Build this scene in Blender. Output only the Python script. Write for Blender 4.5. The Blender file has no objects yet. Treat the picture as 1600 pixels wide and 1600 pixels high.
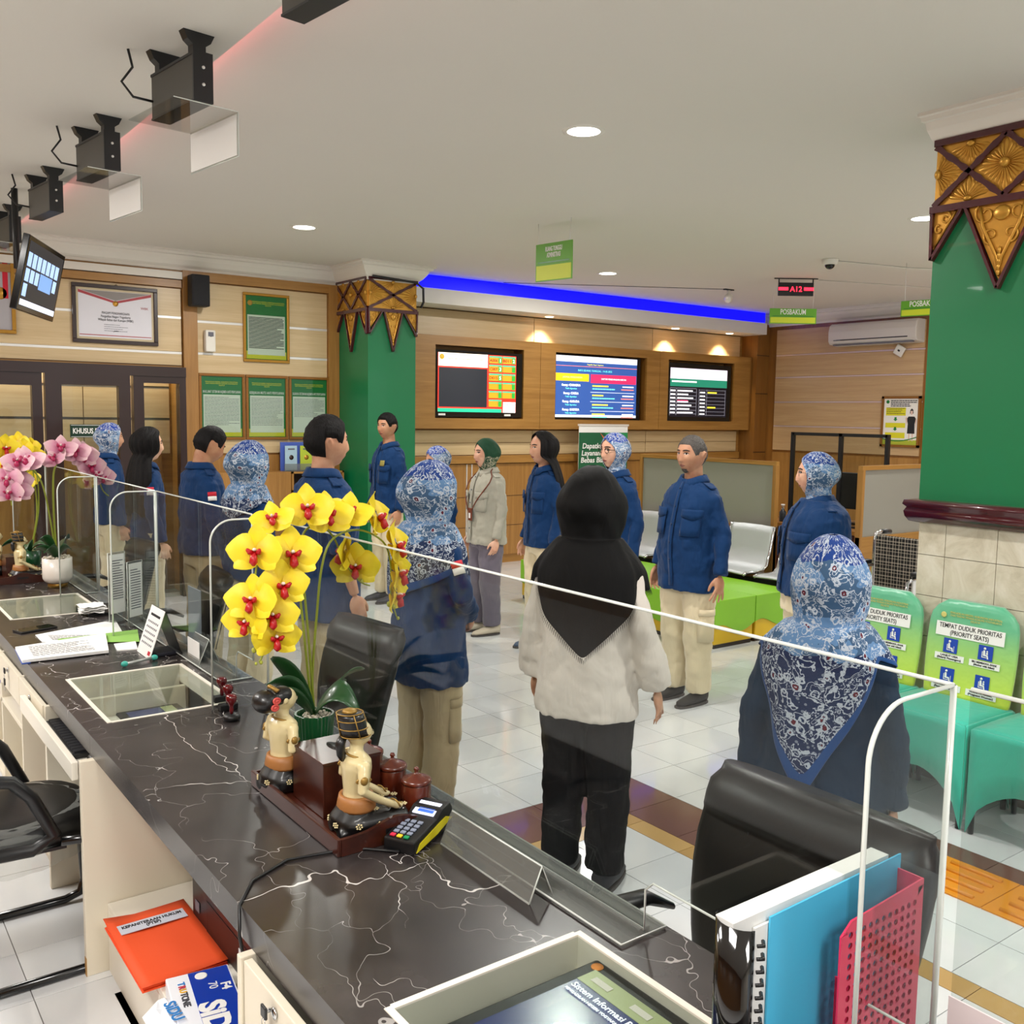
import bpy, math, random
import numpy as np
from math import sin, cos, pi, radians
from mathutils import Vector, Matrix, noise
random.seed(7)
SC = bpy.context.scene
COL = SC.collection
# ---------------- camera ----------------
FPX, YAW, PIT, ROL, EYE = 1505., radians(36.45), radians(5.75), radians(0.87), 1.75
_f = Vector((sin(YAW)*cos(PIT), cos(YAW)*cos(PIT), -sin(PIT)))
_r = Vector((cos(YAW), -sin(YAW), 0)); _u = _r.cross(_f)
_R = cos(ROL)*_r + sin(ROL)*_u; _U = -sin(ROL)*_r + cos(ROL)*_u
cd = bpy.data.cameras.new('camera'); cam = bpy.data.objects.new('camera', cd); COL.objects.link(cam)
cam.matrix_world = Matrix(((_R.x, _U.x, -_f.x, 0), (_R.y, _U.y, -_f.y, 0), (_R.z, _U.z, -_f.z, EYE), (0, 0, 0, 1)))
cd.sensor_width = 36; cd.lens = FPX/1600*36; cd.clip_start = .05; cd.clip_end = 60
SC.camera = cam
def _ray(x, y): return _f + _R*((x-800)/FPX) - _U*((y-800)/FPX)
C0 = Vector((0, 0, EYE))
def onz(x, y, z): d = _ray(x, y); return C0 + d*((z-EYE)/d.z)
def ony(x, y, Y): d = _ray(x, y); return C0 + d*(Y/d.y)
def onx(x, y, X): d = _ray(x, y); return C0 + d*(X/d.x)
def proj(p):
    v = Vector(p)-C0; z = v.dot(_f); return 800+FPX*v.dot(_R)/z, 800-FPX*v.dot(_U)/z, z
# ---------------- world, exposure ----------------
SC.view_settings.view_transform = 'Standard'; SC.view_settings.look = 'None'
SC.view_settings.gamma = 1; SC.view_settings.use_curve_mapping = False
SC.view_settings.exposure = EXPO = 0.22
w = bpy.data.worlds.new('world'); SC.world = w; w.use_nodes = True
w.node_tree.nodes['Background'].inputs[0].default_value = (.86, .93, 1, 1)
w.node_tree.nodes['Background'].inputs[1].default_value = 0.9
SC.cycles.max_bounces = 10; SC.cycles.transparent_max_bounces = 24; SC.cycles.diffuse_bounces = 4
SC.cycles.glossy_bounces = 4; SC.cycles.sample_clamp_indirect = 4; SC.cycles.caustics_reflective = False; SC.cycles.caustics_refractive = False
# ---------------- lamps of the room (downlights); the fittings are built with the ceiling ----------------
LAMPS = [(3.3, 3.9), (3.28, 7.26), (6.70, 7.49), (6.57, 3.97), (9.2, 5.2), (3.3, .6), (6.6, .6), (9.2, 1.6)]
for x, y in LAMPS:
    l = bpy.data.lights.new('downlight_lamp', 'AREA'); l.shape = 'DISK'; l.size = .17; l.energy = 42; l.color = (1, .97, .92); 
    o = bpy.data.objects.new('downlight_lamp', l); o.location = (x, y, 3.192); COL.objects.link(o)
for x, y in ((-.9, 1.2), (-.9, 4.6), (-.9, 7.6), (.3, -1.6)):  # unseen area lights added to fill the staff side, without fittings
    l = bpy.data.lights.new('fill_panel', 'AREA'); l.shape = 'RECTANGLE'; l.size = .6; l.size_y = 1.2; l.energy = 80; l.color = (1, .97, .93)
    o = bpy.data.objects.new('fill_panel', l); o.location = (x, y, 3.08); COL.objects.link(o)
l = bpy.data.lights.new('corridor_fill', 'AREA'); l.shape = 'RECTANGLE'; l.size = 4; l.size_y = .12; l.energy = 26; l.color = (1, .93, .82)  # added area light to brighten the panels behind the glass, no fitting there
o = bpy.data.objects.new('corridor_fill', l); o.location = (.9, 9.33, 2.28); COL.objects.link(o)
for x in (7.15, 9.25, 10.3):
    l = bpy.data.lights.new('soffit_spot', 'SPOT'); l.energy = 48; l.spot_size = radians(85); l.spot_blend = .7; l.shadow_soft_size = .03; l.color = (1, .88, .62)
    o = bpy.data.objects.new('soffit_spot', l); o.location = (x, 9.0, 2.88); o.rotation_euler = (radians(14), 0, 0); COL.objects.link(o)
l = bpy.data.lights.new('red_cove_lamp', 'AREA'); l.shape = 'RECTANGLE'; l.size = .03; l.size_y = 6; l.energy = 2.6; l.color = (1, .12, .16)
o = bpy.data.objects.new('red_cove_lamp', l); o.location = (1.41, 5.6, 3.14); o.rotation_euler = (0, radians(-125), 0); COL.objects.link(o)

# ---------------- helpers ----------------
def lin(c):
    if isinstance(c, str):
        c = [int(c[i:i+2], 16)/255 for i in (0, 2, 4)]
    return tuple(((v/12.92) if v <= .04045 else ((v+.055)/1.055)**2.4) for v in c[:3]) + (1,)
_mats = {}
class NT:
    def __init__(s, name):
        s.m = bpy.data.materials.new(name); s.m.use_nodes = True; s.t = s.m.node_tree; s.b = s.t.nodes['Principled BSDF']; s.o = s.t.nodes['Material Output']
    def n(s, typ, **kw):
        n = s.t.nodes.new('ShaderNode'+typ)
        for k, v in kw.items():
            if k.startswith('i_'):
                key = k[2:]; key = int(key) if key.isdigit() else key.replace('_', ' ')
                n.inputs[key].default_value = v
            else: setattr(n, k, v)
        return n
    def l(s, a, b): s.t.links.new(a, b)
    def coord(s, kind='Object', scale=(1, 1, 1), rot=(0, 0, 0)):
        if kind == 'Position': src = s.n('NewGeometry').outputs['Position']
        else: src = s.n('TexCoord').outputs[kind]
        mp = s.n('Mapping'); mp.inputs['Scale'].default_value = scale; mp.inputs['Rotation'].default_value = rot
        s.l(src, mp.inputs[0]); return mp.outputs[0]
    def noise(s, vec, scale=5, detail=4, rough=.5, dist=0):
        n = s.n('TexNoise'); n.inputs['Scale'].default_value = scale; n.inputs['Detail'].default_value = detail; n.inputs['Roughness'].default_value = rough; n.inputs['Distortion'].default_value = dist
        s.l(vec, n.inputs['Vector']); return n
    def ramp(s, fac, stops):
        r = s.n('ValToRGB'); e = r.color_ramp.elements
        e[0].position = stops[0][0]; e[0].color = lin(stops[0][1]); e[1].position = stops[-1][0]; e[1].color = lin(stops[-1][1])
        for p, c in stops[1:-1]: q = e.new(p); q.color = lin(c)
        s.l(fac, r.inputs[0]); return r.outputs[0]
    def mix(s, fac, a, b):
        m = s.n('Mix', data_type='RGBA')
        for i, v in ((0, fac), (6, a), (7, b)):
            if isinstance(v, (int, float)): m.inputs[i].default_value = v
            elif isinstance(v, (str, tuple)): m.inputs[i].default_value = lin(v)
            else: s.l(v, m.inputs[i])
        return m.outputs[2]
    def math(s, op, a, b=0.):
        m = s.n('Math', operation=op)
        for i, v in ((0, a), (1, b)):
            if isinstance(v, (int, float)): m.inputs[i].default_value = v
            else: s.l(v, m.inputs[i])
        return m.outputs[0]
    def bump(s, h, strength=.3, dist=.01):
        b = s.n('Bump'); b.inputs['Strength'].default_value = strength; b.inputs['Distance'].default_value = dist
        s.l(h, b.inputs['Height']); s.l(b.outputs[0], s.b.inputs['Normal'])
    def set(s, **kw):
        for k, v in kw.items():
            i = s.b.inputs[k.replace('_', ' ')]
            if hasattr(v, 'is_output'): s.l(v, i)
            elif isinstance(v, str): i.default_value = lin(v)
            else: i.default_value = v
        return s
def mat(name, color='808080', rough=.5, metal=0, spec=.5, coat=0, var=0, vscale=4, bump=0, bscale=60, emis=0, sheen=0, kind='Object', alpha=1):
    if name in _mats: return _mats[name]
    t = NT(name); t.set(Base_Color=color, Roughness=rough, Metallic=metal)
    t.b.inputs['Specular IOR Level'].default_value = spec; t.b.inputs['Coat Weight'].default_value = coat
    if sheen: t.b.inputs['Sheen Weight'].default_value = sheen
    if var:
        c = lin(color); vec = t.coord(kind); nz = t.noise(vec, vscale)
        hs = t.n('HueSaturation'); hs.inputs['Color'].default_value = c
        mr = t.n('MapRange'); mr.inputs[3].default_value = 1-var; mr.inputs[4].default_value = 1+var
        t.l(nz.outputs[0], mr.inputs[0]); t.l(mr.outputs[0], hs.inputs['Value']); t.l(hs.outputs[0], t.b.inputs['Base Color'])
    if bump:
        vec = t.coord(kind); nz = t.noise(vec, bscale, 3); t.bump(nz.outputs[0], bump, .004)
    if emis:
        t.b.inputs['Emission Color'].default_value = lin(color); t.b.inputs['Emission Strength'].default_value = emis
    _mats[name] = t.m; return t.m
def wood(name, c1, c2, scale=(1.2, 8, 60), rough=.42, kind='Position', coat=.1, ring=.5):
    if name in _mats: return _mats[name]
    t = NT(name); v = t.coord(kind, scale); n1 = t.noise(v, 1.5, 6, .6, .6); n2 = t.noise(v, 9, 3)
    f = t.math('ADD', t.math('MULTIPLY', n1.outputs[0], ring+.3), t.math('MULTIPLY', n2.outputs[0], .7-ring))
    t.set(Base_Color=t.ramp(f, [(.3, c1), (.7, c2)]), Roughness=rough, Coat_Weight=coat, Coat_Roughness=.25); t.bump(n1.outputs[0], .06, .004)
    _mats[name] = t.m; return t.m
def glassy(name, tint='F2F4F3', ior=1.5, gloss=1.0, rough=.0, haze=0.):
    if name in _mats: return _mats[name]
    t = NT(name); t.t.nodes.remove(t.b)
    tr = t.n('BsdfTransparent'); tr.inputs[0].default_value = lin(tint)
    gl = t.n('BsdfGlossy'); gl.inputs['Roughness'].default_value = rough
    geo = t.n('NewGeometry'); dp = t.n('VectorMath', operation='DOT_PRODUCT'); t.l(geo.outputs['Incoming'], dp.inputs[0]); t.l(geo.outputs['Normal'], dp.inputs[1])
    sch = t.math('POWER', t.math('SUBTRACT', 1., t.math('ABSOLUTE', dp.outputs['Value'])), 5.); f0 = ((ior-1)/(ior+1))**2
    m = t.n('MixShader'); fac = t.math('MULTIPLY', t.math('ADD', f0, t.math('MULTIPLY', sch, 1-f0)), gloss); t.l(fac, m.inputs[0]); t.l(tr.outputs[0], m.inputs[1]); t.l(gl.outputs[0], m.inputs[2])
    out = m.outputs[0]
    if haze:
        d = t.n('BsdfDiffuse'); d.inputs[0].default_value = lin('D8DCD8'); m2 = t.n('MixShader'); m2.inputs[0].default_value = haze
        t.l(out, m2.inputs[1]); t.l(d.outputs[0], m2.inputs[2]); out = m2.outputs[0]
    t.l(out, t.o.inputs[0]); _mats[name] = t.m; return t.m

def tag(o, label=None, cat=None, group=None, kind=None):
    if label: o['label'] = label
    if cat: o['category'] = cat
    if group: o['group'] = group
    if kind: o['kind'] = kind
    return o
def thing(name, label, cat, loc=(0, 0, 0), rz=0, group=None):
    o = bpy.data.objects.new(name, None); COL.objects.link(o); o.empty_display_size = .05
    o.location = loc; o.rotation_euler = (0, 0, rz); return tag(o, label, cat, group)
def wm(o):
    m = Matrix.Translation(o.location) @ o.rotation_euler.to_matrix().to_4x4() @ Matrix.Diagonal((*o.scale, 1))
    return (wm(o.parent) @ m) if o.parent else m
class MB:
    def __init__(s): s.v = []; s.f = []; s.m = []; s.s = []; s.uv = []
    def add(s, vs, fs, mat=0, smooth=False, M=None, uv=None):
        b = len(s.v)
        s.v += [tuple(M @ Vector(p)) for p in vs] if M is not None else [tuple(p) for p in vs]
        s.uv += list(uv) if uv is not None else [(0, 0)]*len(vs)
        for i, f in enumerate(fs):
            s.f.append([k+b for k in f]); s.m.append(mat[i] if isinstance(mat, (list, tuple)) else mat); s.s.append(smooth)
        return s
    def bx(s, x0, x1, y0, y1, z0, z1, mat=0, M=None):
        v = [(x, y, z) for z in (z0, z1) for y in (y0, y1) for x in (x0, x1)]
        return s.add(v, [(0, 2, 3, 1), (4, 5, 7, 6), (0, 1, 5, 4), (2, 6, 7, 3), (0, 4, 6, 2), (1, 3, 7, 5)], mat, False, M)
    def box(s, c, d, mat=0, M=None): return s.bx(c[0]-d[0]/2, c[0]+d[0]/2, c[1]-d[1]/2, c[1]+d[1]/2, c[2]-d[2]/2, c[2]+d[2]/2, mat, M)
    def grid(s, P, mat=0, smooth=True, cu=False, cv=False, caps=False, uv=None, M=None, keep=None, matf=None):
        nu, nv = len(P), len(P[0]); vs = [p for r in P for p in r]; fs = []; ms = []
        for i in range(nu-(0 if cu else 1)):
            for j in range(nv-(0 if cv else 1)):
                if keep and not keep(i, j): continue
                a, b = i*nv+j, i*nv+(j+1) % nv; c, d = ((i+1) % nu)*nv+(j+1) % nv, ((i+1) % nu)*nv+j
                fs.append((a, b, c, d)); ms.append(matf(i, j) if matf else mat)
        if caps: fs += [tuple(range(nv))[::-1], tuple((nu-1)*nv+k for k in range(nv))]; ms += [mat, mat]
        u = [q for r in uv for q in r] if uv else None
        return s.add(vs, fs, ms, smooth, M, u)
    def tube(s, pts, r, n=8, mat=0, smooth=True, caps=True, closed=False, M=None, flat=1.):
        pts = [Vector(p) for p in pts]; k = len(pts); rr = r if hasattr(r, '__len__') else [r]*k
        rings = []; up = None
        for i, p in enumerate(pts):
            a = pts[(i-1) % k] if (i or closed) else pts[i]; b = pts[(i+1) % k] if (i < k-1 or closed) else pts[i]
            t = (b-a).normalized() if (b-a).length > 1e-9 else Vector((0, 0, 1))
            if up is None:
                up = Vector((0, 0, 1)) if abs(t.z) < .9 else Vector((1, 0, 0))
            up = (up - t*up.dot(t)); up = up.normalized() if up.length > 1e-6 else t.orthogonal().normalized()
            w_ = t.cross(up)
            rings.append([p+up*(cos(2*pi*j/n)*rr[i]*flat)+w_*(sin(2*pi*j/n)*rr[i]) for j in range(n)])
        return s.grid(rings, mat, smooth, cu=closed, cv=True, caps=caps and not closed, M=M)
    def cyl(s, p0, p1, r0, r1=None, n=16, mat=0, smooth=True, M=None):
        return s.tube([p0, p1], [r0, r0 if r1 is None else r1], n, mat, smooth, M=M)
    def lathe(s, prof, n=24, c=(0, 0, 0), mat=0, M=None, matf=None, caps=True):
        P = [[(c[0]+max(r, 1e-4)*cos(2*pi*j/n), c[1]+max(r, 1e-4)*sin(2*pi*j/n), c[2]+z) for j in range(n)] for r, z in prof]
        return s.grid(P, mat, True, cv=True, M=M, caps=caps, matf=matf)
    def ell(s, c, r, nu=10, nv=14, mat=0, M=None):
        P = [[(c[0]+r[0]*sin(pi*i/nu)*cos(2*pi*j/nv), c[1]+r[1]*sin(pi*i/nu)*sin(2*pi*j/nv), c[2]-r[2]*cos(pi*i/nu)) for j in range(nv)] for i in range(nu+1)]
        P[0] = [(c[0]+r[0]*.02*cos(2*pi*j/nv), c[1]+r[1]*.02*sin(2*pi*j/nv), c[2]-r[2]) for j in range(nv)]
        P[-1] = [(c[0]+r[0]*.02*cos(2*pi*j/nv), c[1]+r[1]*.02*sin(2*pi*j/nv), c[2]+r[2]) for j in range(nv)]
        return s.grid(P, mat, True, cv=True, caps=True, M=M)
    def prism(s, poly, z0, z1, mat=0, M=None, smooth=False):
        n = len(poly); v = [(x, y, z0) for x, y in poly]+[(x, y, z1) for x, y in poly]
        return s.add(v, [tuple(range(n))[::-1], tuple(range(n, 2*n))]+[(i, (i+1) % n, n+(i+1) % n, n+i) for i in range(n)], mat, smooth, M)
    def build(s, name, mats=None, parent=None, W=False, loc=None, rz=0, bevel=0, seg=2, label=None, cat=None, group=None, kind=None, mods=None):
        me = bpy.data.meshes.new(name)
        vs = s.v
        if W and parent is not None:
            inv = wm(parent).inverted(); vs = [tuple(inv @ Vector(p)) for p in vs]
        me.from_pydata(vs, [], s.f); me.polygons.foreach_set('material_index', s.m); me.polygons.foreach_set('use_smooth', s.s)
        if any(u != (0, 0) for u in s.uv):
            lay = me.uv_layers.new(name='UVMap'); li = np.zeros(len(me.loops), dtype=np.int32); me.loops.foreach_get('vertex_index', li)
            lay.data.foreach_set('uv', np.array(s.uv, dtype=np.float32)[li].ravel())
        for m in (mats if isinstance(mats, (list, tuple)) else [mats]):
            if m: me.materials.append(m)
        me.update(); o = bpy.data.objects.new(name, me); COL.objects.link(o)
        if parent is not None: o.parent = parent
        if loc is not None: o.location = loc
        if rz: o.rotation_euler = (0, 0, rz)
        if bevel:
            b = o.modifiers.new('bevel', 'BEVEL'); b.width = bevel; b.segments = seg; b.limit_method = 'ANGLE'; b.angle_limit = radians(40); b.harden_normals = False
        return tag(o, label, cat, group, kind)
def copy_tree(o, parent=None, loc=None, rz=None, label=None):
    c = o.copy(); COL.objects.link(c); c.parent = parent
    if loc is not None: c.location = loc
    if rz is not None: c.rotation_euler = (0, 0, rz)
    if label: c['label'] = label
    for ch in o.children: copy_tree(ch, c)
    return c
FR = lambda o, x, y, z: Matrix(((x[0], y[0], z[0], o[0]), (x[1], y[1], z[1], o[1]), (x[2], y[2], z[2], o[2]), (0, 0, 0, 1)))
# frames for flat print: local x right, y up, z towards the reader
def onY(x, y, z): return FR((x, y, z), (1, 0, 0), (0, 0, 1), (0, -1, 0))      # wall facing -Y
def onX(x, y, z): return FR((x, y, z), (0, -1, 0), (0, 0, 1), (-1, 0, 0))     # wall facing -X
_bold = None
def textmesh(lines, size, width=None, bold=.0, align='CENTER', gap=1.0, ext=.0006):
    cu = bpy.data.curves.new('txt', 'FONT'); cu.body = lines; cu.size = size; cu.align_x = align; cu.align_y = 'CENTER'
    cu.space_line = gap; cu.offset = bold; cu.extrude = ext; cu.resolution_u = 3; cu.fill_mode = 'BOTH'
    ob = bpy.data.objects.new('txt', cu); me = bpy.data.meshes.new_from_object(ob)
    n = len(me.vertices); a = np.zeros(n*3, dtype=np.float32); me.vertices.foreach_get('co', a); a = a.reshape(-1, 3)
    if width and n:
        w0 = a[:, 0].max()-a[:, 0].min(); a[:, 0] *= width/w0
    V = [tuple(map(float, p)) for p in a]; F = [tuple(p.vertices) for p in me.polygons]
    bpy.data.objects.remove(ob); bpy.data.curves.remove(cu); bpy.data.meshes.remove(me)
    return V, F
def write(name, lines, size, M, mtl, parent, width=None, bold=0, align='CENTER', gap=1., ext=.0006, kind=None, W=False):
    V, F = textmesh(lines, size, width, bold, align, gap, ext); mb = MB(); mb.add(V, F, 0, False, M)
    return mb.build(name, mtl, parent, W=W, kind=kind)
def dashes(mb, x0, x1, ytop, n, pitch, h, M, seed=1, mat=0, z=.0012, ragged=True, words=True):
    rnd = random.Random(seed)
    for i in range(n):
        y = ytop-i*pitch; x = x0; end = x1 - (rnd.random()*.35*(x1-x0) if (ragged and rnd.random() < .35) else 0)
        while x < end:
            wd = rnd.uniform(.04, .12)*(x1-x0) if words else (x1-x0); e = min(x+wd, end)
            mb.bx(x, e, y-h/2, y+h/2, z-.0006, z, mat, M); x = e+.012*(x1-x0)
# ================= SETTING =================
H = 3.2
m_panel = wood('light_oak_laminate', 'BFA478', 'D6BE94', (.5, .5, 14), .38, ring=.4)
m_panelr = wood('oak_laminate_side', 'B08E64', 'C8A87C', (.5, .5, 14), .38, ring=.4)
m_oak = wood('brown_oak', '8E6228', 'AE8040', (.8, .8, 14), .4)
m_oakv = wood('brown_oak_upright', '8A5E2A', 'AC7E40', (12, 12, .7), .4)
m_oakd = wood('dark_oak', '7A4E1E', '8E6028', (12, 12, .7), .35)
m_alu = mat('brushed_trim', 'E8E6E2', .3, .35, var=.05)
m_white = mat('white_paint', 'E4E0D6', .55, var=.02)
m_ceil = mat('ceiling_paint', 'DDD8CF', .7, var=.03, vscale=.6, bump=.05, bscale=90)
m_green = mat('green_gloss_paint', '006E40', .45, coat=.15, var=.04, vscale=1.5, bump=.04, bscale=25)
m_maroon = mat('maroon_lacquer', '430C16', .25, coat=.5)
m_gold = mat('gold_leaf', 'C8943A', .34, .55, var=.15, vscale=30)
m_goldflat = mat('gold_paint', 'A8742A', .45, .3, var=.12, vscale=20)
m_black = mat('black_plastic', '101012', .4)
m_dark = mat('dark_brown_frame', '2B1613', .35, coat=.2)
m_glass = glassy('clear_glass', 'F0F3F1', 1.5, .5)
m_wall = mat('wall_paint', 'DAD4C8', .7, var=.02)
m_grout = mat('floor_grout', '6E6A66', .9)
def tilemat(name, c1, c2, rough=.12):
    t = NT(name); v = t.coord('Position', (1, 1, 1)); n1 = t.noise(v, 3.1, 5); n2 = t.noise(v, 60, 3)
    rnd = t.n('ObjectInfo').outputs['Random']
    f = t.math('ADD', t.math('MULTIPLY', n1.outputs[0], .6), t.math('MULTIPLY', rnd, .4))
    t.set(Base_Color=t.ramp(f, [(.25, c1), (.8, c2)]), Roughness=rough); t.b.inputs['Coat Weight'].default_value = .3; t.b.inputs['Coat Roughness'].default_value = .05
    t.bump(n2.outputs[0], .015, .002); return t.m
m_tw = tilemat('white_floor_tile', 'D0D3D5', 'E4E6E7'); m_tb = tilemat('brown_floor_tile', '6A4A40', '7C5A4E', .15); m_tt = tilemat('tan_floor_tile', 'B8935A', 'C8A468', .2)
m_to = mat('yellow_tactile_tile', 'D68A18', .4, var=.06)
# ---- floor with its tiles ----
floor = MB().bx(-3.2, 11.2, -3, 9.7, -.1, -.004).build('floor', m_grout, kind='structure')
tiles = []
def tcol(x, y):   # x, y the tile's low corner
    if 2.87 < x+.15 < 3.19 and 2.09 < y+.15 < 3.31: return 1
    if 1.3 < x+.15 < 3.19 and 2.99 < y+.15 < 3.31: return 1
    if 3.17 < x+.15 < 3.49 and 2.09 < y+.15 < 2.41: return 1
    if 3.47 < x+.15 < 3.79 and y+.15 < 2.41: return 1
    return 0
nx0, nx1 = -12, 37
for i in range(nx0, nx1):
    for j in range(-10, 31):
        x, y = .18+.3*i-.3, .3*j
        if x < 2.75 and x > .5 and y < 2.95: continue
        tiles.append((x, y, .3, .3, tcol(x, y)))
for i in range(8):          # the field inside the band is laid 10 cm off, with a tan border
    for j in range(20):
        x, y = 2.78-.3*(i+1), 2.9-.3*(j+1)
        if x > .6 and y > -3: tiles.append((x, y, .3, .3, 0))
for k in range(14):
    tiles.append((2.78, 2.9-.3*(k+1), .1, .3, 2)); 
    if k < 6: tiles.append((2.78-.3*(k+1), 2.9, .3, .1, 2))
tiles.append((2.78, 2.9, .1, .1, 2))
vis = []
rest = [MB(), MB(), MB()]
for t_ in tiles:
    x, y, a, b, c = t_; px, py, dz = proj((x+a/2, y+b/2, 0))
    seen = dz > .3 and -60 < px < 1660 and -60 < py < 1660 and not (.62 < x < 1.2)
    vis.append((dz if seen else 99, t_))
vis.sort(key=lambda q: q[0])
proto = {}
for k, (dz, (x, y, a, b, c)) in enumerate(vis):
    if k < 290 and dz < 99:
        key = (a, b, c)
        if key not in proto:
            g = .0015
            o = MB().bx(g, a-g, g, b-g, -.01, 0).build('tile', (m_tw, m_tb, m_tt)[c], floor); proto[key] = o
        else: o = proto[key].copy(); COL.objects.link(o); o.parent = floor
        o.location = (x, y, 0)
    else: rest[c].bx(x+.0015, x+a-.0015, y+.0015, y+b-.0015, -.01, 0)
rb = MB()
for c in range(3): rb.add(rest[c].v, rest[c].f, c)
rb.build('far_tiles', [m_tw, m_tb, m_tt], floor, kind='stuff')
# tactile path tiles laid over the floor
for k in range(8):
    y1 = 2.255-.3*k; mb = MB(); mb.bx(.002, .298, -.298, -.002, 0, .005)
    for q in range(4):
        for e in range(1): mb.tube([(.045+.07*q, -.25, .005), (.045+.07*q, -.05, .005)], .011, 6)
    mb.build('tactile_tile', m_to, floor, loc=(3.352, y1, 0))
# ---- ceilings ----
cl = MB().bx(1.385, 11.2, -3, 9.7, H, H+.1).build('ceiling', m_ceil, kind='structure')
MB().bx(-3.2, 1.385, -3, 9.7, 3.12, H+.1).build('ceiling_lower', m_ceil, kind='structure')
# ---- cornices ----
def sweep(path, prof, closed=False):
    n = len(path); P = []
    for i, (x, y) in enumerate(path):
        ds = []
        if closed or i > 0: a = path[(i-1) % n]; ds.append(Vector((x-a[0], y-a[1])).normalized())
        if closed or i < n-1: b = path[(i+1) % n]; ds.append(Vector((b[0]-x, b[1]-y)).normalized())
        ns = [Vector((d.y, -d.x)) for d in ds]; nn = sum(ns, Vector((0, 0))); nn = nn/(nn.length) if nn.length else ns[0]
        k = 1/max(nn.dot(ns[0]), .3)
        P.append([(x+nn.x*d*k, y+nn.y*d*k, z) for d, z in prof])
    return P
CORN = [(0, 3.03), (.018, 3.03), (.022, 3.055), (.05, 3.075), (.085, 3.12), (.1, 3.155), (.125, 3.16), (.13, 3.18), (.15, 3.185), (.15, 3.2), (0, 3.2)]
mb = MB(); mb.grid(sweep([(-3.2, 9.128), (4.483, 9.128), (4.483, 8.465), (5.017, 8.465), (5.017, 8.77)], CORN), 0, False)
mb.build('trim_1', m_white, kind='structure')
MB().grid(sweep([(11.05, 9.2), (11.05, -3)], CORN), 0, False).build('trim_2', m_white, kind='structure')
# ---- wall on the left of the picture (faces the counter end) ----
wl = MB().bx(-3.2, 4.483, 9.128, 9.2, 2.14, H).bx(2.9, 4.483, 9.128, 9.2, 0, 2.14).bx(4.48, 5.06, 9.128, 9.2, 0, H).build('wall_left', m_oak, kind='structure')
def panels(parent, xs, zs, y, m, th=.018, gap=.012, axis='x'):
    for a, b in zip(xs[:-1], xs[1:]):
        for c, d in zip(zs[:-1], zs[1:]):
            mb = MB()
            if axis == 'x': mb.bx(a+.004, b-.004, y-th, y, c+gap, d-gap)
            else: mb.bx(y-th, y, a+.004, b-.004, c+gap, d-gap)
            mb.build('panel', m, parent)
def trims(parent, x0, x1, zs, y, h=.011, axis='x', m=None, th=.012):
    for z in zs:
        mb = MB()
        if axis == 'x': mb.bx(x0, x1, y-th, y, z-h, z+h)
        else: mb.bx(y-th, y, x0, x1, z-h, z+h)
        mb.build('trim_strip', m or m_alu, parent)
panels(wl, [-3.15, -1.2, 1.0, 2.89], [2.15, 2.275, 2.598, 2.87], 9.128, m_panel)
trims(wl, -3.15, 2.89, [2.275, 2.598], 9.128)
MB().bx(-3.2, 2.89, 9.09, 9.128, 2.87, 2.935).build('header_board', m_oak, wl)
MB().bx(-3.2, 2.895, 9.075, 9.128, 2.945, 3.01).build('cable_trunking', m_white, wl)
panels(wl, [3.035, 4.36], [1.33, 2.281, 2.577, 2.945], 9.128, m_panel)
trims(wl, 3.035, 4.36, [2.281, 2.577], 9.128)
MB().bx(2.9, 3.03, 9.08, 9.128, 0, 3.03).build('upright_board', m_oakv, wl)
MB().bx(4.365, 4.48, 9.08, 9.128, 0, 3.03).build('upright_board', m_oakv, wl)
MB().bx(3.03, 4.365, 9.08, 9.128, 2.945, 3.03).build('header_board', m_oak, wl)
for a, b in ((3.035, 3.47), (3.474, 3.91), (3.914, 4.36)): MB().bx(a, b, 9.1, 9.128, .1, 1.32).build('dado_panel', m_oakv, wl)
# glazed partition with the staff door
part = MB().bx(-3.2, 2.9, 9.03, 9.16, 2.05, 2.14).build('window_1', m_dark, kind='structure')
for a, b in ((-3.2, -3.1), (-1.3, -1.18), (.35, .47), (2.84, 2.9)): MB().bx(a, b, 9.04, 9.15, 0, 2.05).build('window_post', m_dark, part)
for a, b in ((-3.1, -1.3), (-1.18, .35)): MB().bx(a, b, 9.09, 9.098, .05, 2.05).build('pane', m_glass, part)
dr = MB().bx(.47, .55, 9.05, 9.13, 0, 2.05).bx(1.6, 1.68, 9.05, 9.13, 0, 2.05).bx(.55, 1.6, 9.05, 9.13, 1.94, 2.05).build('door_1', m_dark, kind='structure')
MB().bx(.55, 1.6, 9.085, 9.093, 0, 1.95).build('pane', m_glass, dr)
dr = MB().bx(1.70, 1.83, 9.03, 9.11, 0, 2.05).bx(2.30, 2.40, 9.03, 9.11, 0, 2.05).bx(1.83, 2.30, 9.03, 9.11, 1.955, 2.05).bx(1.83, 2.3, 9.03, 9.11, 0, .12).build('door_2', m_dark, kind='structure')
MB().bx(1.83, 2.30, 9.07, 9.078, .12, 1.955).build('pane', m_glass, dr)
pl = MB().bx(2.43, 2.52, 9.04, 9.13, 0, 2.05).bx(2.52, 2.84, 9.04, 9.13, 1.99, 2.05).build('window_2', m_dark, kind='structure')
MB().bx(2.52, 2.84, 9.085, 9.093, 0, 2.0).build('pane', m_glass, pl)
bk = MB().bx(-3.2, 2.96, 9.5, 9.56, 0, 2.3).bx(2.90, 2.96, 9.2, 9.5, 0, 2.3).build('wall_corridor', m_oak, kind='structure')
MB().bx(-3.2, 2.9, 9.17, 9.5, 2.3, 2.35).build('ceiling_corridor', m_white, kind='structure')
panels(bk, [-3.15, -1, .8, 2.1, 2.88], [1.32, 1.66, 1.96, 2.27], 9.5, m_panel)
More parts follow.
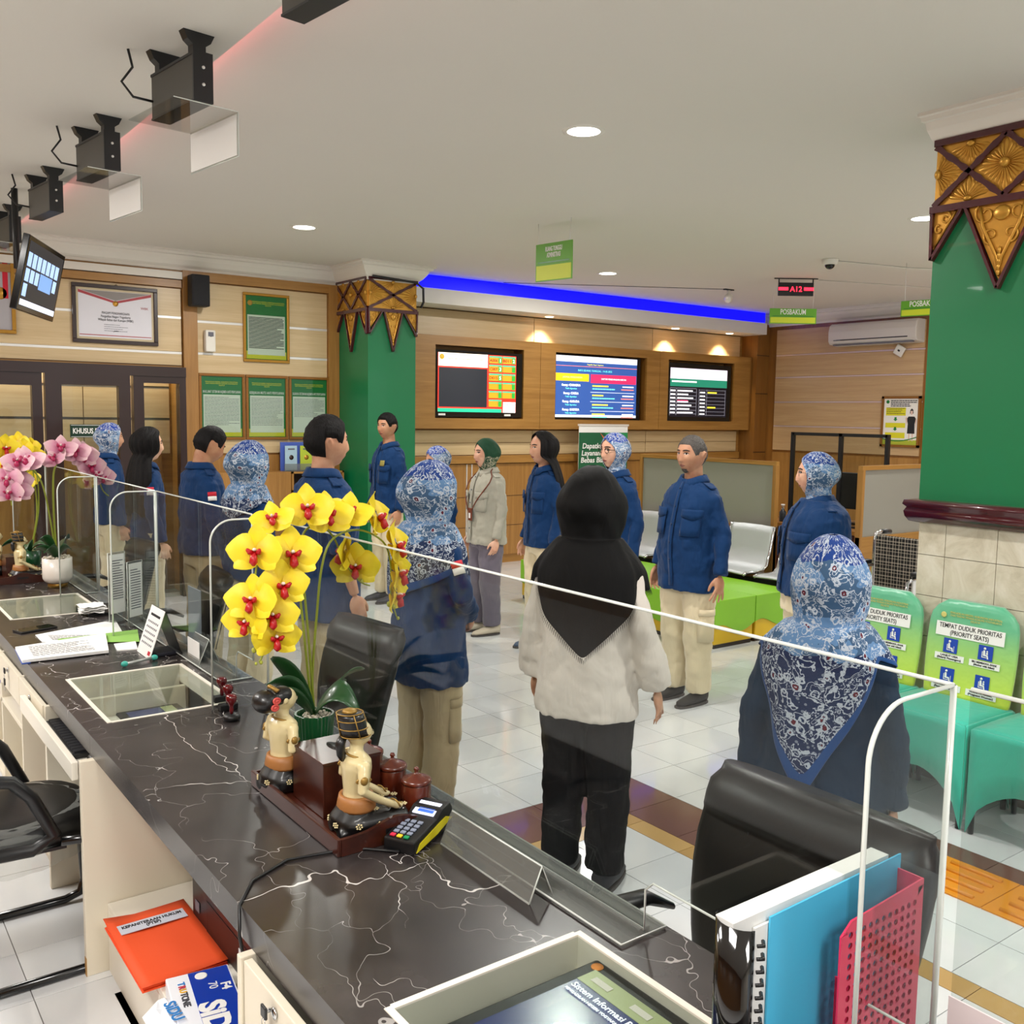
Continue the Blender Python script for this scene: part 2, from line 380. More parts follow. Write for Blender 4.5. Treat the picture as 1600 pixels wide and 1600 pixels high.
trims(bk, -3.15, 2.88, [1.66, 1.96], 9.5, m=mat('grey_trim', '6A6660', .5))
for a in (-2.2, -1.2, -.2, .8, 1.8): MB().bx(a+.004, a+.996, 9.48, 9.5, .08, 1.31).build('dado_panel', m_oakv, bk)
# ---- display wall ----
wt = MB().bx(5.0, 11.2, 9.2, 9.3, 0, H).build('wall_display', m_oak, kind='structure')
panels(wt, [5.03, 7.067, 9.02, 10.74], [2.61, 2.9], 9.2, m_panel, gap=.005)
MB().bx(5.03, 10.76, 9.15, 9.2, 2.905, 2.95).build('header_board', m_oak, wt)
panels(wt, [5.03, 7.067, 8.946, 10.73], [1.285, 1.425, 1.57], 9.2, m_panel, gap=.003)
MB().bx(5.03, 10.76, 9.14, 9.2, 1.19, 1.28).build('ledge_board', m_oak, wt, bevel=.004)
xs = [5.03, 6.12, 6.19, 7.3, 8.4, 9.5, 10.75]
for a, b in zip(xs[:-1], xs[1:]):
    MB().bx(a+.004, b-.004, 9.175, 9.2, .1, 1.18).build('dado_panel', m_oakv, wt)
for x in (6.12, 6.19): MB().bx(x-.006, x+.006, 9.165, 9.2, .1, 1.18).build('trim_strip', m_alu, wt)
for z in (.45, .8): MB().bx(5.04, 10.74, 9.172, 9.2, z-.002, z+.002).build('groove', m_dark, wt)
fasc = [(5.02, 7.03, 5.585, 6.785), (7.035, 8.99, 7.262, 8.76), (8.995, 10.76, 9.15, 10.43)]
for a, b, c, d in fasc:
    mb = MB(); mb.bx(a, b, 9.0, 9.03, 1.59, 1.705).bx(a, b, 9.0, 9.03, 2.5, 2.6).bx(a, c, 9.0, 9.03, 1.705, 2.5).bx(d, b, 9.0, 9.03, 1.705, 2.5)
    mb.build('fascia_panel', m_oak, wt)
    MB().bx(c-.01, c, 9.03, 9.2, 1.7, 2.5).bx(d, d+.01, 9.03, 9.2, 1.7, 2.5).bx(c, d, 9.03, 9.2, 1.695, 1.705).bx(c, d, 9.03, 9.2, 2.5, 2.51).build('niche_lining', m_oakd, wt)
MB().bx(5.02, 10.76, 9.03, 9.2, 1.59, 1.61).bx(5.02, 10.76, 9.03, 9.2, 2.58, 2.6).build('fascia_return', m_oak, wt)
MB().bx(10.76, 10.79, 9.0, 9.2, 1.59, 2.6).build('fascia_return', m_oakd, wt)
MB().bx(10.80, 11.05, 8.92, 9.2, 0, 3.06).build('corner_post', m_oakd, wt)
for z in (1.28, 2.1, 2.63): MB().bx(10.79, 11.05, 8.915, 8.921, z-.004, z+.004).build('groove', m_dark, wt)
# dropped soffit with the blue light cove over it
sf = MB().bx(5.017, 10.8, 8.77, 9.2, 2.905, 3.06).build('ceiling_soffit', m_white, kind='structure')
mbl = MB().bx(5.03, 10.79, 8.80, 8.815, 3.062, 3.198)
m_blue = NT('blue_led_strip'); m_blue.set(Base_Color='0000FF'); m_blue.b.inputs['Emission Color'].default_value = (.0, .0, 1, 1); m_blue.b.inputs['Emission Strength'].default_value = 1.6
tag(mbl.build('cove_light', m_blue.m), 'long blue glowing light strip above the white soffit over the screens', 'light')
for k, (x, z) in enumerate(((7.15, 2.903), (9.25, 2.903), (10.3, 2.903))):
    s = MB().lathe([(.001, -.004), (.045, -.004), (.05, 0)], 16, (x, 9.0, z)).build('spotlight', mat('lamp_white', 'FFF4DC', .5, emis=6))
    tag(s, ['small recessed spotlight in the white soffit above the middle screen, left of two in view', 'small recessed spotlight in the white soffit above the third screen', 'small recessed spotlight at the right end of the white soffit'][k], 'spotlight')
# ---- right wall ----
wr = MB().bx(11.05, 11.2, -3, 9.3, 0, H).build('wall_right', m_oakd, kind='structure')
panels(wr, [6.56, 8.78], [1.31, 1.653, 1.985, 2.323, 2.628, 2.99], 11.05, m_panelr, axis='y')
trims(wr, 6.56, 8.78, [1.653, 1.985, 2.323, 2.628], 11.05, .009, 'y', mat('rosy_trim', 'D8C4C0', .3, .3))
panels(wr, [.2, 3.1, 6.0], [1.31, 1.653, 1.985, 2.323, 2.628, 2.99], 11.05, m_panelr, axis='y')
for a, b in ((6.56, 7.3), (7.304, 8.04), (8.044, 8.78)): MB().bx(11.03, 11.05, a, b, .1, 1.29).build('dado_panel', m_oakv, wr)
# ---- walls behind and beside the camera, with wide window openings for the daylight ----
MB().bx(-3.3, -3.2, -3, 9.3, 0, H).build('wall_staff_side', m_oakd, kind='structure')
MB().bx(-3.2, 11.2, -3.1, -3, 2.7, H).bx(-3.2, 0, -3.1, -3, 0, 2.7).bx(4.5, 6, -3.1, -3, 0, 2.7).build('wall_entrance', m_wall, kind='structure')
# ================= PILLARS with carved gilded caps =================
def raydist(poly, c, a):
    best = 9; d = (cos(a), sin(a)); n = len(poly)
    for i in range(n):
        p, q = poly[i], poly[(i+1) % n]; ex, ey = q[0]-p[0], q[1]-p[1]; den = d[0]*ey-d[1]*ex
        if abs(den) < 1e-9: continue
        t = ((p[0]-c[0])*ey-(p[1]-c[1])*ex)/den; u = ((p[0]-c[0])*d[1]-(p[1]-c[1])*d[0])/den
        if t > 1e-4 and -1e-6 <= u <= 1+1e-6: best = min(best, t)
    return best
def burst(mb, poly, c, a0, a1, n, M, k=.86):
    for i in range(n):
        a = a0+(a1-a0)*(i+.5)/n; h = (a1-a0)/n*.46
        r = min(raydist(poly, c, a), .5)*k; r0 = r*.2
        if r < .02: continue
        pts = [(c[0]+r0*cos(a-h), c[1]+r0*sin(a-h), .012), (c[0]+r*.8*cos(a-h), c[1]+r*.8*sin(a-h), .012), (c[0]+r*cos(a), c[1]+r*sin(a), .012), (c[0]+r*.8*cos(a+h), c[1]+r*.8*sin(a+h), .012), (c[0]+r0*cos(a+h), c[1]+r0*sin(a+h), .012), (c[0]+r0*cos(a), c[1]+r0*sin(a), .022), (c[0]+r*.75*cos(a), c[1]+r*.75*sin(a), .022)]
        mb.add(pts, [(0, 1, 6, 5), (1, 2, 6), (2, 3, 6), (3, 4, 5, 6)], 0, True, M)
def bar(mb, p, q, w_, M, z0=.0, z1=.026, wav=False):
    p, q = Vector(p), Vector(q); d = (q-p).normalized(); nn = Vector((-d.y, d.x))*w_/2; k = 14 if wav else 1
    L = [p+(q-p)*(i/k)+nn*(1+(.25*sin(i*2.3) if wav else 0)) for i in range(k+1)]; Rr = [p+(q-p)*(i/k)-nn*(1+(.25*cos(i*2.1) if wav else 0)) for i in range(k+1)]
    poly = [(v.x, v.y) for v in L]+[(v.x, v.y) for v in Rr[::-1]]; mb.prism(poly[::-1], z0, z1, 0, M)
def scroll(mb, c, r, turns, a0, sg, M, rad=.006):
    pts = []
    for i in range(22):
        t = i/21; a = a0+sg*t*turns*2*pi; rr = r*(1-t*.85); pts.append((c[0]+rr*cos(a), c[1]+rr*sin(a), .018))
    mb.tube(pts, [rad*(1-.4*i/21) for i in range(22)], 6, 0, M=M)
def capface(root, w_, M, nx, spw, first=True):
    zb, zt = 2.75, 3.05
    gold = MB(); gold.bx(0, w_, zb, zt, 0, .012, 0, M)
    mar = MB()
    mar.bx(-.012, w_+.012, zb-.018, zb+.014, 0, .034, 0, M); mar.bx(-.008, w_+.008, zt-.01, zt+.02, 0, .03, 0, M)
    cw = w_/nx; zc = (zb+zt)/2+.01
    for i in range(nx):
        x0, x1 = i*cw, (i+1)*cw; y0, y1 = zb+.014, zt-.01; cx = (x0+x1)/2
        bar(mar, (x0, y0), (x1, y1), .026, M, wav=True); bar(mar, (x0, y1), (x1, y0), .026, M, wav=True)
        burst(gold, [(x0, y0), (x1, y0), (cx, zc)], (cx, y0+.01), .15, pi-.15, 11, M)
        burst(gold, [(x0, y1), (cx, zc), (x1, y1)], (cx, y1-.01), pi+.15, 2*pi-.15, 11, M)
        gold.ell((0, 0, 0), (.022, .014, .014), 6, 10, 0, M @ Matrix.Translation((cx, y0+.015, .02))); gold.ell((0, 0, 0), (.022, .014, .014), 6, 10, 0, M @ Matrix.Translation((cx, y1-.015, .02)))
    for i in range(nx+1):
        x = i*cw; hx = cw/2
        if 0 < i < nx:
            burst(gold, [(x-hx, zc), (x, zb), (x+hx, zc), (x, zt)], (x, zc), 0, 2*pi, 26, M, .84)
            gold.ell((0, 0, 0), (.024, .024, .02), 6, 12, 0, M @ Matrix.Translation((x, zc, .022)))
        else:
            s = 1 if i == 0 else -1
            burst(gold, [(x, zb), (x+s*hx, zc), (x, zt)], (x+s*.008, zc), (-pi/2+.12) if s > 0 else (pi/2+.12), (pi/2-.12) if s > 0 else (1.5*pi-.12), 13, M)
            gold.ell((0, 0, 0), (.016, .024, .018), 6, 12, 0, M @ Matrix.Translation((x+s*.014, zc, .02)))
    # hanging carved points
    tips = [(w_/2-spw/2, w_/2+spw/2, w_/2, .38)] + [(0, .145, .002, .22), (w_-.145, w_, w_-.002, .22)]
    for a, b, tx, hgt in tips:
        zt2 = zb-.005; poly = [(a, zt2), (tx, zt2-hgt), (b, zt2)]
        gold.prism([(a+.006, zt2), (tx, zt2-hgt+.03), (b-.006, zt2)], 0, .014, 0, M)
        bar(mar, (a-.004, zt2), (tx, zt2-hgt-.01), .014, M, 0, .03); bar(mar, (b+.004, zt2), (tx, zt2-hgt-.01), .014, M, 0, .03)
        if hgt > .3:
            for s in (-1, 1):
                scroll(gold, (tx+s*spw*.22, zt2-.05), spw*.17, 1.2, pi/2, -s, M); scroll(gold, (tx+s*spw*.13, zt2-.15), spw*.12, 1.1, -pi/2, s, M)
                gold.tube([(tx+s*spw*.3, zt2-.02, .018), (tx+s*spw*.24, zt2-.11, .02), (tx+s*.012, zt2-.25, .02), (tx, zt2-.33, .018)], [.007, .008, .007, .003], 6, 0, M=M)
            gold.ell((0, 0, 0), (spw*.12, .035, .016), 8, 10, 0, M @ Matrix.Translation((tx, zt2-.055, .018)))
            for q in range(5): gold.ell((0, 0, 0), (.010, .018, .010), 5, 8, 0, M @ Matrix.Translation((tx, zt2-.22-.025*q, .018)))
        else:
            s = 1 if tx < w_/2 else -1
            scroll(gold, (tx+s*.06, zt2-.04), .03, 1.2, pi/2, -s, M); scroll(gold, (tx+s*.03, zt2-.09), .022, 1.1, pi/2, s, M)
            gold.tube([(tx+s*.11, zt2-.015, .018), (tx+s*.07, zt2-.08, .02), (tx+s*.012, zt2-.17, .018)], [.006, .007, .003], 6, 0, M=M)
    gold.build('carved_panel', m_gold, root, W=True); mar.build('carved_frame', m_maroon, root, W=True)
def fX(x, y): return FR((x, y, 0), (0, -1, 0), (0, 0, 1), (-1, 0, 0))
def fY(x, y): return FR((x, y, 0), (1, 0, 0), (0, 0, 1), (0, -1, 0))
pa = thing('pillar', 'green square pillar with gilded carved cap standing by the left wall', 'pillar', (4.75, 8.79, 0))
MB().bx(4.483, 5.017, 8.465, 9.12, .1, 3.05).build('shaft', m_green, pa, W=True)
MB().bx(4.47, 5.03, 8.452, 9.12, 0, .1).build('skirting', m_white, pa, W=True, label='white skirting')
capface(pa, .655, fX(4.483, 9.12), 2, .26); capface(pa, .534, fY(4.483, 8.465), 1, .2)
pb = thing('pillar', 'large green pillar on a cream tiled base at the right edge', 'pillar', (4.68, 2.28, 0))
MB().bx(4.414, 4.945, 1.95, 2.61, 1.3, 3.05).build('shaft', m_green, pb, W=True)
capface(pb, .66, fX(4.414, 2.61), 2, .34); capface(pb, .531, fY(4.414, 1.95), 1, .2)
led = [(0, 1.255), (.03, 1.262), (.045, 1.285), (.05, 1.31), (.04, 1.33), (.055, 1.345), (.05, 1.365), (.0, 1.37)]
lp = [(4.414, 2.61), (4.414, 1.95), (4.945, 1.95), (4.945, 2.61)]
MB().grid(sweep(lp, led, True), 0, True, cu=True).build('ledge_moulding', m_maroon, pb, W=True, label='dark maroon moulding')
MB().grid(sweep(lp, [(d*.5, z) for d, z in CORN], True), 0, False, cu=True).build('cornice', m_white, pb, W=True, label='white ceiling cornice')
MB().bx(4.422, 4.937, 1.958, 2.602, 0, 1.3).build('tile_core', m_grout, pb, W=True)
t_ = NT('cream_wall_tile'); v_ = t_.coord('Position'); nz = t_.noise(v_, 7, 6, .65, .8)
t_.set(Base_Color=t_.ramp(nz.outputs[0], [(.3, 'B8AE98'), (.5, 'CCC4B0'), (.7, 'DAD4C4')]), Roughness=.4); t_.bump(nz.outputs[0], .08, .004); m_cream = t_.m
zz = [.1, .3, .5, .7, .9, 1.1, 1.26]; yy = [1.96, 2.21, 2.46, 2.6]
for a, b in zip(zz[:-1], zz[1:]):
    for c, d in zip(yy[:-1], yy[1:]): MB().bx(4.412, 4.425, c+.0015, d-.0015, a+.0015, b-.0015).build('wall_tile', m_cream, pb, W=True)
    for c, d in zip((4.42, 4.68), (4.68, 4.94)): MB().bx(c+.0015, d-.0015, 1.948, 1.96, a+.0015, b-.0015).build('wall_tile', m_cream, pb, W=True)
MB().bx(4.405, 4.95, 1.945, 2.615, 0, .1).build('skirting', mat('grey_skirting', '6E665E', .4), pb, W=True)
# ================= PEOPLE =================
def fabric(name, color, var=.1, fold=.5, fscale=(5, 5, 1.6), rough=.8, sheen=.25):
    if name in _mats: return _mats[name]
    t = NT(name); v = t.coord('Object', fscale); n1 = t.noise(v, 2.2, 3, .5, .8); v2 = t.coord('Object'); n2 = t.noise(v2, 420, 2)
    hs = t.n('HueSaturation'); hs.inputs['Color'].default_value = lin(color); mr = t.n('MapRange'); mr.inputs[3].default_value = 1-var; mr.inputs[4].default_value = 1+var
    t.l(n1.outputs[0], mr.inputs[0]); t.l(mr.outputs[0], hs.inputs['Value']); t.set(Base_Color=hs.outputs[0], Roughness=rough)
    t.b.inputs['Specular IOR Level'].default_value = .25; t.b.inputs['Sheen Weight'].default_value = sheen; t.b.inputs['Sheen Roughness'].default_value = .4
    h = t.math('ADD', t.math('MULTIPLY', n1.outputs[0], fold), t.math('MULTIPLY', n2.outputs[0], .008)); t.bump(h, .6, .03)
    _mats[name] = t.m; return t.m
def skin(name, color):
    if name in _mats: return _mats[name]
    t = NT(name); v = t.coord('Object'); n = t.noise(v, 18, 4); c = [min(250, int(color[i:i+2], 16)+q) for i, q in ((0, 10), (2, 16), (4, 20))]; color = '%02X%02X%02X' % tuple(c)
    d = '%02X%02X%02X' % tuple(max(0, int(q*f)) for q, f in zip(c, (.93, .86, .84)))
    t.set(Base_Color=t.ramp(n.outputs[0], [(.35, d), (.65, color)]), Roughness=.52); t.b.inputs['Subsurface Weight'].default_value = .08
    t.b.inputs['Subsurface Radius'].default_value = (.02, .008, .005); n2 = t.noise(v, 300, 2); t.bump(n2.outputs[0], .05, .002)
    _mats[name] = t.m; return t.m
def scarfmat(name, crown, ground, ground2, light, red, deep, v_crown=.105, v_deep=.42, scale=1., plain=0.):
    t = NT(name); uv = t.coord('UV', (scale, scale, scale)); sx = t.n('SeparateXYZ'); t.l(uv, sx.inputs[0]); vv = sx.outputs[1]
    nz = t.noise(uv, 26, 3, .55, .4); nb = t.noise(uv, 9, 3, .5, .3); nf = t.noise(uv, 90, 2)
    vo = t.n('TexVoronoi'); vo.inputs['Scale'].default_value = 26; t.l(uv, vo.inputs['Vector'])
    vo2 = t.n('TexVoronoi'); vo2.inputs['Scale'].default_value = 64; t.l(uv, vo2.inputs['Vector'])
    base = t.mix(t.math('GREATER_THAN', nb.outputs[0], .52), ground, ground2)
    deepm = t.math('GREATER_THAN', t.math('ADD', vv, t.math('MULTIPLY', nb.outputs[0], .12)), v_deep)
    base = t.mix(deepm, base, deep)
    cr = t.math('LESS_THAN', t.math('ADD', vv, t.math('MULTIPLY', nb.outputs[0], .06)), v_crown)
    base = t.mix(cr, base, crown)
    # small speckle leaves
    sp = t.math('LESS_THAN', vo2.outputs['Distance'], t.math('ADD', .12, t.math('MULTIPLY', nf.outputs[0], .25))); sp = t.math('MULTIPLY', sp, .4)
    base = t.mix(sp, base, light)
    # vines = contour lines of a noise
    ln = t.math('LESS_THAN', t.math('ABSOLUTE', t.math('SUBTRACT', nz.outputs[0], .5)), .018)
    ln2 = t.math('LESS_THAN', t.math('ABSOLUTE', t.math('SUBTRACT', nz.outputs[0], .40)), .010)
    base = t.mix(t.math('MAXIMUM', ln, ln2), base, light)
    # blossoms: ring of petals, dark heart
    dist = t.math('ADD', vo.outputs['Distance'], t.math('MULTIPLY', t.math('SUBTRACT', nf.outputs[0], .5), .35))
    pet = t.math('MULTIPLY', t.math('LESS_THAN', dist, .30), t.math('GREATER_THAN', dist, .20))
    base = t.mix(pet, base, light)
    sepc = t.n('SeparateColor'); t.l(vo.outputs['Color'], sepc.inputs[0])
    heart = t.math('MULTIPLY', t.math('LESS_THAN', dist, .17), t.math('GREATER_THAN', sepc.outputs[0], .45)); base = t.mix(heart, base, red)
    dot = t.math('LESS_THAN', dist, .05); base = t.mix(dot, base, light)
    if plain: base = t.mix(t.math('LESS_THAN', t.math('ADD', vv, t.math('MULTIPLY', nb.outputs[0], .1)), plain), base, crown)
    n3 = t.noise(uv, 14, 3); t.set(Base_Color=base, Roughness=.75); t.b.inputs['Specular IOR Level'].default_value = .3; t.bump(n3.outputs[0], .5, .015)
    return t.m
m_scarf = scarfmat('patterned_blue_scarf', '113880', '5A7FA8', '3A5878', 'B4BECA', '5E1020', '15294F')
m_scarf_far = scarfmat('patterned_blue_scarf_fine', '1B3F98', '5F80A6', '34527A', 'C6CCD4', '5A3040', '20386A', .11, .5, 1.1)
m_border = fabric('blue_scarf_border', '17467F', .06, .3)
m_gscarf = scarfmat('green_floral_scarf', '17402A', '17402A', '17402A', 'B9B39A', '6E5A40', '8E8A70', .5, .26, .9, plain=.21)
m_bscarf = fabric('black_scarf_cloth', '060607', .2, .4, rough=.75, sheen=0)
m_teal = fabric('deep_teal_blue_cloth', '052840', .12, .8, sheen=.05); m_navy = fabric('blue_uniform_cloth', '06315E', .14, .8, sheen=.1); m_grey = fabric('grey_uniform_cloth', 'A8A596', .06, .7); m_cream = m_cream
m_whites = fabric('white_blouse_cloth', 'DDD6CC', .03, .9); m_khaki = fabric('khaki_trouser_cloth', 'BFAE8C', .07, .9); m_cr = fabric('cream_trouser_cloth', 'D9CBAA', .05, .8)
m_tblack = fabric('black_trouser_cloth', '08090D', .2, .6, sheen=0); m_tgrey = fabric('grey_trouser_cloth', '6C6672', .06, .7)
m_hair = None
t_ = NT('black_hair'); v_ = t_.coord('Object', (60, 60, 5)); n_ = t_.noise(v_, 3, 3, .6); t_.set(Base_Color=t_.ramp(n_.outputs[0], [(.3, '050506'), (.75, '141010')]), Roughness=.62); t_.b.inputs['Specular IOR Level'].default_value = .2; t_.bump(n_.outputs[0], .8, .006); m_hair = t_.m
t_ = NT('greying_hair'); v_ = t_.coord('Object', (120, 120, 60)); n_ = t_.noise(v_, 3, 3, .6); t_.set(Base_Color=t_.ramp(n_.outputs[0], [(.35, '1C1A1A'), (.7, '6A625C')]), Roughness=.6); t_.bump(n_.outputs[0], .6, .004); m_hairg = t_.m
m_lip = mat('lip', '8E4A44', .45); m_lipm = mat('lip_pale', '8A5648', .5); m_eyew = mat('eye_white', 'D8D2CC', .25); m_iris = mat('iris', '140C08', .15); m_lash = mat('lash', '0C0808', .6)
m_red = mat('flag_red', 'C4142E', .7); m_fw = mat('flag_white', 'ECEAE6', .7)

HA, HB, HC = .098, .079, .115
def face_pt(nx, ny, nz, off=0.):
    z = HC*nz; t = max(0, -nz); wy = 1-.26*t**1.6
    y = HB*ny*wy; front = max(nx, 0)
    if nx >= 0: x = HA*.97*nx**.9
    else: x = HA*nx*(1.06 if nz > -.1 else 1.06-.42*min(1, (-nz-.1)/.7))
    F = min(1, front*2.2)
    if F > 0:
        if -.052 < z < .022:
            tt = (.022-z)/.057 if z > -.035 else max(0, (z+.052)/.017)
            sg = .0065+.006*min(tt, 1)
            x += F*(.003+.019*min(tt, 1))*math.exp(-(y/sg)**2)
        x -= F*.009*math.exp(-((abs(y)-.031)/.014)**2-((z-.010)/.010)**2)
        x += F*.004*math.exp(-((z-.030)/.009)**2-(y/.045)**2)
        x += F*.004*math.exp(-((abs(y)-.040)/.018)**2-((z+.022)/.018)**2)
        x += F*.008*math.exp(-((z+.062)/.013)**2-(y/.022)**2)-F*.002*math.exp(-((z+.080)/.005)**2-(y/.02)**2)
        x += F*.010*math.exp(-((z+.098)/.015)**2-(y/.022)**2)
    return Vector((x+off*nx, y+off*ny, z+off*nz))
def face_yz(y, z, off=.001):
    nz = z/HC; wy = 1-.26*max(0, -nz)**1.6; ny = y/(HB*wy); nx = math.sqrt(max(.02, 1-nz*nz-ny*ny)); p = face_pt(nx, ny, nz); p.x += off; return p
def head_grid(mb, nu, nv, M, off=0.):
    P = []
    for i in range(nu+1):
        ph = -pi/2+pi*i/nu*.999+.0005; P.append([face_pt(cos(ph)*cos(2*pi*j/nv), cos(ph)*sin(2*pi*j/nv), sin(ph), off) for j in range(nv)])
    mb.grid(P, 0, True, cv=True, caps=True, M=M)
TOR = [(1.43, -.008, .060, .060), (1.405, -.012, .070, .082), (1.385, -.014, .082, .118), (1.36, -.012, .096, .152), (1.315, -.006, .108, .172), (1.24, 0, .118, .176), (1.16, .002, .125, .172), (1.04, .004, .122, .162), (.94, .002, .128, .172), (.85, 0, .134, .184), (.70, 0, .138, .190), (.3, 0, .138, .19)]
def tor(z, belly=0):
    for a, b in zip(TOR[:-1], TOR[1:]):
        if b[0] <= z <= a[0]:
            k = (z-a[0])/(b[0]-a[0]); q = [a[i]+(b[i]-a[i])*k for i in range(4)]; break
    else: q = list(TOR[0] if z > 1.4 else TOR[-1])
    e = belly*math.exp(-((z-1.02)/.16)**2); return q[1]+e*.5, q[2]+e*.6, q[3]+e*.35
def tpt(th, z, off=0, s=1., bw=1., belly=0, e=2.4):
    cx, ax, by = tor(z/s, belly); c, n = cos(th), sin(th); k = (abs(c)**e+abs(n)**e)**(-1/e)
    return Vector((s*(cx+(ax*bw+off)*c*k), s*(by*bw+off)*n*k, z))
def mods(o, vox, sm=5, disp=0, ds=.1, dname='wrinkle'):
    r = o.modifiers.new('remesh', 'REMESH'); r.mode = 'VOXEL'; r.voxel_size = vox; r.use_smooth_shade = True
    if sm: q = o.modifiers.new('smooth', 'SMOOTH'); q.factor = .5; q.iterations = sm
    if disp:
        tn = dname+str(ds); tx = bpy.data.textures.get(tn) or bpy.data.textures.new(tn, 'CLOUDS'); tx.noise_scale = ds; tx.noise_depth = 2; tx.noise_basis = 'VORONOI_F2_F1'
        d = o.modifiers.new('folds', 'DISPLACE'); d.texture = tx; d.strength = disp; d.mid_level = .25; d.texture_coords = 'LOCAL'
def hand(mb, wr, d, fwd, inw, s, curl=.35, spread=.10):
    d = d.normalized(); fwd = (fwd-d*fwd.dot(d)).normalized(); inw = (inw-d*inw.dot(d)-fwd*inw.dot(fwd)).normalized()
    L = lambda a, b, c: wr+d*a*s+fwd*b*s+inw*c*s
    Mp = FR(L(.050, 0, .002), fwd, inw, d)
    mb.ell((0, 0, 0), (.040*s, .0165*s, .054*s), 10, 14, 0, Mp)
    for k, (o, ln) in enumerate(((.029, .072), (.010, .080), (-.010, .075), (-.028, .058))):
        a0 = spread*(o/.03); p = [L(.075, o*.95, 0)]; ang = curl*.4
        for q, fr in enumerate((.42, .32, .26)):
            ang += curl*(.5+.15*k); l = ln*fr; last = p[-1]
            p.append(last+(d*cos(ang)+inw*sin(ang)+fwd*sin(a0))*l*s)
        mb.tube(p, [.0088*s, .0084*s, .0078*s, .0066*s], 8, 0)
        mb.ell(tuple(p[-1]), (.0066*s,)*3, 6, 8)
    p = [L(.018, .022, .006), L(.045, .045, .016), L(.068, .054, .024), L(.088, .056, .030)]
    mb.tube(p, [.013*s, .0115*s, .0098*s, .008*s], 8, 0); mb.ell(tuple(p[-1]), (.008*s,)*3, 6, 8)
ARM = {'down': ((-.03, .218, 1.09), (.035, .240, .855)), 'front': ((.00, .245, 1.11), (.17, .10, .98)), 'bent': ((-.06, .27, 1.13), (.10, .20, .93)), 'wide': ((-.03, .235, 1.09), (.03, .272, .855)), 'near': ((-.05, .215, 1.09), (-.02, .225, .855))}
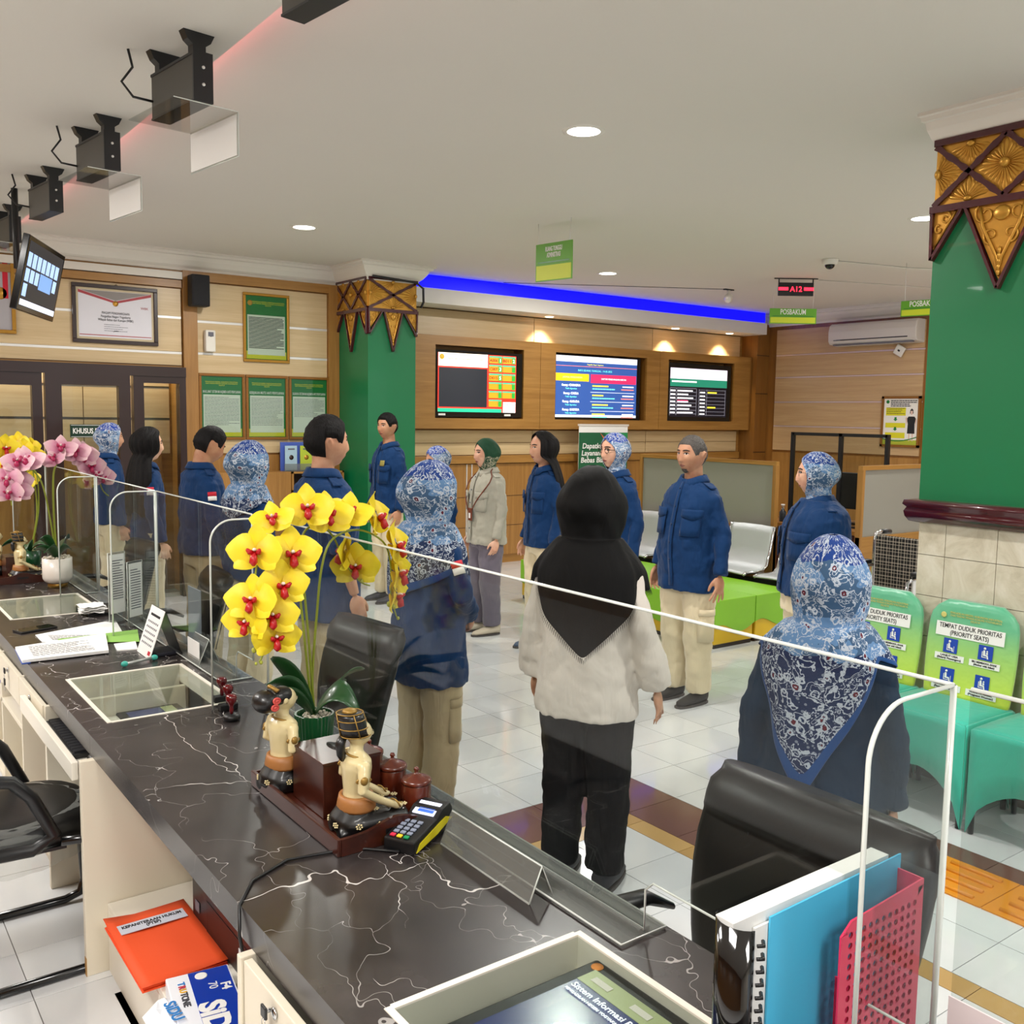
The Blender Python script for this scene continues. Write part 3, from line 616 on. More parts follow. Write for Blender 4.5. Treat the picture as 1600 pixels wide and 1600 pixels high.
def person(label, x, y, rz, Ht, sex='f', shirt=None, hem=.78, trousers=None, head='hijab', hyaw=0., hpitch=0., arms=('down', 'down'), sk='C08A66', vox=.0065, bw=1., belly=0., sleeve=1., shoes='2A2A30', scarf=None, drape='tuck', flag=True, collar=True, cuffw=1., hairm=None, lipm=None, group=None, extras=(), headk=1., far=False, name='person', epaul=True):
    s = Ht/1.7; root = None
    if sex == 'f': bw *= .93
    body = MB(); sy = [1, -1]
    hc = Vector((.012*s, 0, Ht-HC*headk-.008)); neck = Vector((-.008*s, 0, 1.41*s))
    Mh = Matrix.Translation(neck+(hc-neck)*.35) @ Matrix.Rotation(hyaw, 4, 'Z') @ Matrix.Rotation(hpitch, 4, 'Y') @ Matrix.Translation((hc-neck)*.65) @ Matrix.Diagonal((headk, headk, headk, 1))
    head_grid(body, 44 if far else 60, 56 if far else 80, Mh)
    ear = lambda sg: [(-.012, sg*.070, -.030), (-.008, sg*.076, -.018), (-.012, sg*.081, .000), (-.020, sg*.086, .018), (-.030, sg*.086, .020), (-.036, sg*.083, .006), (-.030, sg*.079, -.012), (-.018, sg*.074, -.028)]
    if head in ('short', 'balding'):
        for sg in sy:
            body.tube([Mh @ Vector(p) for p in ear(sg)], .0052*headk, 8, 0, closed=True); body.ell((0, 0, 0), (.010, .004, .018), 6, 8, 0, Mh @ Matrix.Translation((-.022, sg*.077, 0)))
    nr = .054 if sex == 'm' else .046
    body.tube([Mh @ Vector((-.022, 0, .0)), Mh @ Vector((-.020, 0, -.075)), Vector((-.014*s, 0, 1.40*s)), Vector((0, 0, 1.33*s))], [nr*.9, nr, nr*1.12*s, .075*s], 18, 0)
    body.tube([(0, 0, 1.33*s), (0, 0, 1.2*s), (0, 0, .95*s), (0, 0, .86*s)], [.07*s, .09*s, .09*s, .08*s], 14, 0)
    sh = MB(); ends = []
    zt = 1.425
    rows = []; zz = [zt, 1.41, 1.395, 1.38, 1.36, 1.335, 1.30, 1.25, 1.2, 1.12, 1.04, .96, .9]; zz = [z for z in zz if z > hem/s+.03]+[hem/s+.02, hem/s]
    for z in zz:
        fl = .008*max(0, 1.0-z)*1.2
        rows.append([tpt(2*pi*j/40, z*s, .014+fl, s, bw, belly) for j in range(40)])
    sh.grid(rows[::-1], 0, True, cv=True, caps=True)
    for k, sg in enumerate(sy):
        pose = arms[k]; E, Wr = ARM[pose] if isinstance(pose, str) else pose
        S = Vector((-.012*s, sg*.142*s*bw, 1.325*s)); E = Vector((E[0]*s, sg*E[1]*s*(.5+.5*bw), E[2]*s)); Wr = Vector((Wr[0]*s, sg*Wr[1]*s*(.5+.5*bw), Wr[2]*s))
        body.tube([S, (S+E)/2, E, (E+Wr)/2, Wr], [.036*s, .036*s, .032*s, .033*s, .023*s], 12, 0)
        fw = Vector((1, 0, 0)) if pose != 'front' else Vector((.2, 0, 1)); iw = Vector((0, -sg, 0)) if pose != 'front' else Vector((-1, 0, 0))
        hand(body, Wr+(Wr-E).normalized()*.01, (Wr-E)+Vector((0, 0, -.05)), fw, iw, s*(1.05 if sex == 'm' else .95), *( (.15, .5) if pose == 'wide' else (.38, .14)))
        c = E+(Wr-E)*sleeve if sleeve <= 1 else Wr
        q = (Wr-E).normalized(); m1 = S+(E-S)*.15
        sh.tube([S+Vector((0, -sg*.03*s, .0)), m1, (S+E)/2+Vector((-.004, 0, 0)), E, E+(c-E)*.55, c-q*.012], [.052*s, .060*s*(.4+.6*bw), .055*s, .050*s, .047*s*cuffw, .041*s*cuffw], 16, 0)
        sh.tube([c-q*.055, c-q*.05, c, c+q*.004], [.040*s*cuffw, .046*s*cuffw, .044*s*cuffw, .04*s*cuffw], 16, 0)
        ends.append((S, E, Wr, sg))
    for sg in sy: body.tube([(0, sg*.08*s, .86*s), (.01, sg*.09*s, .48*s), (-.03, sg*.098*s, .10)], [.06*s, .045*s, .028*s], 12, 0)
    root = body.build(name, skin('skin_'+sk, sk), None, loc=(x, y, 0), rz=rz, label=label, cat='person', group=group); mods(root, vox, 1)
    o = sh.build('shirt', shirt, root); mods(o, .010 if not far else .013, 4, .030, .16)
    # trousers
    tr = MB(); kn = .088; an = .082
    tr.grid([[tpt(2*pi*j/24, z*s, -.016, s, bw, 0) for j in range(24)] for z in (.76, .82, .88, .93)], 0, True, cv=True, caps=True)
    for sg in sy: tr.tube([(0, sg*.085*s, .92*s), (0, sg*.088*s, .80*s), (.008, sg*.096*s, .62*s), (.012, sg*.098*s, .46*s), (-.005, sg*.098*s, .25*s), (-.012, sg*.098*s, .075)], [.085*s, .098*s*bw, .095*s*bw, kn*s*bw, .084*s, an*s], 18, 0)
    o = tr.build('trousers', trousers, root); mods(o, .012 if not far else .015, 4, .03, .19)
    for sg in sy:   # shoes
        P = []
        for t in range(11):
            u = t/10; xx = -.085+.265*u; wd = (.036+.012*sin(pi*min(1, u*1.15)))*(1 if u < .85 else math.sqrt(max(.05, 1-((u-.85)/.155)**2))); hh = (.085-.015*u if u < .3 else .08-.048*((u-.3)/.7)**.8)*(1 if u < .93 else .75)
            if t == 0: wd *= .6
            P.append([(xx*s, sg*.1*s+wd*cos(a), max(.004, .004+hh*(sin(a)*.5+.5)**.8)) for a in [2*pi*j/14 for j in range(14)]])
        mb = MB(); mb.grid(P, 0, True, cv=True, caps=True)
        mb.prism([((-.09+.28*(.5-.5*cos(pi*k/8)))*s, sg*.1*s+.043*sin(pi*k/8)**.6) for k in range(9)]+[((-.09+.28*(.5+.5*cos(pi*k/8)))*s, sg*.1*s-.043*sin(pi*k/8)**.6) for k in range(1, 8)], .0, .014, 1)
        mb.build('shoe', [mat('shoe_'+shoes, shoes, .6), mat('shoe_sole', '4A4644' if shoes != 'C8BCA8' else 'D8D4CC', .7)], root)
    # face
    fm = MB(); Mf = Mh
    for sg in sy:
        mb = MB()
        al = lambda hw, hh, off, m, cy=0: mb.grid([[Mf @ face_yz(sg*.031+cy+hw*(2*i/10-1), .0095+hh*math.sqrt(max(0, 1-(2*i/10-1)**2))*q, off) for i in range(11)] for q in (-1, 0, 1)], m, True)
        al(.0135, .0048, .0016, 0); al(.0050, .0050, .0026, 1)
        mb.tube([Mf @ face_yz(sg*.031+.0145*(2*i/8-1), .010+.0058*(1-(2*i/8-1)**2), .0022) for i in range(9)], .0014, 5, 2)
        mb.build('eye', [m_eyew, m_iris, m_lash], root)
        mb = MB(); mb.tube([Mf @ face_yz(sg*(.013+.036*i/8), .025+.006*sin(pi*(.15+.75*i/8)), .0006) for i in range(9)], [.0022+.0012*sin(pi*i/8) for i in range(9)], 6, 0); mb.build('eyebrow', m_lash, root)
    mb = MB(); 
    for q in (0, 1): mb.grid([[Mf @ face_yz(.023*(2*i/12-1), -.061+(1 if q else -1)*k*(.0065 if q else .0085)*(1-abs(2*i/12-1)**2), .0012) for i in range(13)] for k in (0, .5, 1)], 0, True)
    mb.build('lips', lipm or (m_lip if sex == 'f' else m_lipm), root)
    if head in ('short', 'balding'):
        mb = MB(); P = []; nu, nv = 30, 56; top = .017 if head == 'short' else .006
        def hl(th):   # hairline latitude (nz) by longitude
            c = cos(th); 
            return .50+.10*(c-.6) if c > .75 else (.50-.62*(.75-c)/.35 if c > .40 else (-.02 if c > .16 else (.16 if c > -.34 else -.62)))
        for i in range(nu+1):
            row = []
            for j in range(nv):
                th = 2*pi*j/nv; lo = math.asin(max(-.7, min(.6, hl(th)))); ph = lo+(pi/2-.001-lo)*i/nu; e = min(1, i/5)
                th_ = top*(.45+.55*max(0, sin(ph)))*e + (.005*noise.noise(Vector((cos(th)*9, sin(th)*9, ph*11)))*e); th_ = th_ if e > 0 else -.003
                row.append(face_pt(cos(ph)*cos(th), cos(ph)*sin(th), sin(ph), th_))
            P.append(row)
        mb.grid(P, 0, True, cv=True, caps=True, M=Mh); mb.build('hair', hairm or m_hair, root)
    if head == 'long':
        mb = MB(); P = []; n = 64; rows_ = [('h', q) for q in (1.55, 1.35, 1.15, .95, .75, .5, .25, 0, -.25, -.5)]+[('b', q) for q in (.02, .08, .15, .22, .3, .38, .42)]
        for kind, q in rows_:
            row = []
            for j in range(n+1):
                if kind == 'h':
                    w0 = .18 if q > .9 else (1.02 if q < .5 else .18+(.9-q)/.4*.84); th = w0+(2*pi-2*w0)*j/n
                    if q > .95: th = 2*pi*j/n
                    p = Mh @ face_pt(cos(q)*cos(th), cos(q)*sin(th), sin(q), .013+.003*sin(th*19)+(.012 if (cos(th) < 0 and q < .6) else 0))
                else:
                    th = 1.5+(2*pi-3.0)*j/n; base = Mh @ Vector((-.01, 0, -.07)); rx, ry = .100+.10*min(q, .15), .088+.5*min(q, .16)
                    p = Vector((base.x+(rx+.003*sin(th*23))*cos(th)-.03*min(1, q*5), base.y+(ry+.003*sin(th*17))*sin(th), base.z-q+.02*sin(th*7)*(q > .35)))
                row.append(p)
            P.append(row)
        mb.grid(P, 0, True); o = mb.build('hair', m_hair, root); so = o.modifiers.new('solid', 'SOLIDIFY'); so.thickness = .006; so.offset = -1; sb = o.modifiers.new('sub', 'SUBSURF'); sb.levels = 1; sb.render_levels = 1
    if head == 'hijab':
        build_scarf(root, Mh, s, bw, scarf, drape, hyaw, rz)
    if collar:
        mb = MB(); P = []
        for r_, z_ in ((.070, 1.405), (.068, 1.432), (.070, 1.448), (.077, 1.449), (.089, 1.424), (.098, 1.408)):
            P.append([Vector((s*(-.010+r_*cos(th)*1.02), s*r_*sin(th)*1.06, s*(z_-(.028*(max(0, cos(th))**2)) - (.012 if r_ > .09 and cos(th) > .7 else 0)))) for th in [.16+(2*pi-.32)*j/36 for j in range(37)]])
        mb.grid(P, 0, True); o = mb.build('collar', shirt, root); so = o.modifiers.new('solid', 'SOLIDIFY'); so.thickness = .003
    def patch(nm, th0, th1, z0, z1, m, off=.024, th=.004, nseg=6, drop=0, nz_=3):
        mb = MB(); P = []
        for i in range(nz_+1):
            z = z0+(z1-z0)*i/nz_
            P.append([tpt(th0+(th1-th0)*j/nseg, (z-(drop*(1-abs(2*j/nseg-1)) if i == 0 else 0))*s, off, s, bw, belly) for j in range(nseg+1)])
        mb.grid(P, 0, True); o = mb.build(nm, m, root); so = o.modifiers.new('solid', 'SOLIDIFY'); so.thickness = th; so.offset = 1; return o
    if 'pockets' in extras:
        for sg in sy:
            a, b = (.32, .95) if sg > 0 else (-.95, -.32)
            patch('pocket', a, b, 1.08, 1.22, shirt, .022, .003); patch('pocket_flap', a-.03, b+.03, 1.20, 1.245, shirt, .027, .004, drop=.018)
        patch('placket', -.07, .07, hem/s+.03, 1.41, shirt, .022, .003, 2, nz_=10)
        mb = MB()
        for q in range(5): mb.ell(tuple(tpt(.0, (1.37-.11*q)*s, .030, s, bw, belly)), (.003, .006, .006), 5, 8)
        mb.build('buttons', mat('button_blue', '0A2A50' if shirt == m_navy else '9A9688', .4), root)
    if 'badge' in extras:
        patch('badge', .42, .66, 1.235, 1.285, mat('badge_gold', '8E8440', .5), .032, .004)
    if 'lanyard' in extras:
        mb = MB(); mm = mat('lanyard_brown', '6A3018', .6)
        for sg in sy: mb.tube([tpt(sg*1.5, 1.44*s, .03, s, bw)]+[tpt(sg*(1.3-1.15*t), (1.42-.34*t)*s, .032, s, bw, belly) for t in [q/8 for q in range(9)]], .005, 6, 0)
        mb.build('lanyard', mm, root)
        p = tpt(.08, 1.05*s, .036, s, bw, belly); MB().box(tuple(p), (.008, .062, .10)).build('id_card', mm, root, bevel=.004); MB().box((p.x+.005, p.y, p.z-.01), (.003, .025, .04)).build('id_photo', m_fw, root)
    if 'pin' in extras: patch('pin', .5, .62, 1.30, 1.325, mat('pin_metal', 'D8C8A0', .3, .5), .03, .004)
    if epaul:
        for S, E, Wr, sg in ends:
            mb = MB(); a = Vector((-.008*s, sg*.088*s, 1.406*s)); b = Vector((-.012*s, sg*.160*s*bw, 1.368*s))
            mb.add([a+Vector((.022, 0, 0)), a-Vector((.022, 0, 0)), b-Vector((.025, 0, 0)), b+Vector((.025, 0, 0))]+[p+Vector((0, 0, .008)) for p in (a+Vector((.022, 0, 0)), a-Vector((.022, 0, 0)), b-Vector((.025, 0, 0)), b+Vector((.025, 0, 0)))], [(0, 1, 2, 3), (7, 6, 5, 4), (0, 4, 5, 1), (1, 5, 6, 2), (2, 6, 7, 3), (3, 7, 4, 0)])
            mb.build('epaulette', shirt, root, bevel=.003)
    if flag:
        S, E, Wr, sg = ends[1]; d = (E-S).normalized(); cpt = S+(E-S)*.34; out = Vector((-.35, sg, 0)); out = (out-d*out.dot(d)).normalized(); side = d.cross(out); rr = .060*s*(.4+.6*bw)+.006
        for nm, c0, c1, m in (('flag_patch', 0, .028, m_red), ('flag_patch', .028, .056, m_fw)):
            mb = MB(); P = [[cpt+d*(c0+(c1-c0)*i)+(out*cos(a)+side*sin(a))*rr for a in [-.42+.84*j/6 for j in range(7)]] for i in (0, 1)]
            mb.grid(P, 0, True); o = mb.build(nm, m, root, label='red half of the flag patch' if m == m_red else 'white half of the flag patch'); so = o.modifiers.new('solid', 'SOLIDIFY'); so.thickness = .003; so.offset = 0
    if 'cargo' in extras:
        for sg in sy:
            mb = MB(); mb.grid([[(.012+.075*cos(a)*s, sg*(.098*s+.102*s*bw*.97*sin(a)), z*s) for a in [.55+1.5*j/6 for j in range(7)]] for z in (.42, .48, .54, .60)], 0, True); o = mb.build('cargo_pocket', trousers, root); so = o.modifiers.new('solid', 'SOLIDIFY'); so.thickness = .008; so.offset = 1
            mb = MB(); mb.grid([[(.012+.08*cos(a)*s, sg*(.098*s+.106*s*bw*.97*sin(a)), z*s) for a in [.6+1.4*j/6 for j in range(7)]] for z in (.585, .625)], 0, True); o = mb.build('cargo_flap', trousers, root); so = o.modifiers.new('solid', 'SOLIDIFY'); so.thickness = .009; so.offset = 1
    if 'glasses' in extras or 'thin_glasses' in extras:
        mb = MB(); rr = .0022 if 'glasses' in extras else .001; w_ = .021
        for sg in sy:
            mb.tube([Mf @ (Vector((face_yz(sg*.031, .008).x+.012, sg*.033+w_*cos(a)*(1 if abs(cos(a)) < .9 else .97), .006+.017*sin(a)))) for a in [2*pi*k/20 for k in range(20)]], rr, 6, 0, closed=True)
            mb.tube([Mf @ Vector((face_yz(.031, .008).x+.011, sg*.055, .010)), Mf @ Vector((.06, sg*.071, .010)), Mf @ Vector((-.01, sg*.080, .006))], rr, 6, 0)
        mb.tube([Mf @ Vector((face_yz(.031, .008).x+.013, .013*q, .010)) for q in (-1, 0, 1)], rr, 6, 0)
        mb.build('glasses', mat('glasses_frame', '0A0808', .2), root)
    if 'goatee' in extras:
        mb = MB(); mb.grid([[Mf @ face_yz(.022*(2*i/10-1), -.082-.028*k*(1-.3*abs(2*i/10-1)), .004+.006*k) for i in range(11)] for k in (0, .35, .7, 1)], 0, True); mb.build('goatee', m_hairg, root)
    if 'moustache' in extras:
        mb = MB(); mb.grid([[Mf @ face_yz(.022*(2*i/10-1), -.047-.006*k, .002) for i in range(11)] for k in (0, 1)], 0, True); mb.build('moustache', m_hair, root)
    return root
def build_scarf(root, Mh, s, bw, m, drape, hyaw, rz):
    n = 72; P = []; UV = []; fr = []
    zs = [.118, .114, .105, .09, .072, .05, .028, .005, -.02, -.045, -.068, -.088, -.102]
    loose = drape.get('loose', 1.) if isinstance(drape, dict) else 1.
    acc = 0
    for k, z in enumerate(zs):
        nz = max(-.96, min(.9999, z/(HC+.004))); row = []; uvr = []
        t = (z+.020)/.092; to = 1.10*math.sqrt(max(0, 1-t*t)) if abs(t) < 1 else 0
        if z < -.06: to = max(to, .0)
        r = math.sqrt(max(0, 1-nz*nz)); acc += 0 if k == 0 else max(.010, abs(zs[k-1]-z)*1.15)
        for j in range(n+1):
            th = to+(2*pi-2*to)*j/n; c = cos(th)
            kk = max(0, min(1, (.35-c)/.7)) if drape == 'tuck' else max(0, min(1, (.72-c)/.6)); rb = (.97 if drape != 'tuck' else .80) if z < 0 else r; ru = r+(max(r, rb)-r)*kk*min(1, max(0, -z/.03))
            p = face_pt(r*c, r*sin(th), nz, .011*loose)
            if ru > r: wy = 1-.26*max(0, -nz)**1.6; p.y = HB*ru*sin(th)*(wy+(1-wy)*kk)+.011*loose*ru*sin(th); p.x = p.x+(HA*1.0*ru*c-p.x)*kk if c < 0 else p.x
            if c < 0: p.x -= .013*loose*(c*c)*math.exp(-((z+.005)/.075)**2)
            if c < .3: p.y *= 1+.10*loose*math.exp(-((z+.02)/.07)**2)
            if to == 0 and c > .6 and z < 0: p.x = min(p.x, .075)
            rip = .0022*sin(th*9+z*60)*(1 if z < .06 else 0); p.x += rip*c; p.y += rip*sin(th)
            row.append(Mh @ p); uvr.append(((th-pi)*.11+1+pi*.11, acc))
        P.append(row); UV.append(uvr)
    base = [Vector(p) for p in P[-1]]
    nb = 16; tuck = drape == 'tuck'
    zc = (Mh @ Vector((0, 0, -.115))).z
    if tuck:
        lv = [(.30, 1.455, .070, .066), (.6, 1.435, .070, .068), (1., 1.40, .073, .075)]
        for q, z, a, b in lv:
            row = []; uvr = []; acc += .03
            for j in range(n+1):
                th = 2*pi*j/n; rip = 1+.05*sin(th*11+q*4)
                e = Vector((s*(-.006+a*cos(th)*rip), s*b*sin(th)*rip, min(zc-.02*q, z*s)))
                row.append(e); uvr.append(((th-pi)*.11+1+pi*.11, acc))
            P.append(row); UV.append(uvr)
    else:
        zf, zsd, zb = drape['z']; blimit = drape.get('w', 1.15); w2 = drape.get('wide', 1.)
        HB_ = [(1.455, .120, .116), (1.42, .123, .134), (1.39, .128, .158), (1.355, .132, .186), (1.31, .140, .212), (1.22, .148, .226), (.8, .155, .228)]
        def dims(z):
            z = min(1.455, z)
            for a, b in zip(HB_[:-1], HB_[1:]):
                if b[0] <= z <= a[0]: k = (z-a[0])/(b[0]-a[0]); return a[1]+(b[1]-a[1])*k, a[2]+(b[2]-a[2])*k
            return HB_[-1][1:]
        accs = [acc]*(n+1)
        for i in range(1, nb+1):
            q = i/nb; row = []; uvr = []
            for j in range(n+1):
                th = 2*pi*j/n; dl = abs(((th-pi+drape.get('shift', 0)+pi) % (2*pi))-pi)
                ze = zsd+(zb-zsd)*max(0, 1-dl/blimit) if dl < blimit else zsd+(zf-zsd)*min(1, (dl-blimit)/(pi-blimit))
                zt0 = 1.455; z = zt0+(ze-zt0)*q
                a, b = dims(z); fo = 1+.045*q*sin(th*drape.get('n', 9)+1)+.03*q*sin(th*5)+.014*sin(th*13+q*5)
                p = Vector((s*(-.006+a*bw*cos(th)*fo)-(.012*sin(q*3)*(cos(th) < 0)), s*b*(.5+.5*bw)*w2*sin(th)*fo, min(zc-.012*q, z*s)))
                if i <= 2: p = P[-1][j].lerp(p, .6)
                row.append(p); accs[j] += (p-P[-1][j]).length; uvr.append(((th-pi)*(.13+.08*q)+1+pi*.11, accs[j]))
            P.append(row); UV.append(uvr)
    mb = MB(); nrow = len(P)
    def mf(i, j):
        return 1 if (not tuck and i >= nrow-3) else 0
    mb.grid(P, 0, True, uv=UV, matf=mf)
    mm = m if isinstance(m, list) else [m, m_border]
    o = mb.build('headscarf', mm, root); so = o.modifiers.new('solid', 'SOLIDIFY'); so.thickness = .004; so.offset = 1
    sb = o.modifiers.new('sub', 'SUBSURF'); sb.levels = 1; sb.render_levels = 1
    if not tuck and drape.get('fringe'):
        fb = MB()
        for j in range(0, n):
            for q in range(3):
                p = P[-1][j].lerp(P[-1][j+1], q/3); d = Vector((cos(2*pi*j/n)*.006, sin(2*pi*j/n)*.006, -.018)); w_ = (P[-1][j+1]-P[-1][j]).normalized()*.0016
                fb.add([p-w_, p+w_, p+d+w_*.3, p+d-w_*.3], [(0, 1, 2, 3)])
        fb.build('fringe', mm[0], root, kind='stuff')
if 1:
    # the row with its back to the counter
    person('woman in blue floral headscarf at the far left by the staff door, in profile', 2.0, 8.21, 0, 1.64, 'f', m_navy, .82, m_cr, scarf=m_scarf_far, far=True, vox=.008, sk='C4906E', bw=.92)
    person('young woman with long loose black hair in profile, blue shirt, near the far end', 2.0, 7.14, 0, 1.62, 'f', m_navy, .80, m_cr, head='long', sk='DDAE8C', vox=.007, bw=.9)
    person('stocky man with short black hair bowing his head, blue shirt', 2.1, 6.25, .1, 1.66, 'm', m_navy, .82, m_khaki, head='short', hpitch=.42, sk='B07850', vox=.007, belly=.03, extras=('moustache',))
    person('woman in grey-blue floral headscarf seen from behind, left of the tall man', 2.12, 5.5, .35, 1.56, 'f', m_navy, .76, m_cr, collar=False, scarf=[m_scarf, m_scarf], drape={'z': (1.25, 1.34, 1.22), 'w': 1.3, 'loose': 2.8}, sk='C4906E', vox=.008)
    person('tall man with short black hair seen from behind, blue short-sleeved shirt', 2.1, 4.42, .0, 1.73, 'm', m_navy, .73, m_khaki, head='short', headk=1.07, hyaw=-.05, sk='C08A66', vox=.006, bw=1.05, sleeve=.12, cuffw=1.25)
    person('woman in patterned headscarf with khaki trousers seen from behind, hands in front', 2.12, 3.46, .12, 1.54, 'f', m_navy, .62, m_khaki, collar=False, scarf=m_scarf, drape={'z': (1.1, 1.22, 1.08), 'w': 1.7, 'loose': 2.6, 'n': 7, 'shift': .3}, arms=('front', 'front'), sk='C08A66', vox=.008, bw=1.12, shoes='2A2A30', extras=('cargo',))
    person('woman in fringed black headscarf, white blouse and black trousers seen from behind', 2.3, 2.63, .5, 1.555, 'f', m_whites, .66, m_tblack, scarf=[m_bscarf, m_bscarf], drape={'z': (1.15, 1.27, .97), 'w': 1.25, 'loose': 2.6, 'n': 5, 'shift': -.15, 'fringe': 1, 'wide': 1.05}, arms=('down', 'wide'), sk='C08A66', vox=.008, bw=1.13, flag=False, collar=False, epaul=False, cuffw=1.5)
    person('woman in blue patterned headscarf standing behind the large black chair, nearest to the camera', 2.27, 1.59, .42, 1.43, 'f', m_teal, .60, m_teal, scarf=m_scarf, drape={'z': (1.2, 1.335, .86), 'w': 1.12, 'loose': 1.5, 'n': 7, 'shift': .12, 'wide': 1.0}, arms=('near', 'near'), sk='C08A66', vox=.008, bw=1.16, flag=False, collar=False, epaul=False, extras=())
    # the row facing the counter
    person('man in blue shirt with a badge standing in front of the green pillar', 4.37, 7.86, pi+.05, 1.748, 'm', m_navy, .84, m_cr, head='short', sk='B8805A', vox=.0065, bw=.97, hyaw=.25, extras=('pockets', 'badge'), flag=False, far=False, shoes='3A3A44')
    person('woman in blue floral headscarf half hidden behind another woman, face turned down', 4.3, 6.84, pi-.1, 1.49, 'f', m_navy, .7, m_cr, scarf=m_scarf_far, far=True, vox=.008, hpitch=.2, sk='C4906E')
    person('woman in green floral headscarf and grey shirt with a brown lanyard', 4.38, 6.27, pi-.12, 1.565, 'f', m_grey, .73, m_tgrey, scarf=m_gscarf, drape='tuck', arms=('down', 'down'), sk='D8A484', vox=.0065, bw=1.14, shoes='C8BCA8', extras=('pockets', 'lanyard'), flag=False)
    person('woman with long loose black hair facing left beside the roll-up banner', 4.42, 5.6, pi-.15, 1.63, 'f', m_navy, .78, m_cr, head='long', sk='C4906E', vox=.0065, bw=.95, shoes='4A5A70', extras=('pockets',), flag=False)
    person('woman in blue headscarf and thick black glasses in front of the banner', 4.35, 4.74, pi-.05, 1.645, 'f', m_navy, .78, m_cr, scarf=m_scarf_far, sk='D8A484', vox=.006, bw=1.0, extras=('pockets', 'glasses', 'pin'), flag=False)
    person('man with greying hair and goatee facing the camera side, blue shirt, cream trousers', 4.36, 4.06, pi+.02, 1.648, 'm', m_navy, .71, m_cr, head='balding', hairm=m_hairg, sk='B8825E', vox=.0055, bw=1.04, belly=.03, arms=('wide', 'down'), shoes='1A1816', extras=('pockets', 'goatee', 'cargo'), flag=False, headk=1.0)
    person('woman in blue headscarf and thin glasses in left profile near the tiled pillar', 4.42, 3.2, radians(145), 1.578, 'f', m_navy, .80, m_cr, scarf=m_scarf, sk='D8A484', hyaw=-.3, vox=.0065, bw=1.5, cuffw=1.6, sleeve=.92, extras=('pockets', 'thin_glasses'), flag=False)
# ================= COUNTER =================
def dep(x, y, d): return C0 + _ray(x, y)*d
t_ = NT('black_marble_laminate'); v_ = t_.coord('Position', (1, 1, 1)); wv = t_.noise(v_, 2.2, 4, .6, 0)
vm = t_.n('VectorMath', operation='ADD'); sc_ = t_.n('VectorMath', operation='SCALE'); sc_.inputs['Scale'].default_value = .55; t_.l(wv.outputs['Color'], sc_.inputs[0]); t_.l(v_, vm.inputs[0]); t_.l(sc_.outputs[0], vm.inputs[1])
def veins(scale, w_, seed):
    mp = t_.n('Mapping'); mp.inputs['Location'].default_value = (seed, seed*.7, 0); mp.inputs['Rotation'].default_value = (0, 0, seed); mp.inputs['Scale'].default_value = (1, .45, 1); t_.l(vm.outputs[0], mp.inputs[0])
    vo = t_.n('TexVoronoi', feature='DISTANCE_TO_EDGE'); vo.inputs['Scale'].default_value = scale; t_.l(mp.outputs[0], vo.inputs['Vector'])
    nn = t_.noise(mp.outputs[0], 5, 3); wid = t_.math('MULTIPLY', t_.math('SUBTRACT', nn.outputs[0], .38), w_); return t_.math('LESS_THAN', vo.outputs['Distance'], wid)
ve = t_.math('MAXIMUM', veins(2.6, .016, 1.3), t_.math('MULTIPLY', veins(5.0, .013, 4.1), .5))
cl_ = t_.noise(v_, 5, 5, .6); base_ = t_.ramp(cl_.outputs[0], [(.3, '211D1E'), (.75, '3E3837')])
t_.set(Base_Color=t_.mix(ve, base_, 'C9C4C0'), Roughness=.27); t_.b.inputs['Specular IOR Level'].default_value = .55; m_marb = t_.m
m_cab = mat('cream_cabinet_board', 'DCD3BF', .45, var=.02); m_wboard = mat('white_cabinet_board', 'E6E0D2', .45, var=.02)
m_acr = glassy('acrylic', 'F1F3F2', 1.49, .5); m_acre = mat('acrylic_edge', 'DDE2DC', .15, spec=.6); m_acrh = glassy('acrylic_dusty', 'D8D8D6', 1.49, 1.0, haze=.12)
CX0, CX1, CZ = .675, 1.333, .75
wells = [(.75, 1.175, .80, 1.352), (.75, 1.170, 3.170, 3.776), (.76, 1.170, 5.0, 5.552)]
ct = thing('reception_counter', 'long staff counter with black marble-look worktop and cream cabinets below', 'counter', (1.0, 3.2, 0))
segs = [-.45, 3.095, 6.9]
def topseg(y0, y1, ws):
    mb = MB(); ys = [y0]
    for w_ in ws: ys += [w_[2], w_[3]]
    ys.append(y1)
    for i in range(0, len(ys), 2): mb.bx(CX0, CX1, ys[i], ys[i+1], CZ-.065, CZ)
    for w_ in ws: mb.bx(CX0, w_[0], w_[2], w_[3], CZ-.065, CZ).bx(w_[1], CX1, w_[2], w_[3], CZ-.065, CZ)
    return mb
topseg(-.45, 3.09, wells[:1]).build('worktop', m_marb, ct, W=True); topseg(3.0915, 6.9, wells[1:]).build('worktop', m_marb, ct, W=True)
MB().bx(1.16, 1.18, -.4, 6.85, 0, .685).build('front_panel', m_cab, ct, W=True)
def board(n, m, *b): return MB().bx(*b).build(n, m, ct, W=True, bevel=.002)
board('side_panel', m_cab, .635, 1.16, 3.035, 3.062, 0, .685); board('side_panel', m_cab, .66, 1.16, 3.69, 3.715, 0, .685)
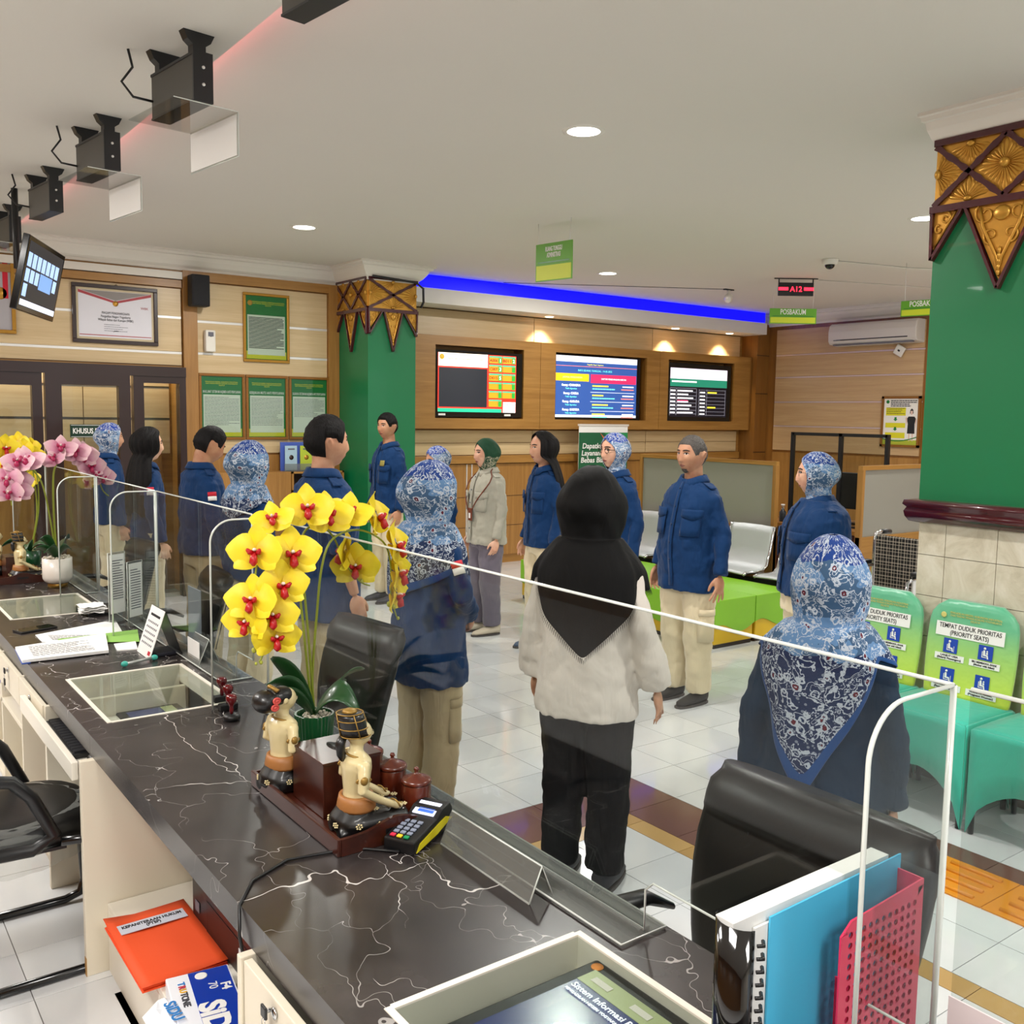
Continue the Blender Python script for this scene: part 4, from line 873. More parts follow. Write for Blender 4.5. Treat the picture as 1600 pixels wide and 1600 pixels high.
# cabinet between the lock and the knee space
board('side_panel', m_cab, .645, 1.16, 1.745, 1.765, 0, .685)
cb = MB().bx(.650, .668, 1.42, 1.742, .02, .68).build('door', m_cab, ct, W=True, bevel=.002); MB().lathe([(.001, 0), (.010, 0), (.012, .004), (.006, .006)], 14, (0, 0, 0), M=FR((.650, 1.585, .655), (0, 1, 0), (0, 0, 1), (-1, 0, 0))).build('lock', mat('chrome', 'C8C8C8', .15, 1), cb, W=True)
cb = MB().bx(.650, .668, 1.0, 1.416, .02, .68).build('door', m_cab, ct, W=True, bevel=.002)
MB().bx(.650, .668, .3, .996, .02, .68).build('door', m_cab, ct, W=True, bevel=.002)
board('side_panel', m_cab, .645, 1.16, .27, .29, 0, .685)
# knee space shelf
board('low_shelf', m_wboard, .70, 1.16, 1.765, 3.033, .200, .220); board('shelf_riser', m_wboard, .70, .715, 2.50, 3.033, 0, .200); board('shelf_riser', m_wboard, .70, 1.16, 2.48, 2.50, 0, .2)
# keyboard tray
board('tray_front', m_wboard, .628, .648, 3.13, 4.00, .598, .655); board('tray_board', m_wboard, .648, .98, 3.14, 3.685, .600, .612)
# far cabinets
for a, b in ((3.72, 4.18), (4.185, 4.66), (4.665, 5.2), (6.0, 6.4), (6.405, 6.85)):
    cb = MB().bx(.655, .672, a, b-.004, .56, .682).build('drawer', m_cab, ct, W=True, bevel=.002)
    MB().lathe([(.001, 0), (.010, 0), (.012, .004), (.006, .006)], 12, M=FR((.655, (a+b)/2, .655), (0, 1, 0), (0, 0, 1), (-1, 0, 0))).build('lock', mat('chrome', 'C8C8C8', .15, 1), cb, W=True)
for y in (4.18, 4.66, 5.2, 6.0, 6.84): board('side_panel', m_cab, .66, 1.16, y-.01, y+.01, 0, .685)
board('low_shelf', m_cab, .66, 1.16, 3.72, 5.2, .10, .12); board('low_shelf', m_cab, .66, 1.16, 4.19, 5.2, .46, .48)
board('low_shelf', m_cab, .66, 1.16, 3.72, 4.17, .535, .55)
# wells with glass lids
for k, (a, b, c, d) in enumerate(wells):
    MB().bx(a-.004, a+.010, c, d, .56, .752).bx(b-.010, b+.004, c, d, .56, .752).bx(a+.01, b-.01, c-.004, c+.010, .56, .752).bx(a+.01, b-.01, d-.010, d+.004, .56, .752).build('well_rim', m_wboard, ct, W=True, label='white rim of a glass-covered well')
    MB().bx(a, b, c, d, .55, .562).build('well_floor', mat('well_grey', '4A4C46', .5), ct, W=True)
    MB().bx(a+.011, b-.011, c+.011, d-.011, .744, .749).build('well_glass', m_glass, ct, W=True, label='glass lid over the well')
# fallen flake on the panel corner
board('chipped_corner', mat('raw_board', 'B08850', .8), .6335, .636, 3.0345, 3.055, .0, .06)
# things in the wells
def tablet(nm, label, a, b, c, d, z, txt=True):
    r = thing(nm, label, 'monitor', ((a+b)/2, (c+d)/2, z))
    MB().bx(a, b, c, d, z, z+.02).build('bezel', m_black, r, W=True, bevel=.006)
    s = MB().bx(a+.03, b-.03, c+.03, d-.03, z+.0201, z+.0212).build('screen', mat('screen_navy', '1E2858', .2, emis=.5), r, W=True)
    MB().bx(b-.075, b-.03, c+.03, d-.03, z+.0213, z+.0222).build('browser_bar', mat('screen_khaki', '8C9468', .3, emis=.5), r, W=True)
    return r
r = tablet('monitor', 'black touch monitor lying under the nearest glass lid, showing a search page', .80, 1.165, .82, 1.285, .712)
Mt = FR((1.072, 1.245, .7358), (0, -1, 0), (1, 0, 0), (0, 0, 1))
write('heading', 'Sistem Informasi Penelusuran Perkara', .020, Mt, mat('screen_text', 'E8ECF4', .4, emis=.8), r, align='LEFT', W=True)
write('subheading', 'PENGADILAN NEGERI YOGYAKARTA', .009, FR((1.054, 1.245, .7358), (0, -1, 0), (1, 0, 0), (0, 0, 1)), mat('screen_text', 'E8ECF4', .4, emis=.8), r, align='LEFT', W=True)
for k in range(2): MB().bx(1.105+.0, 1.120, 1.19-.10*k, 1.235-.10*k+.0, .7345, .7354).build('browser_tab', m_white, r, W=True)
MB().lathe([(.001, 0), (.012, 0), (.012, .001), (.001, .001)], 16, (1.145, 1.262, .7322)).build('round_reflection', mat('orange_reflection', 'E89040', .5), r, W=True)  # round reflection on the bezel, put in as an orange disc
tag(MB().tube([(1.0, 1.31, .60), (.95, 1.33, .62), (.88, 1.30, .61), (.84, 1.16, .60), (.80, 1.18, .585)], .004, 8).build('power_cable', m_black), 'black cable curling beside the monitor under the nearest glass lid', 'cable')
tag(MB().bx(.80, .90, 1.292, 1.335, .563, .595).build('power_adapter', m_black, bevel=.005), 'black power adapter in the well beside the touch monitor', 'adapter')
tag(MB().bx(.84, .87, 3.24, 3.66, .562, .58).build('ruler_strip', m_white), 'white plastic strip lying under the middle glass lid', 'strip')
r = tablet('monitor', 'dark monitor lying under the middle glass lid', .90, 1.13, 3.22, 3.70, .60)
tag(MB().bx(.85, 1.0, 5.08, 5.3, .562, .572).build('paper_sheet', m_white), 'white sheet lying under the far glass lid', 'paper')
m_paper = mat('paper_white', 'EEEDEA', .8); m_ink = mat('print_grey', '6A6A74', .8); m_inkb = mat('print_black', '18181C', .8)
# ---- acrylic sneeze guard, long pane standing on base rails, with side wings ----
GX, GT = 1.264, 1.389
def guard(y0, y1, cuts, wing_y, label, nwing=True):
    r = thing('sneeze_guard', label, 'screen', (GX, (y0+y1)/2, CZ))
    # pane outline in (y, z)
    outl = [(y0, GT)]
    pts = [(y0, .93)]
    z0 = .768
    poly = [(y0, GT), (y0, cuts[0][1] if cuts and cuts[0][0] == 'start' else z0)]
    cut = dict((c[0], c) for c in cuts)
    yy = []
    if 'start' in cut: yc, zc = cut['start'][2], cut['start'][1]; poly += [(yc-.02, zc), (yc, zc-.02), (yc, z0)]
    if 'end' in cut: yc, zc = cut['end'][2], cut['end'][1]; poly += [(yc, z0), (yc, zc-.02), (yc+.02, zc), (y1, zc)]
    else: poly += [(y1, z0)]
    poly += [(y1, GT)]
    M = FR((GX-.0025, 0, 0), (0, 1, 0), (0, 0, 1), (1, 0, 0)); MB().prism(poly, 0, .005, 0, M).build('pane', m_acr, r, W=True)
    e = MB(); e.tube([(GX, y0, GT), (GX, y1, GT)], .0032, 6); e.tube([(GX, y0, GT), (GX, y0, poly[1][1])], .0032, 6); e.tube([(GX, p[0], p[1]) for p in poly[1:-1]], .0024, 6)
    e.build('pane_edge', m_acre, r, W=True)
    b0 = cut['start'][2] if 'start' in cut else y0; b1 = cut['end'][2] if 'end' in cut else y1
    mb = MB(); mb.bx(1.205, 1.323, b0, b1, CZ+.001, CZ+.009).bx(1.250, 1.261, b0, b1, CZ+.009, CZ+.022).bx(1.267, 1.278, b0, b1, CZ+.009, CZ+.022); mb.build('base_rail', m_acrh, r, W=True)
    e = MB(); e.tube([(1.205, b1, CZ+.006), (1.205, b0, CZ+.006), (1.323, b0, CZ+.006), (1.323, b1, CZ+.006)], .0022, 6); e.build('rail_edge', m_acre, r, W=True)
    for wy in wing_y:
        n = 10; R_ = .075; xl = GX-.195; arc = [(xl+R_-R_*cos(pi/2*k/n), GT-R_+R_*sin(pi/2*k/n)) for k in range(n+1)]
        poly = [(xl, CZ+.002)]+arc+[(GX-.003, GT), (GX-.003, CZ+.002)]; M = FR((0, wy+.0025, 0), (1, 0, 0), (0, 0, 1), (0, -1, 0))
        MB().prism(poly, 0, .005, 0, M).build('wing', m_acr, r, W=True)
        MB().tube([(x, wy, z) for x, z in poly[:-1]], .0034, 6).build('wing_edge', m_acre, r, W=True)
        MB().tube([(GX, wy, CZ+.01), (GX, wy, GT)], .0045, 6).build('corner_joint', m_acre, r, W=True)
    return r
guard(.68, 3.11, [('start', .868, 1.262)], [.68, 3.118], 'long clear acrylic guard along the near half of the counter with rounded wings')
r = guard(-.45, .655, [], [], 'clear acrylic guard at the near end, holding a pale printed notice')
MB().bx(1.255, 1.2575, .10, .655, .77, .952).build('notice_page', mat('notice_pink', 'E4D4D6', .6), r, W=True, label='pale pink printed notice')
mb = MB(); dashes(mb, .08, .30, .14, 7, .016, .004, FR((1.2545, .655, .77), (0, -1, 0), (0, 0, 1), (-1, 0, 0)), 4); mb.build('printed_lines', m_ink, r, W=True, kind='stuff')
guard(3.25, 4.385, [('start', .865, 3.42)], [4.39], 'clear acrylic guard behind the desk calendar, between two rounded wings')
guard(4.41, 5.45, [], [5.46], 'clear acrylic guard in front of the white potted orchid')
guard(5.50, 6.80, [], [6.80], 'clear acrylic guard at the far end of the counter')
# ---- small things on the counter ----
def sheetstack(nm, label, quad, z, th, mats, cat='papers', lines=None, group=None):
    c = sum((Vector((q[0], q[1], 0)) for q in quad), Vector())/len(quad); r = thing(nm, label, cat, (c.x, c.y, z), group=group)
    MB().prism([(q[0], q[1]) for q in quad], z+.0005, z+th, 0).build('sheets', mats, r, W=True)
    if lines:
        o = Vector(quad[lines[0]]); ex = (Vector(quad[lines[1]])-o); L = ex.length; ex.normalize(); ey = (Vector(quad[lines[2]])-o); Hh = ey.length; ey = ey.normalized()
        nrm = 1 if ex.x*ey.y-ex.y*ey.x > 0 else -1
        M = FR((o.x, o.y, z+th), (ex.x, ex.y, 0), (ey.x, ey.y, 0), (0, 0, 1)); mb = MB(); dashes(mb, L*.14, L*.86, Hh*.88, int(Hh*.8/.016), .016, .0028, M, 5, words=True); mb.build('printed_lines', m_ink, r, W=True, kind='stuff')
    return r
def zs(*p): return [tuple(onz(x, y, CZ)[:2]) for x, y in p]
sheetstack('paper_stack', 'white printed papers lying at the back beside the phone', zs((55, 993), (180, 969), (200, 1003), (66, 1004)), CZ, .003, m_paper, lines=(3, 2, 0))
sheetstack('brochure', 'green and white brochure peeking out from under the papers', zs((90, 1000), (215, 985), (218, 1004), (95, 1006)), CZ+.0032, .0015, mat('brochure_green', '8FBF5A', .6), 'brochure')
sheetstack('form_stack', 'blue-backed stack of printed forms at the staff edge of the counter', zs((24, 1017), (165, 995), (170, 1022), (35, 1038)), CZ+.0048, .012, m_paper, lines=(3, 2, 0))
sheetstack('blue_folder', 'blue folder edge under the printed forms', zs((23, 1016), (40, 1013), (48, 1037), (34, 1039)), CZ+.0005, .004, mat('folder_blue', '2A4A9A', .5), 'folder')
r = sheetstack('receipt_stack', 'rumpled pile of white receipts beside the far glass lid', zs((132, 950), (170, 945), (173, 960), (138, 965)), CZ, .012, m_black, 'receipts')
for k in range(7):
    a = random.uniform(-.3, .3); M = Matrix.Translation((1.11+random.uniform(-.008, .008), 4.95+random.uniform(-.01, .01), CZ+.013+.0045*k)) @ Matrix.Rotation(a, 4, 'Z'); mb = MB()
    mb.grid([[M @ Vector((-.055+.11*i/5, -.07+.14*j/5, .004*sin(i*2.1+k)+.004*cos(j*1.7+k*2))) for j in range(6)] for i in range(6)], 0, True); mb.build('receipt', m_paper, r, W=True)
ph = thing('smartphone', 'black smartphone lying face up near the staff edge of the counter', 'phone', (.82, 4.72, CZ)); Mp = Matrix.Translation((.815, 4.72, CZ)) @ Matrix.Rotation(radians(18), 4, 'Z')
MB().bx(-.085, .085, -.040, .040, .0005, .009, 0, Mp).build('body', m_black, ph, W=True, bevel=.004); MB().bx(-.08, .08, -.036, .036, .009, .0095, 0, Mp).build('screen', mat('phone_glass', '1A1210', .05), ph, W=True)
# desk calendar (easel)
cal = thing('desk_calendar', 'standing desk calendar with a white month page and black back', 'calendar', (1.14, 3.97, CZ))
A, B = onz(222, 1010, CZ), onz(240, 1032, CZ); A.z = B.z = CZ+.001; ap = Vector((1.165, (A.y+B.y)/2, CZ+.195)); dy = (A-B).normalized()
fa, fb = Vector((1.085, 4.075, CZ+.001)), Vector((1.085, 3.895, CZ+.001)); ta, tb = Vector((1.150, 4.075, CZ+.19)), Vector((1.150, 3.895, CZ+.19)); ba, bb = Vector((1.215, 4.075, CZ+.001)), Vector((1.215, 3.895, CZ+.001))
def slab(p, q, r_, s_, th):   # quad p q r s thickened along its normal
    n = (q-p).cross(s_-p).normalized()*th; return MB().add([p, q, r_, s_, p+n, q+n, r_+n, s_+n], [(3, 2, 1, 0), (4, 5, 6, 7), (0, 1, 5, 4), (1, 2, 6, 5), (2, 3, 7, 6), (3, 0, 4, 7)])
slab(fa, fb, tb, ta, .002).build('page_board', m_paper, cal, W=True); slab(ba, ta, tb, bb, .003).build('back_board', m_black, cal, W=True)
u_ = (fb-fa).normalized(); v2_ = (ta-fa).normalized(); n_ = u_.cross(v2_); Mc = FR(fa-(-n_ if n_.x > 0 else n_)*0, u_, v2_, n_); off = .0 
mb = MB(); W_ = .18
for i in range(7):
    for j in range(5): mb.bx(.022+.02*i, .033+.02*i, .045+.022*j, .053+.022*j, .0022, .0028, 0, Mc)
mb.build('date_numbers', m_ink, cal, W=True, kind='stuff'); MB().bx(.03, .15, .162, .172, .0022, .0028, 0, Mc).build('month_title', m_inkb, cal, W=True); MB().bx(.135, .165, .012, .028, .0022, .0028, 0, Mc).build('red_logo', m_red, cal, W=True)
tag(MB().bx(1.12, 1.20, 3.93, 4.04, CZ+.001, CZ+.016).build('dark_notebook', mat('notebook_dark', '20202C', .5), bevel=.003), 'dark notebook lying under the desk calendar', 'notebook')
st = thing('stapler', 'long teal-ended plastic clip lying in front of the calendar', 'clip', (1.04, 3.87, CZ)); a_, b_ = Vector((.975, 3.845, CZ+.012)), Vector((1.10, 3.885, CZ+.012))
MB().tube([a_+Vector((.01, 0, 0)), b_-Vector((.01, 0, 0))], .006, 8).build('bar', mat('clip_grey', 'A8ACA8', .3, .3), st, W=True)
for p in (a_, b_): MB().ell(tuple(p), (.014, .011, .0115), 8, 12).build('end_cap', mat('teal_plastic', '3FB0A0', .4), st, W=True)
def easel(nm, label, x0, x1, y0, y1, h, m, cat='stand'):   # folded acrylic tent
    r = thing(nm, label, cat, ((x0+x1)/2, (y0+y1)/2, CZ)); z = CZ+.001; xm = (x0+x1)/2
    slab(Vector((x0, y1, z)), Vector((x0, y0, z)), Vector((xm, y0, z+h)), Vector((xm, y1, z+h)), .003).build('front_plate', m, r, W=True)
    slab(Vector((x1, y1, z)), Vector((xm, y1, z+h)), Vector((xm, y0, z+h)), Vector((x1, y0, z)), .003).build('back_plate', m, r, W=True)
    e = MB(); e.tube([(x0, y0, z), (xm, y0, z+h), (x1, y0, z)], .0022, 6); e.tube([(xm, y0, z+h), (xm, y1, z+h)], .0022, 6); e.tube([(x0, y0, z), (x0, y1, z)], .0022, 6); e.build('edges', m_acre, r, W=True)
    return r
easel('name_stand', 'clear empty acrylic name stand in front of the card reader', 1.160, 1.222, 1.49, 1.83, .072, m_acrh)
r = easel('name_stand', 'small tent stand holding a white leaflet behind the desk calendar', 1.215, 1.30, 3.70, 3.86, .10, m_acrh)
MB().bx(1.222, 1.224, 3.71, 3.85, CZ+.004, CZ+.09).build('leaflet', m_paper, r, W=True)
for k, (x, y, rz_, lb) in enumerate(((1.17, 4.72, .5, 'acrylic sign holder with a printed page, left one of the tall pair'), (1.22, 4.60, .6, 'acrylic sign holder with a printed page, right one of the tall pair'))):
    r = thing('sign_holder', lb, 'sign', (x, y, CZ), rz_); h = .33 if k == 0 else .30
    MB().bx(-.05, .05, -.004, .0, .0, h).build('pane', m_acrh, r); MB().bx(-.043, .043, -.0055, -.0042, .04, h-.01).build('page', m_paper, r); MB().bx(-.05, .05, -.03, .05, .0, .004).build('foot', m_acrh, r)
    mb = MB(); M = FR((-.043, -.0057, .04), (1, 0, 0), (0, 0, 1), (0, -1, 0)); dashes(mb, .01, .076, h-.08, 16, .012, .004, M, k); mb.build('printed_lines', m_ink, r, kind='stuff'); MB().tube([(-.05, -.002, 0), (-.05, -.002, h), (.05, -.002, h), (.05, -.002, 0)], .0018, 6).build('pane_edge', m_acre, r)
r = thing('info_stand', 'grey-tinted upright leaflet stand behind the calendar, seen through the acrylic', 'stand', (1.35, 4.1, CZ)); r.location = (1.295, 3.98, CZ)
MB().bx(-.003, .003, -.075, .075, .008, .26).build('plate', mat('stand_grey', '8C94A0', .5), r); MB().bx(-.025, .02, -.08, .08, 0.001, .008).build('foot', m_acrh, r)
tag(sheetstack('note_slips', 'small white slips of paper in front of the calendar', zs((178, 1008), (212, 1004), (215, 1016), (183, 1018)), CZ, .006, m_paper))
# stamps
m_sred = mat('stamp_handle_red', '6A0A14', .15, coat=.6)
for k, (x, y, lb) in enumerate(((1.085, 2.985, 'rubber stamp with a dark red knob on a round black base, nearest of three'), (1.115, 3.10, 'rubber stamp with a dark red knob, middle one of three by the acrylic wing'), (1.13, 3.20, 'rubber stamp with a dark red knob, farthest of three by the acrylic wing'))):
    r = thing('rubber_stamp', lb, 'stamp', (x, y, CZ), group='rubber stamps beside the acrylic wing')
    if k == 0: MB().lathe([(.001, .001), (.027, .001), (.028, .012), (.024, .02), (.012, .022), (.001, .022)], 24).build('base', m_black, r)
    else: MB().bx(-.03, .03, -.016, .016, .001, .022).build('base', m_black, r, bevel=.003)
    MB().lathe([(.006, .02), (.007, .035), (.006, .045), (.012, .056), (.0175, .066), (.018, .076), (.014, .084), (.001, .087)], 20).build('handle', m_sred, r)
# card reader
cr = thing('card_reader', 'black and yellow payment terminal with a keypad on the counter', 'card reader', (1.13, 1.885, CZ), radians(28))
def crz(x): return .040+.018*max(0, min(1, (x-.02)/.05))
prof = [(-.085, .0), (-.085, .030), (.02, .048), (.045, .062), (.085, .066), (.095, .05), (.095, 0)]
MB().prism(prof, -.041, .041, 0, FR((0, 0, .001), (1, 0, 0), (0, 0, 1), (0, -1, 0))).build('body', m_black, cr, bevel=.004)
for s_ in (-1, 1): MB().prism([(-.075, .003), (-.06, .02), (.03, .036), (.06, .04), (.09, .028), (.02, .012)], 0, .0015, 0, FR((0, s_*.0412, .001), (1, 0, 0), (0, 0, 1), (0, s_, 0))).build('side_stripe', mat('yellow_plastic', 'E8D820', .4), cr, label='bright yellow side stripe')
sl = math.atan2(.018, .105)
Mk = Matrix.Translation((-.085, 0, .0315)) @ Matrix.Rotation(-sl, 4, 'Y')
Ms = Matrix.Translation((.045, 0, .0635)) @ Matrix.Rotation(-math.atan2(.004, .04), 4, 'Y')
Ms = Matrix.Translation((.022, 0, .0510)) @ Matrix.Rotation(-.30, 4, 'Y')
MB().bx(0, .045, -.029, .029, .0, .003, 0, Ms).build('screen', mat('lcd_pale', 'D8DCF0', .3, emis=.8), cr)
for q in range(2): MB().bx(.006+.013*q, .016+.013*q, -.024, .018, .003, .0036, 0, Ms).build('menu_bar', mat('lcd_blue', '3A62C0', .3, emis=.7), cr)
cols = ['8088A0']*12
for i in range(5):
    for j in range(3):
        m = mat('key_grey', '8890A4', .5)
        if i == 0: m = (mat('key_red', 'D02848', .5), mat('key_yellow', 'E8C828', .5), mat('key_green', '0A8A50', .5))[j]
        MB().bx(.008+.0155*i, .018+.0155*i, .012-.018*j+.004, .025-.018*j+.004, 0, .004, 0, Mk).build('key', m, cr, bevel=.0012)
tag(MB().tube([Vector(p) for p in ((1.055, 1.84, CZ+.006), (1.00, 1.90, CZ+.004), (.93, 1.93, CZ+.004), (.83, 1.95, CZ+.004), (.73, 1.90, CZ+.004), (.672, 1.82, CZ+.003), (.664, 1.80, CZ-.05), (.666, 1.78, CZ-.1), (.70, 1.80, CZ-.13))], .0035, 8).build('terminal_cord', m_black), 'thin black cord running from the card reader over the counter edge', 'cord')
# keyboard, mouse in tray
kb = thing('keyboard', 'black keyboard on the pull-out tray under the counter', 'keyboard', (.72, 3.5, .612)); MB().bx(-.06, .06, -.22, .22, .0005, .02).build('case', m_black, kb, bevel=.004)
for i in range(14): MB().bx(-.05, .05, -.21+.03*i, -.184+.03*i, .02, .025).build('key_row', mat('key_black', '1C1C20', .5), kb)
tag(MB().ell((.72, 3.2, .63), (.03, .05, .017), 8, 14).build('computer_mouse', m_black), 'black computer mouse at the near end of the keyboard tray', 'mouse')
# folders, printer, paper under the counter
of = thing('paper_folder', 'orange paper folder with a white name label on the low shelf', 'folder', (.765, 2.68, .222)); 
for k in range(3): MB().bx(.655+.004*k, .885, 2.49+.006*k, 2.88-.004*k, .221+.005*k, .2255+.005*k).build('cover', mat('orange_card', 'E8501C', .7), of, W=True)
mb = MB(); mb.grid([[(.652+.236*i/8, 2.485+.40*j/10, .238+.012*(1-min(1, i/3))*(j/10)**2+.004*(i/8)**3) for j in range(11)] for i in range(9)], 0, True); o = mb.build('cover', mat('orange_card', 'E8501C', .7), of, W=True); so = o.modifiers.new('solid', 'SOLIDIFY'); so.thickness = .0015
MB().bx(.675, .865, 2.77, 2.825, .2455, .2470).build('label', mat('label_grey', 'C8CCD8', .5), of, W=True)
write('label_text', 'KEPANITERAAN HUKUM\n(PTSP)', .020, FR((.77, 2.797, .2472), (1, 0, 0), (0, 1, 0), (0, 0, 1)), m_inkb, of, width=.17, bold=.0006, W=True, gap=.9)
pr = thing('printer', 'black flat printer on the low shelf under the worktop', 'printer', (1.04, 2.37, .22)); MB().bx(.885, 1.22, 1.96, 2.80, .2205, .372).build('body', m_black, pr, W=True, bevel=.018, seg=3)
MB().bx(.8835, .8845, 2.05, 2.66, .24, .335).build('front_cover', mat('printer_front', '140E0C', .45), pr, W=True); MB().bx(.8820, .8834, 2.30, 2.40, .27, .315).build('sticker', m_paper, pr, W=True); MB().bx(.8820, .8834, 2.72, 2.755, .27, .30).build('sticker', m_ink, pr, W=True)
mb = MB(); dashes(mb, .01, .09, .035, 2, .014, .006, FR((.8815, 2.40, .27), (0, -1, 0), (0, 0, 1), (-1, 0, 0)), 3); mb.build('sticker_lines', m_inkb, pr, W=True, kind='stuff')
rm = thing('paper_ream', 'blue and white wrapped ream of F4 paper on the low shelf', 'paper ream', (.86, 2.2, .24)); Mr = FR((.70, 2.44, .222), (1, 0, 0), (0, 1, 0), (0, 0, 1)) @ Matrix.Rotation(radians(-9), 4, 'Z')
MB().bx(0, .16, -.33, 0, 0, .05, 0, Mr).build('wrapper', mat('ream_white', 'EDEEF4', .35, coat=.3), rm, W=True, bevel=.003); MB().bx(.055, .155, -.31, -.005, .0502, .0512, 0, Mr).build('blue_panel', mat('ream_blue', '1238A4', .3, coat=.3), rm, W=True, label='deep blue printed panel')
wt_ = lambda tx, sz, x, y, m, **k: write('print', tx, sz, Mr @ FR((x, y, .0514), (0, -1, 0), (1, 0, 0), (0, 0, 1)), m, rm, W=True, **k)
wt_('F4', .034, .135, -.10, m_fw, bold=.001); wt_('70', .032, .105, -.085, m_fw); wt_('SiDU', .085, .085, -.245, m_fw, bold=.004)
MB().lathe([(.013, 0), (.016, 0), (.016, .001), (.013, .001)], 20, M=Mr @ Matrix.Translation((.085, -.03, .0514))).build('round_emblem', m_fw, rm, W=True)
for k, (ch, c_) in enumerate(zip('TRUTONE', ('2A7AC0', 'C03040', 'E8B020', '404048', '404048', '404048', '404048'))): write('print', ch, .024, Mr @ FR((.032, -.045-.0165*k, .0514), (0, -1, 0), (1, 0, 0), (0, 0, 1)), mat('ink_'+c_, c_, .6), rm, W=True, bold=.0006)
bg = thing('plastic_bag', 'crumpled white plastic bag beside the paper ream', 'bag', (.68, 2.2, .24)); mb = MB(); mb.grid([[(.62+.12*i/9+.01*noise.noise(Vector((i*.8, j*.9, 0))), 2.02+.34*j/12, .222+.045*sin(pi*min(1, (i+1)/9))+.014*noise.noise(Vector((i*.9, j*.7, 3)))) for j in range(13)] for i in range(10)], 0, False); o = mb.build('film', mat('bag_white', 'F0F2F6', .25, coat=.3), bg, W=True); so = o.modifiers.new('solid', 'SOLIDIFY'); so.thickness = .0015
write('print', 'SiDU', .04, FR((.672, 2.28, .279), (0, -1, 0), (1, 0, 0), (0, 0, 1)), mat('ink_2A7AC0', '2A7AC0', .6), bg, W=True, bold=.001)
tag(MB().bx(.72, 1.2, 2.6, 3.0, .06, .09).build('old_books', mat('book_brown', '8A6A3C', .6)), 'brown file pile in the lower compartment beneath the orange folder', 'files')
def keys(x, y, z, label):
    r = thing('key_bunch', label, 'keys', (x, y, z)); MB().bx(-.006, 0, -.012, .012, -.012, .012).build('key_head', m_black, r, bevel=.003); MB().bx(-.004, .01, -.002, .002, -.004, .004).build('key_blade', mat('chrome', 'C8C8C8', .15, 1), r)
    MB().tube([(-.004, .012*0+.009*cos(a), -.022+.009*sin(a)) for a in [2*pi*k/12 for k in range(12)]], .0008, 5, closed=True).build('ring', mat('chrome', 'C8C8C8', .15, 1), r); MB().bx(-.007, -.001, -.011, .011, -.062, -.032).build('fob', m_black, r, bevel=.004)
    MB().bx(-.005, -.003, -.004, .004, -.085, -.06).build('key_blade', mat('chrome', 'C8C8C8', .15, 1), r)
keys(.637, 1.60, .655, 'black-headed keys hanging from the lock of the nearest cabinet door'); keys(.643, 4.42, .655, 'black-headed keys hanging from the lock of a far drawer')
tag(MB().bx(.70, 1.1, 4.25, 4.63, .482, .52).build('magazine_pile', mat('magazine_purple', '5A4A8A', .5, var=.4, vscale=60)), 'pile of purple printed booklets in the open cabinet, upper shelf', 'booklets')
tag(MB().bx(.69, 1.1, 4.70, 5.1, .482, .51).build('magazine_pile', mat('magazine_violet', '7A6AA0', .5, var=.4, vscale=60)), 'pile of pale violet booklets in the far open cabinet', 'booklets')
for k, (y, c_, t, lb) in enumerate(((3.75, 'C02850', .04, 'thin pink binder standing in the cubby'), (3.80, '161618', .05, 'black ring binder standing in the cubby, nearest the pink one'), (3.86, '202024', .06, 'black ring binder standing in the cubby, middle'), (3.93, '6A1420', .035, 'dark red book standing in the cubby'))):
    r = thing('binder', lb, 'binder', (.85, y, .121)); MB().bx(-.12, .12, 0, t, 0, .30).build('cover', mat('binder_'+c_, c_, .5), r, bevel=.003); MB().bx(-.115, .118, .006, t-.006, .004, .296).build('pages', m_paper, r); MB().bx(-.1215, -.1202, t*.25, t*.75, .12, .24).build('spine_label', m_paper, r)
# ---- book rack at the near end ----
rk = thing('book_rack', 'bright pink perforated plastic book rack at the near end of the counter', 'rack', (1.25, .84, CZ)); m_pink = mat('pink_plastic', 'E8305C', .4)
# perforated side = grid of hexagon-ish cells cut by real holes
def perf(x0, x1, z0, z1, y, th, nx, nz_, r, M=None):
    mb = MB(); cw, ch = (x1-x0)/nx, (z1-z0)/nz_; n = 8
    for s_, yy in ((0, y), (1, y+th)):
        for i in range(nx):
            for j in range(nz_):
                cx, cz = x0+cw*(i+.5), z0+ch*(j+.5); sq = []; ci = []
                for k in range(n):
                    a = 2*pi*(k+.5)/n; q = 1/max(abs(cos(a)), abs(sin(a))); sq.append((cx+cw/2*cos(a)*q, yy, cz+ch/2*sin(a)*q)); ci.append((cx+r*cos(a), yy, cz+r*sin(a)))
                corners = [(cx+cw/2*a, yy, cz+ch/2*b) for a, b in ((1, 1), (-1, 1), (-1, -1), (1, -1))]
                fs = [(k, (k+1) % n, n+(k+1) % n, n+k) for k in range(n)]+[(0, 2*n, 1), (2, 2*n+1, 3), (4, 2*n+2, 5), (6, 2*n+3, 7)]
                mb.add(sq+ci+corners, fs)
    return mb
mb = perf(1.20, 1.385, .79, 1.005, .782, .003, 11, 13, .0052); mb.bx(1.185, 1.20, .782, .785, .752, 1.0).bx(1.385, 1.40, .782, .785, .752, 1.02).bx(1.20, 1.385, .782, .785, .752, .79)
mb.prism([(1.185, 1.0), (1.20, 1.005), (1.385, 1.005), (1.40, 1.02), (1.40, 1.03), (1.21, 1.018)], .782, .785, 0, FR((0, 0, 0), (1, 0, 0), (0, 0, 1), (0, 1, 0)))
mb.build('perforated_side', m_pink, rk, W=True)
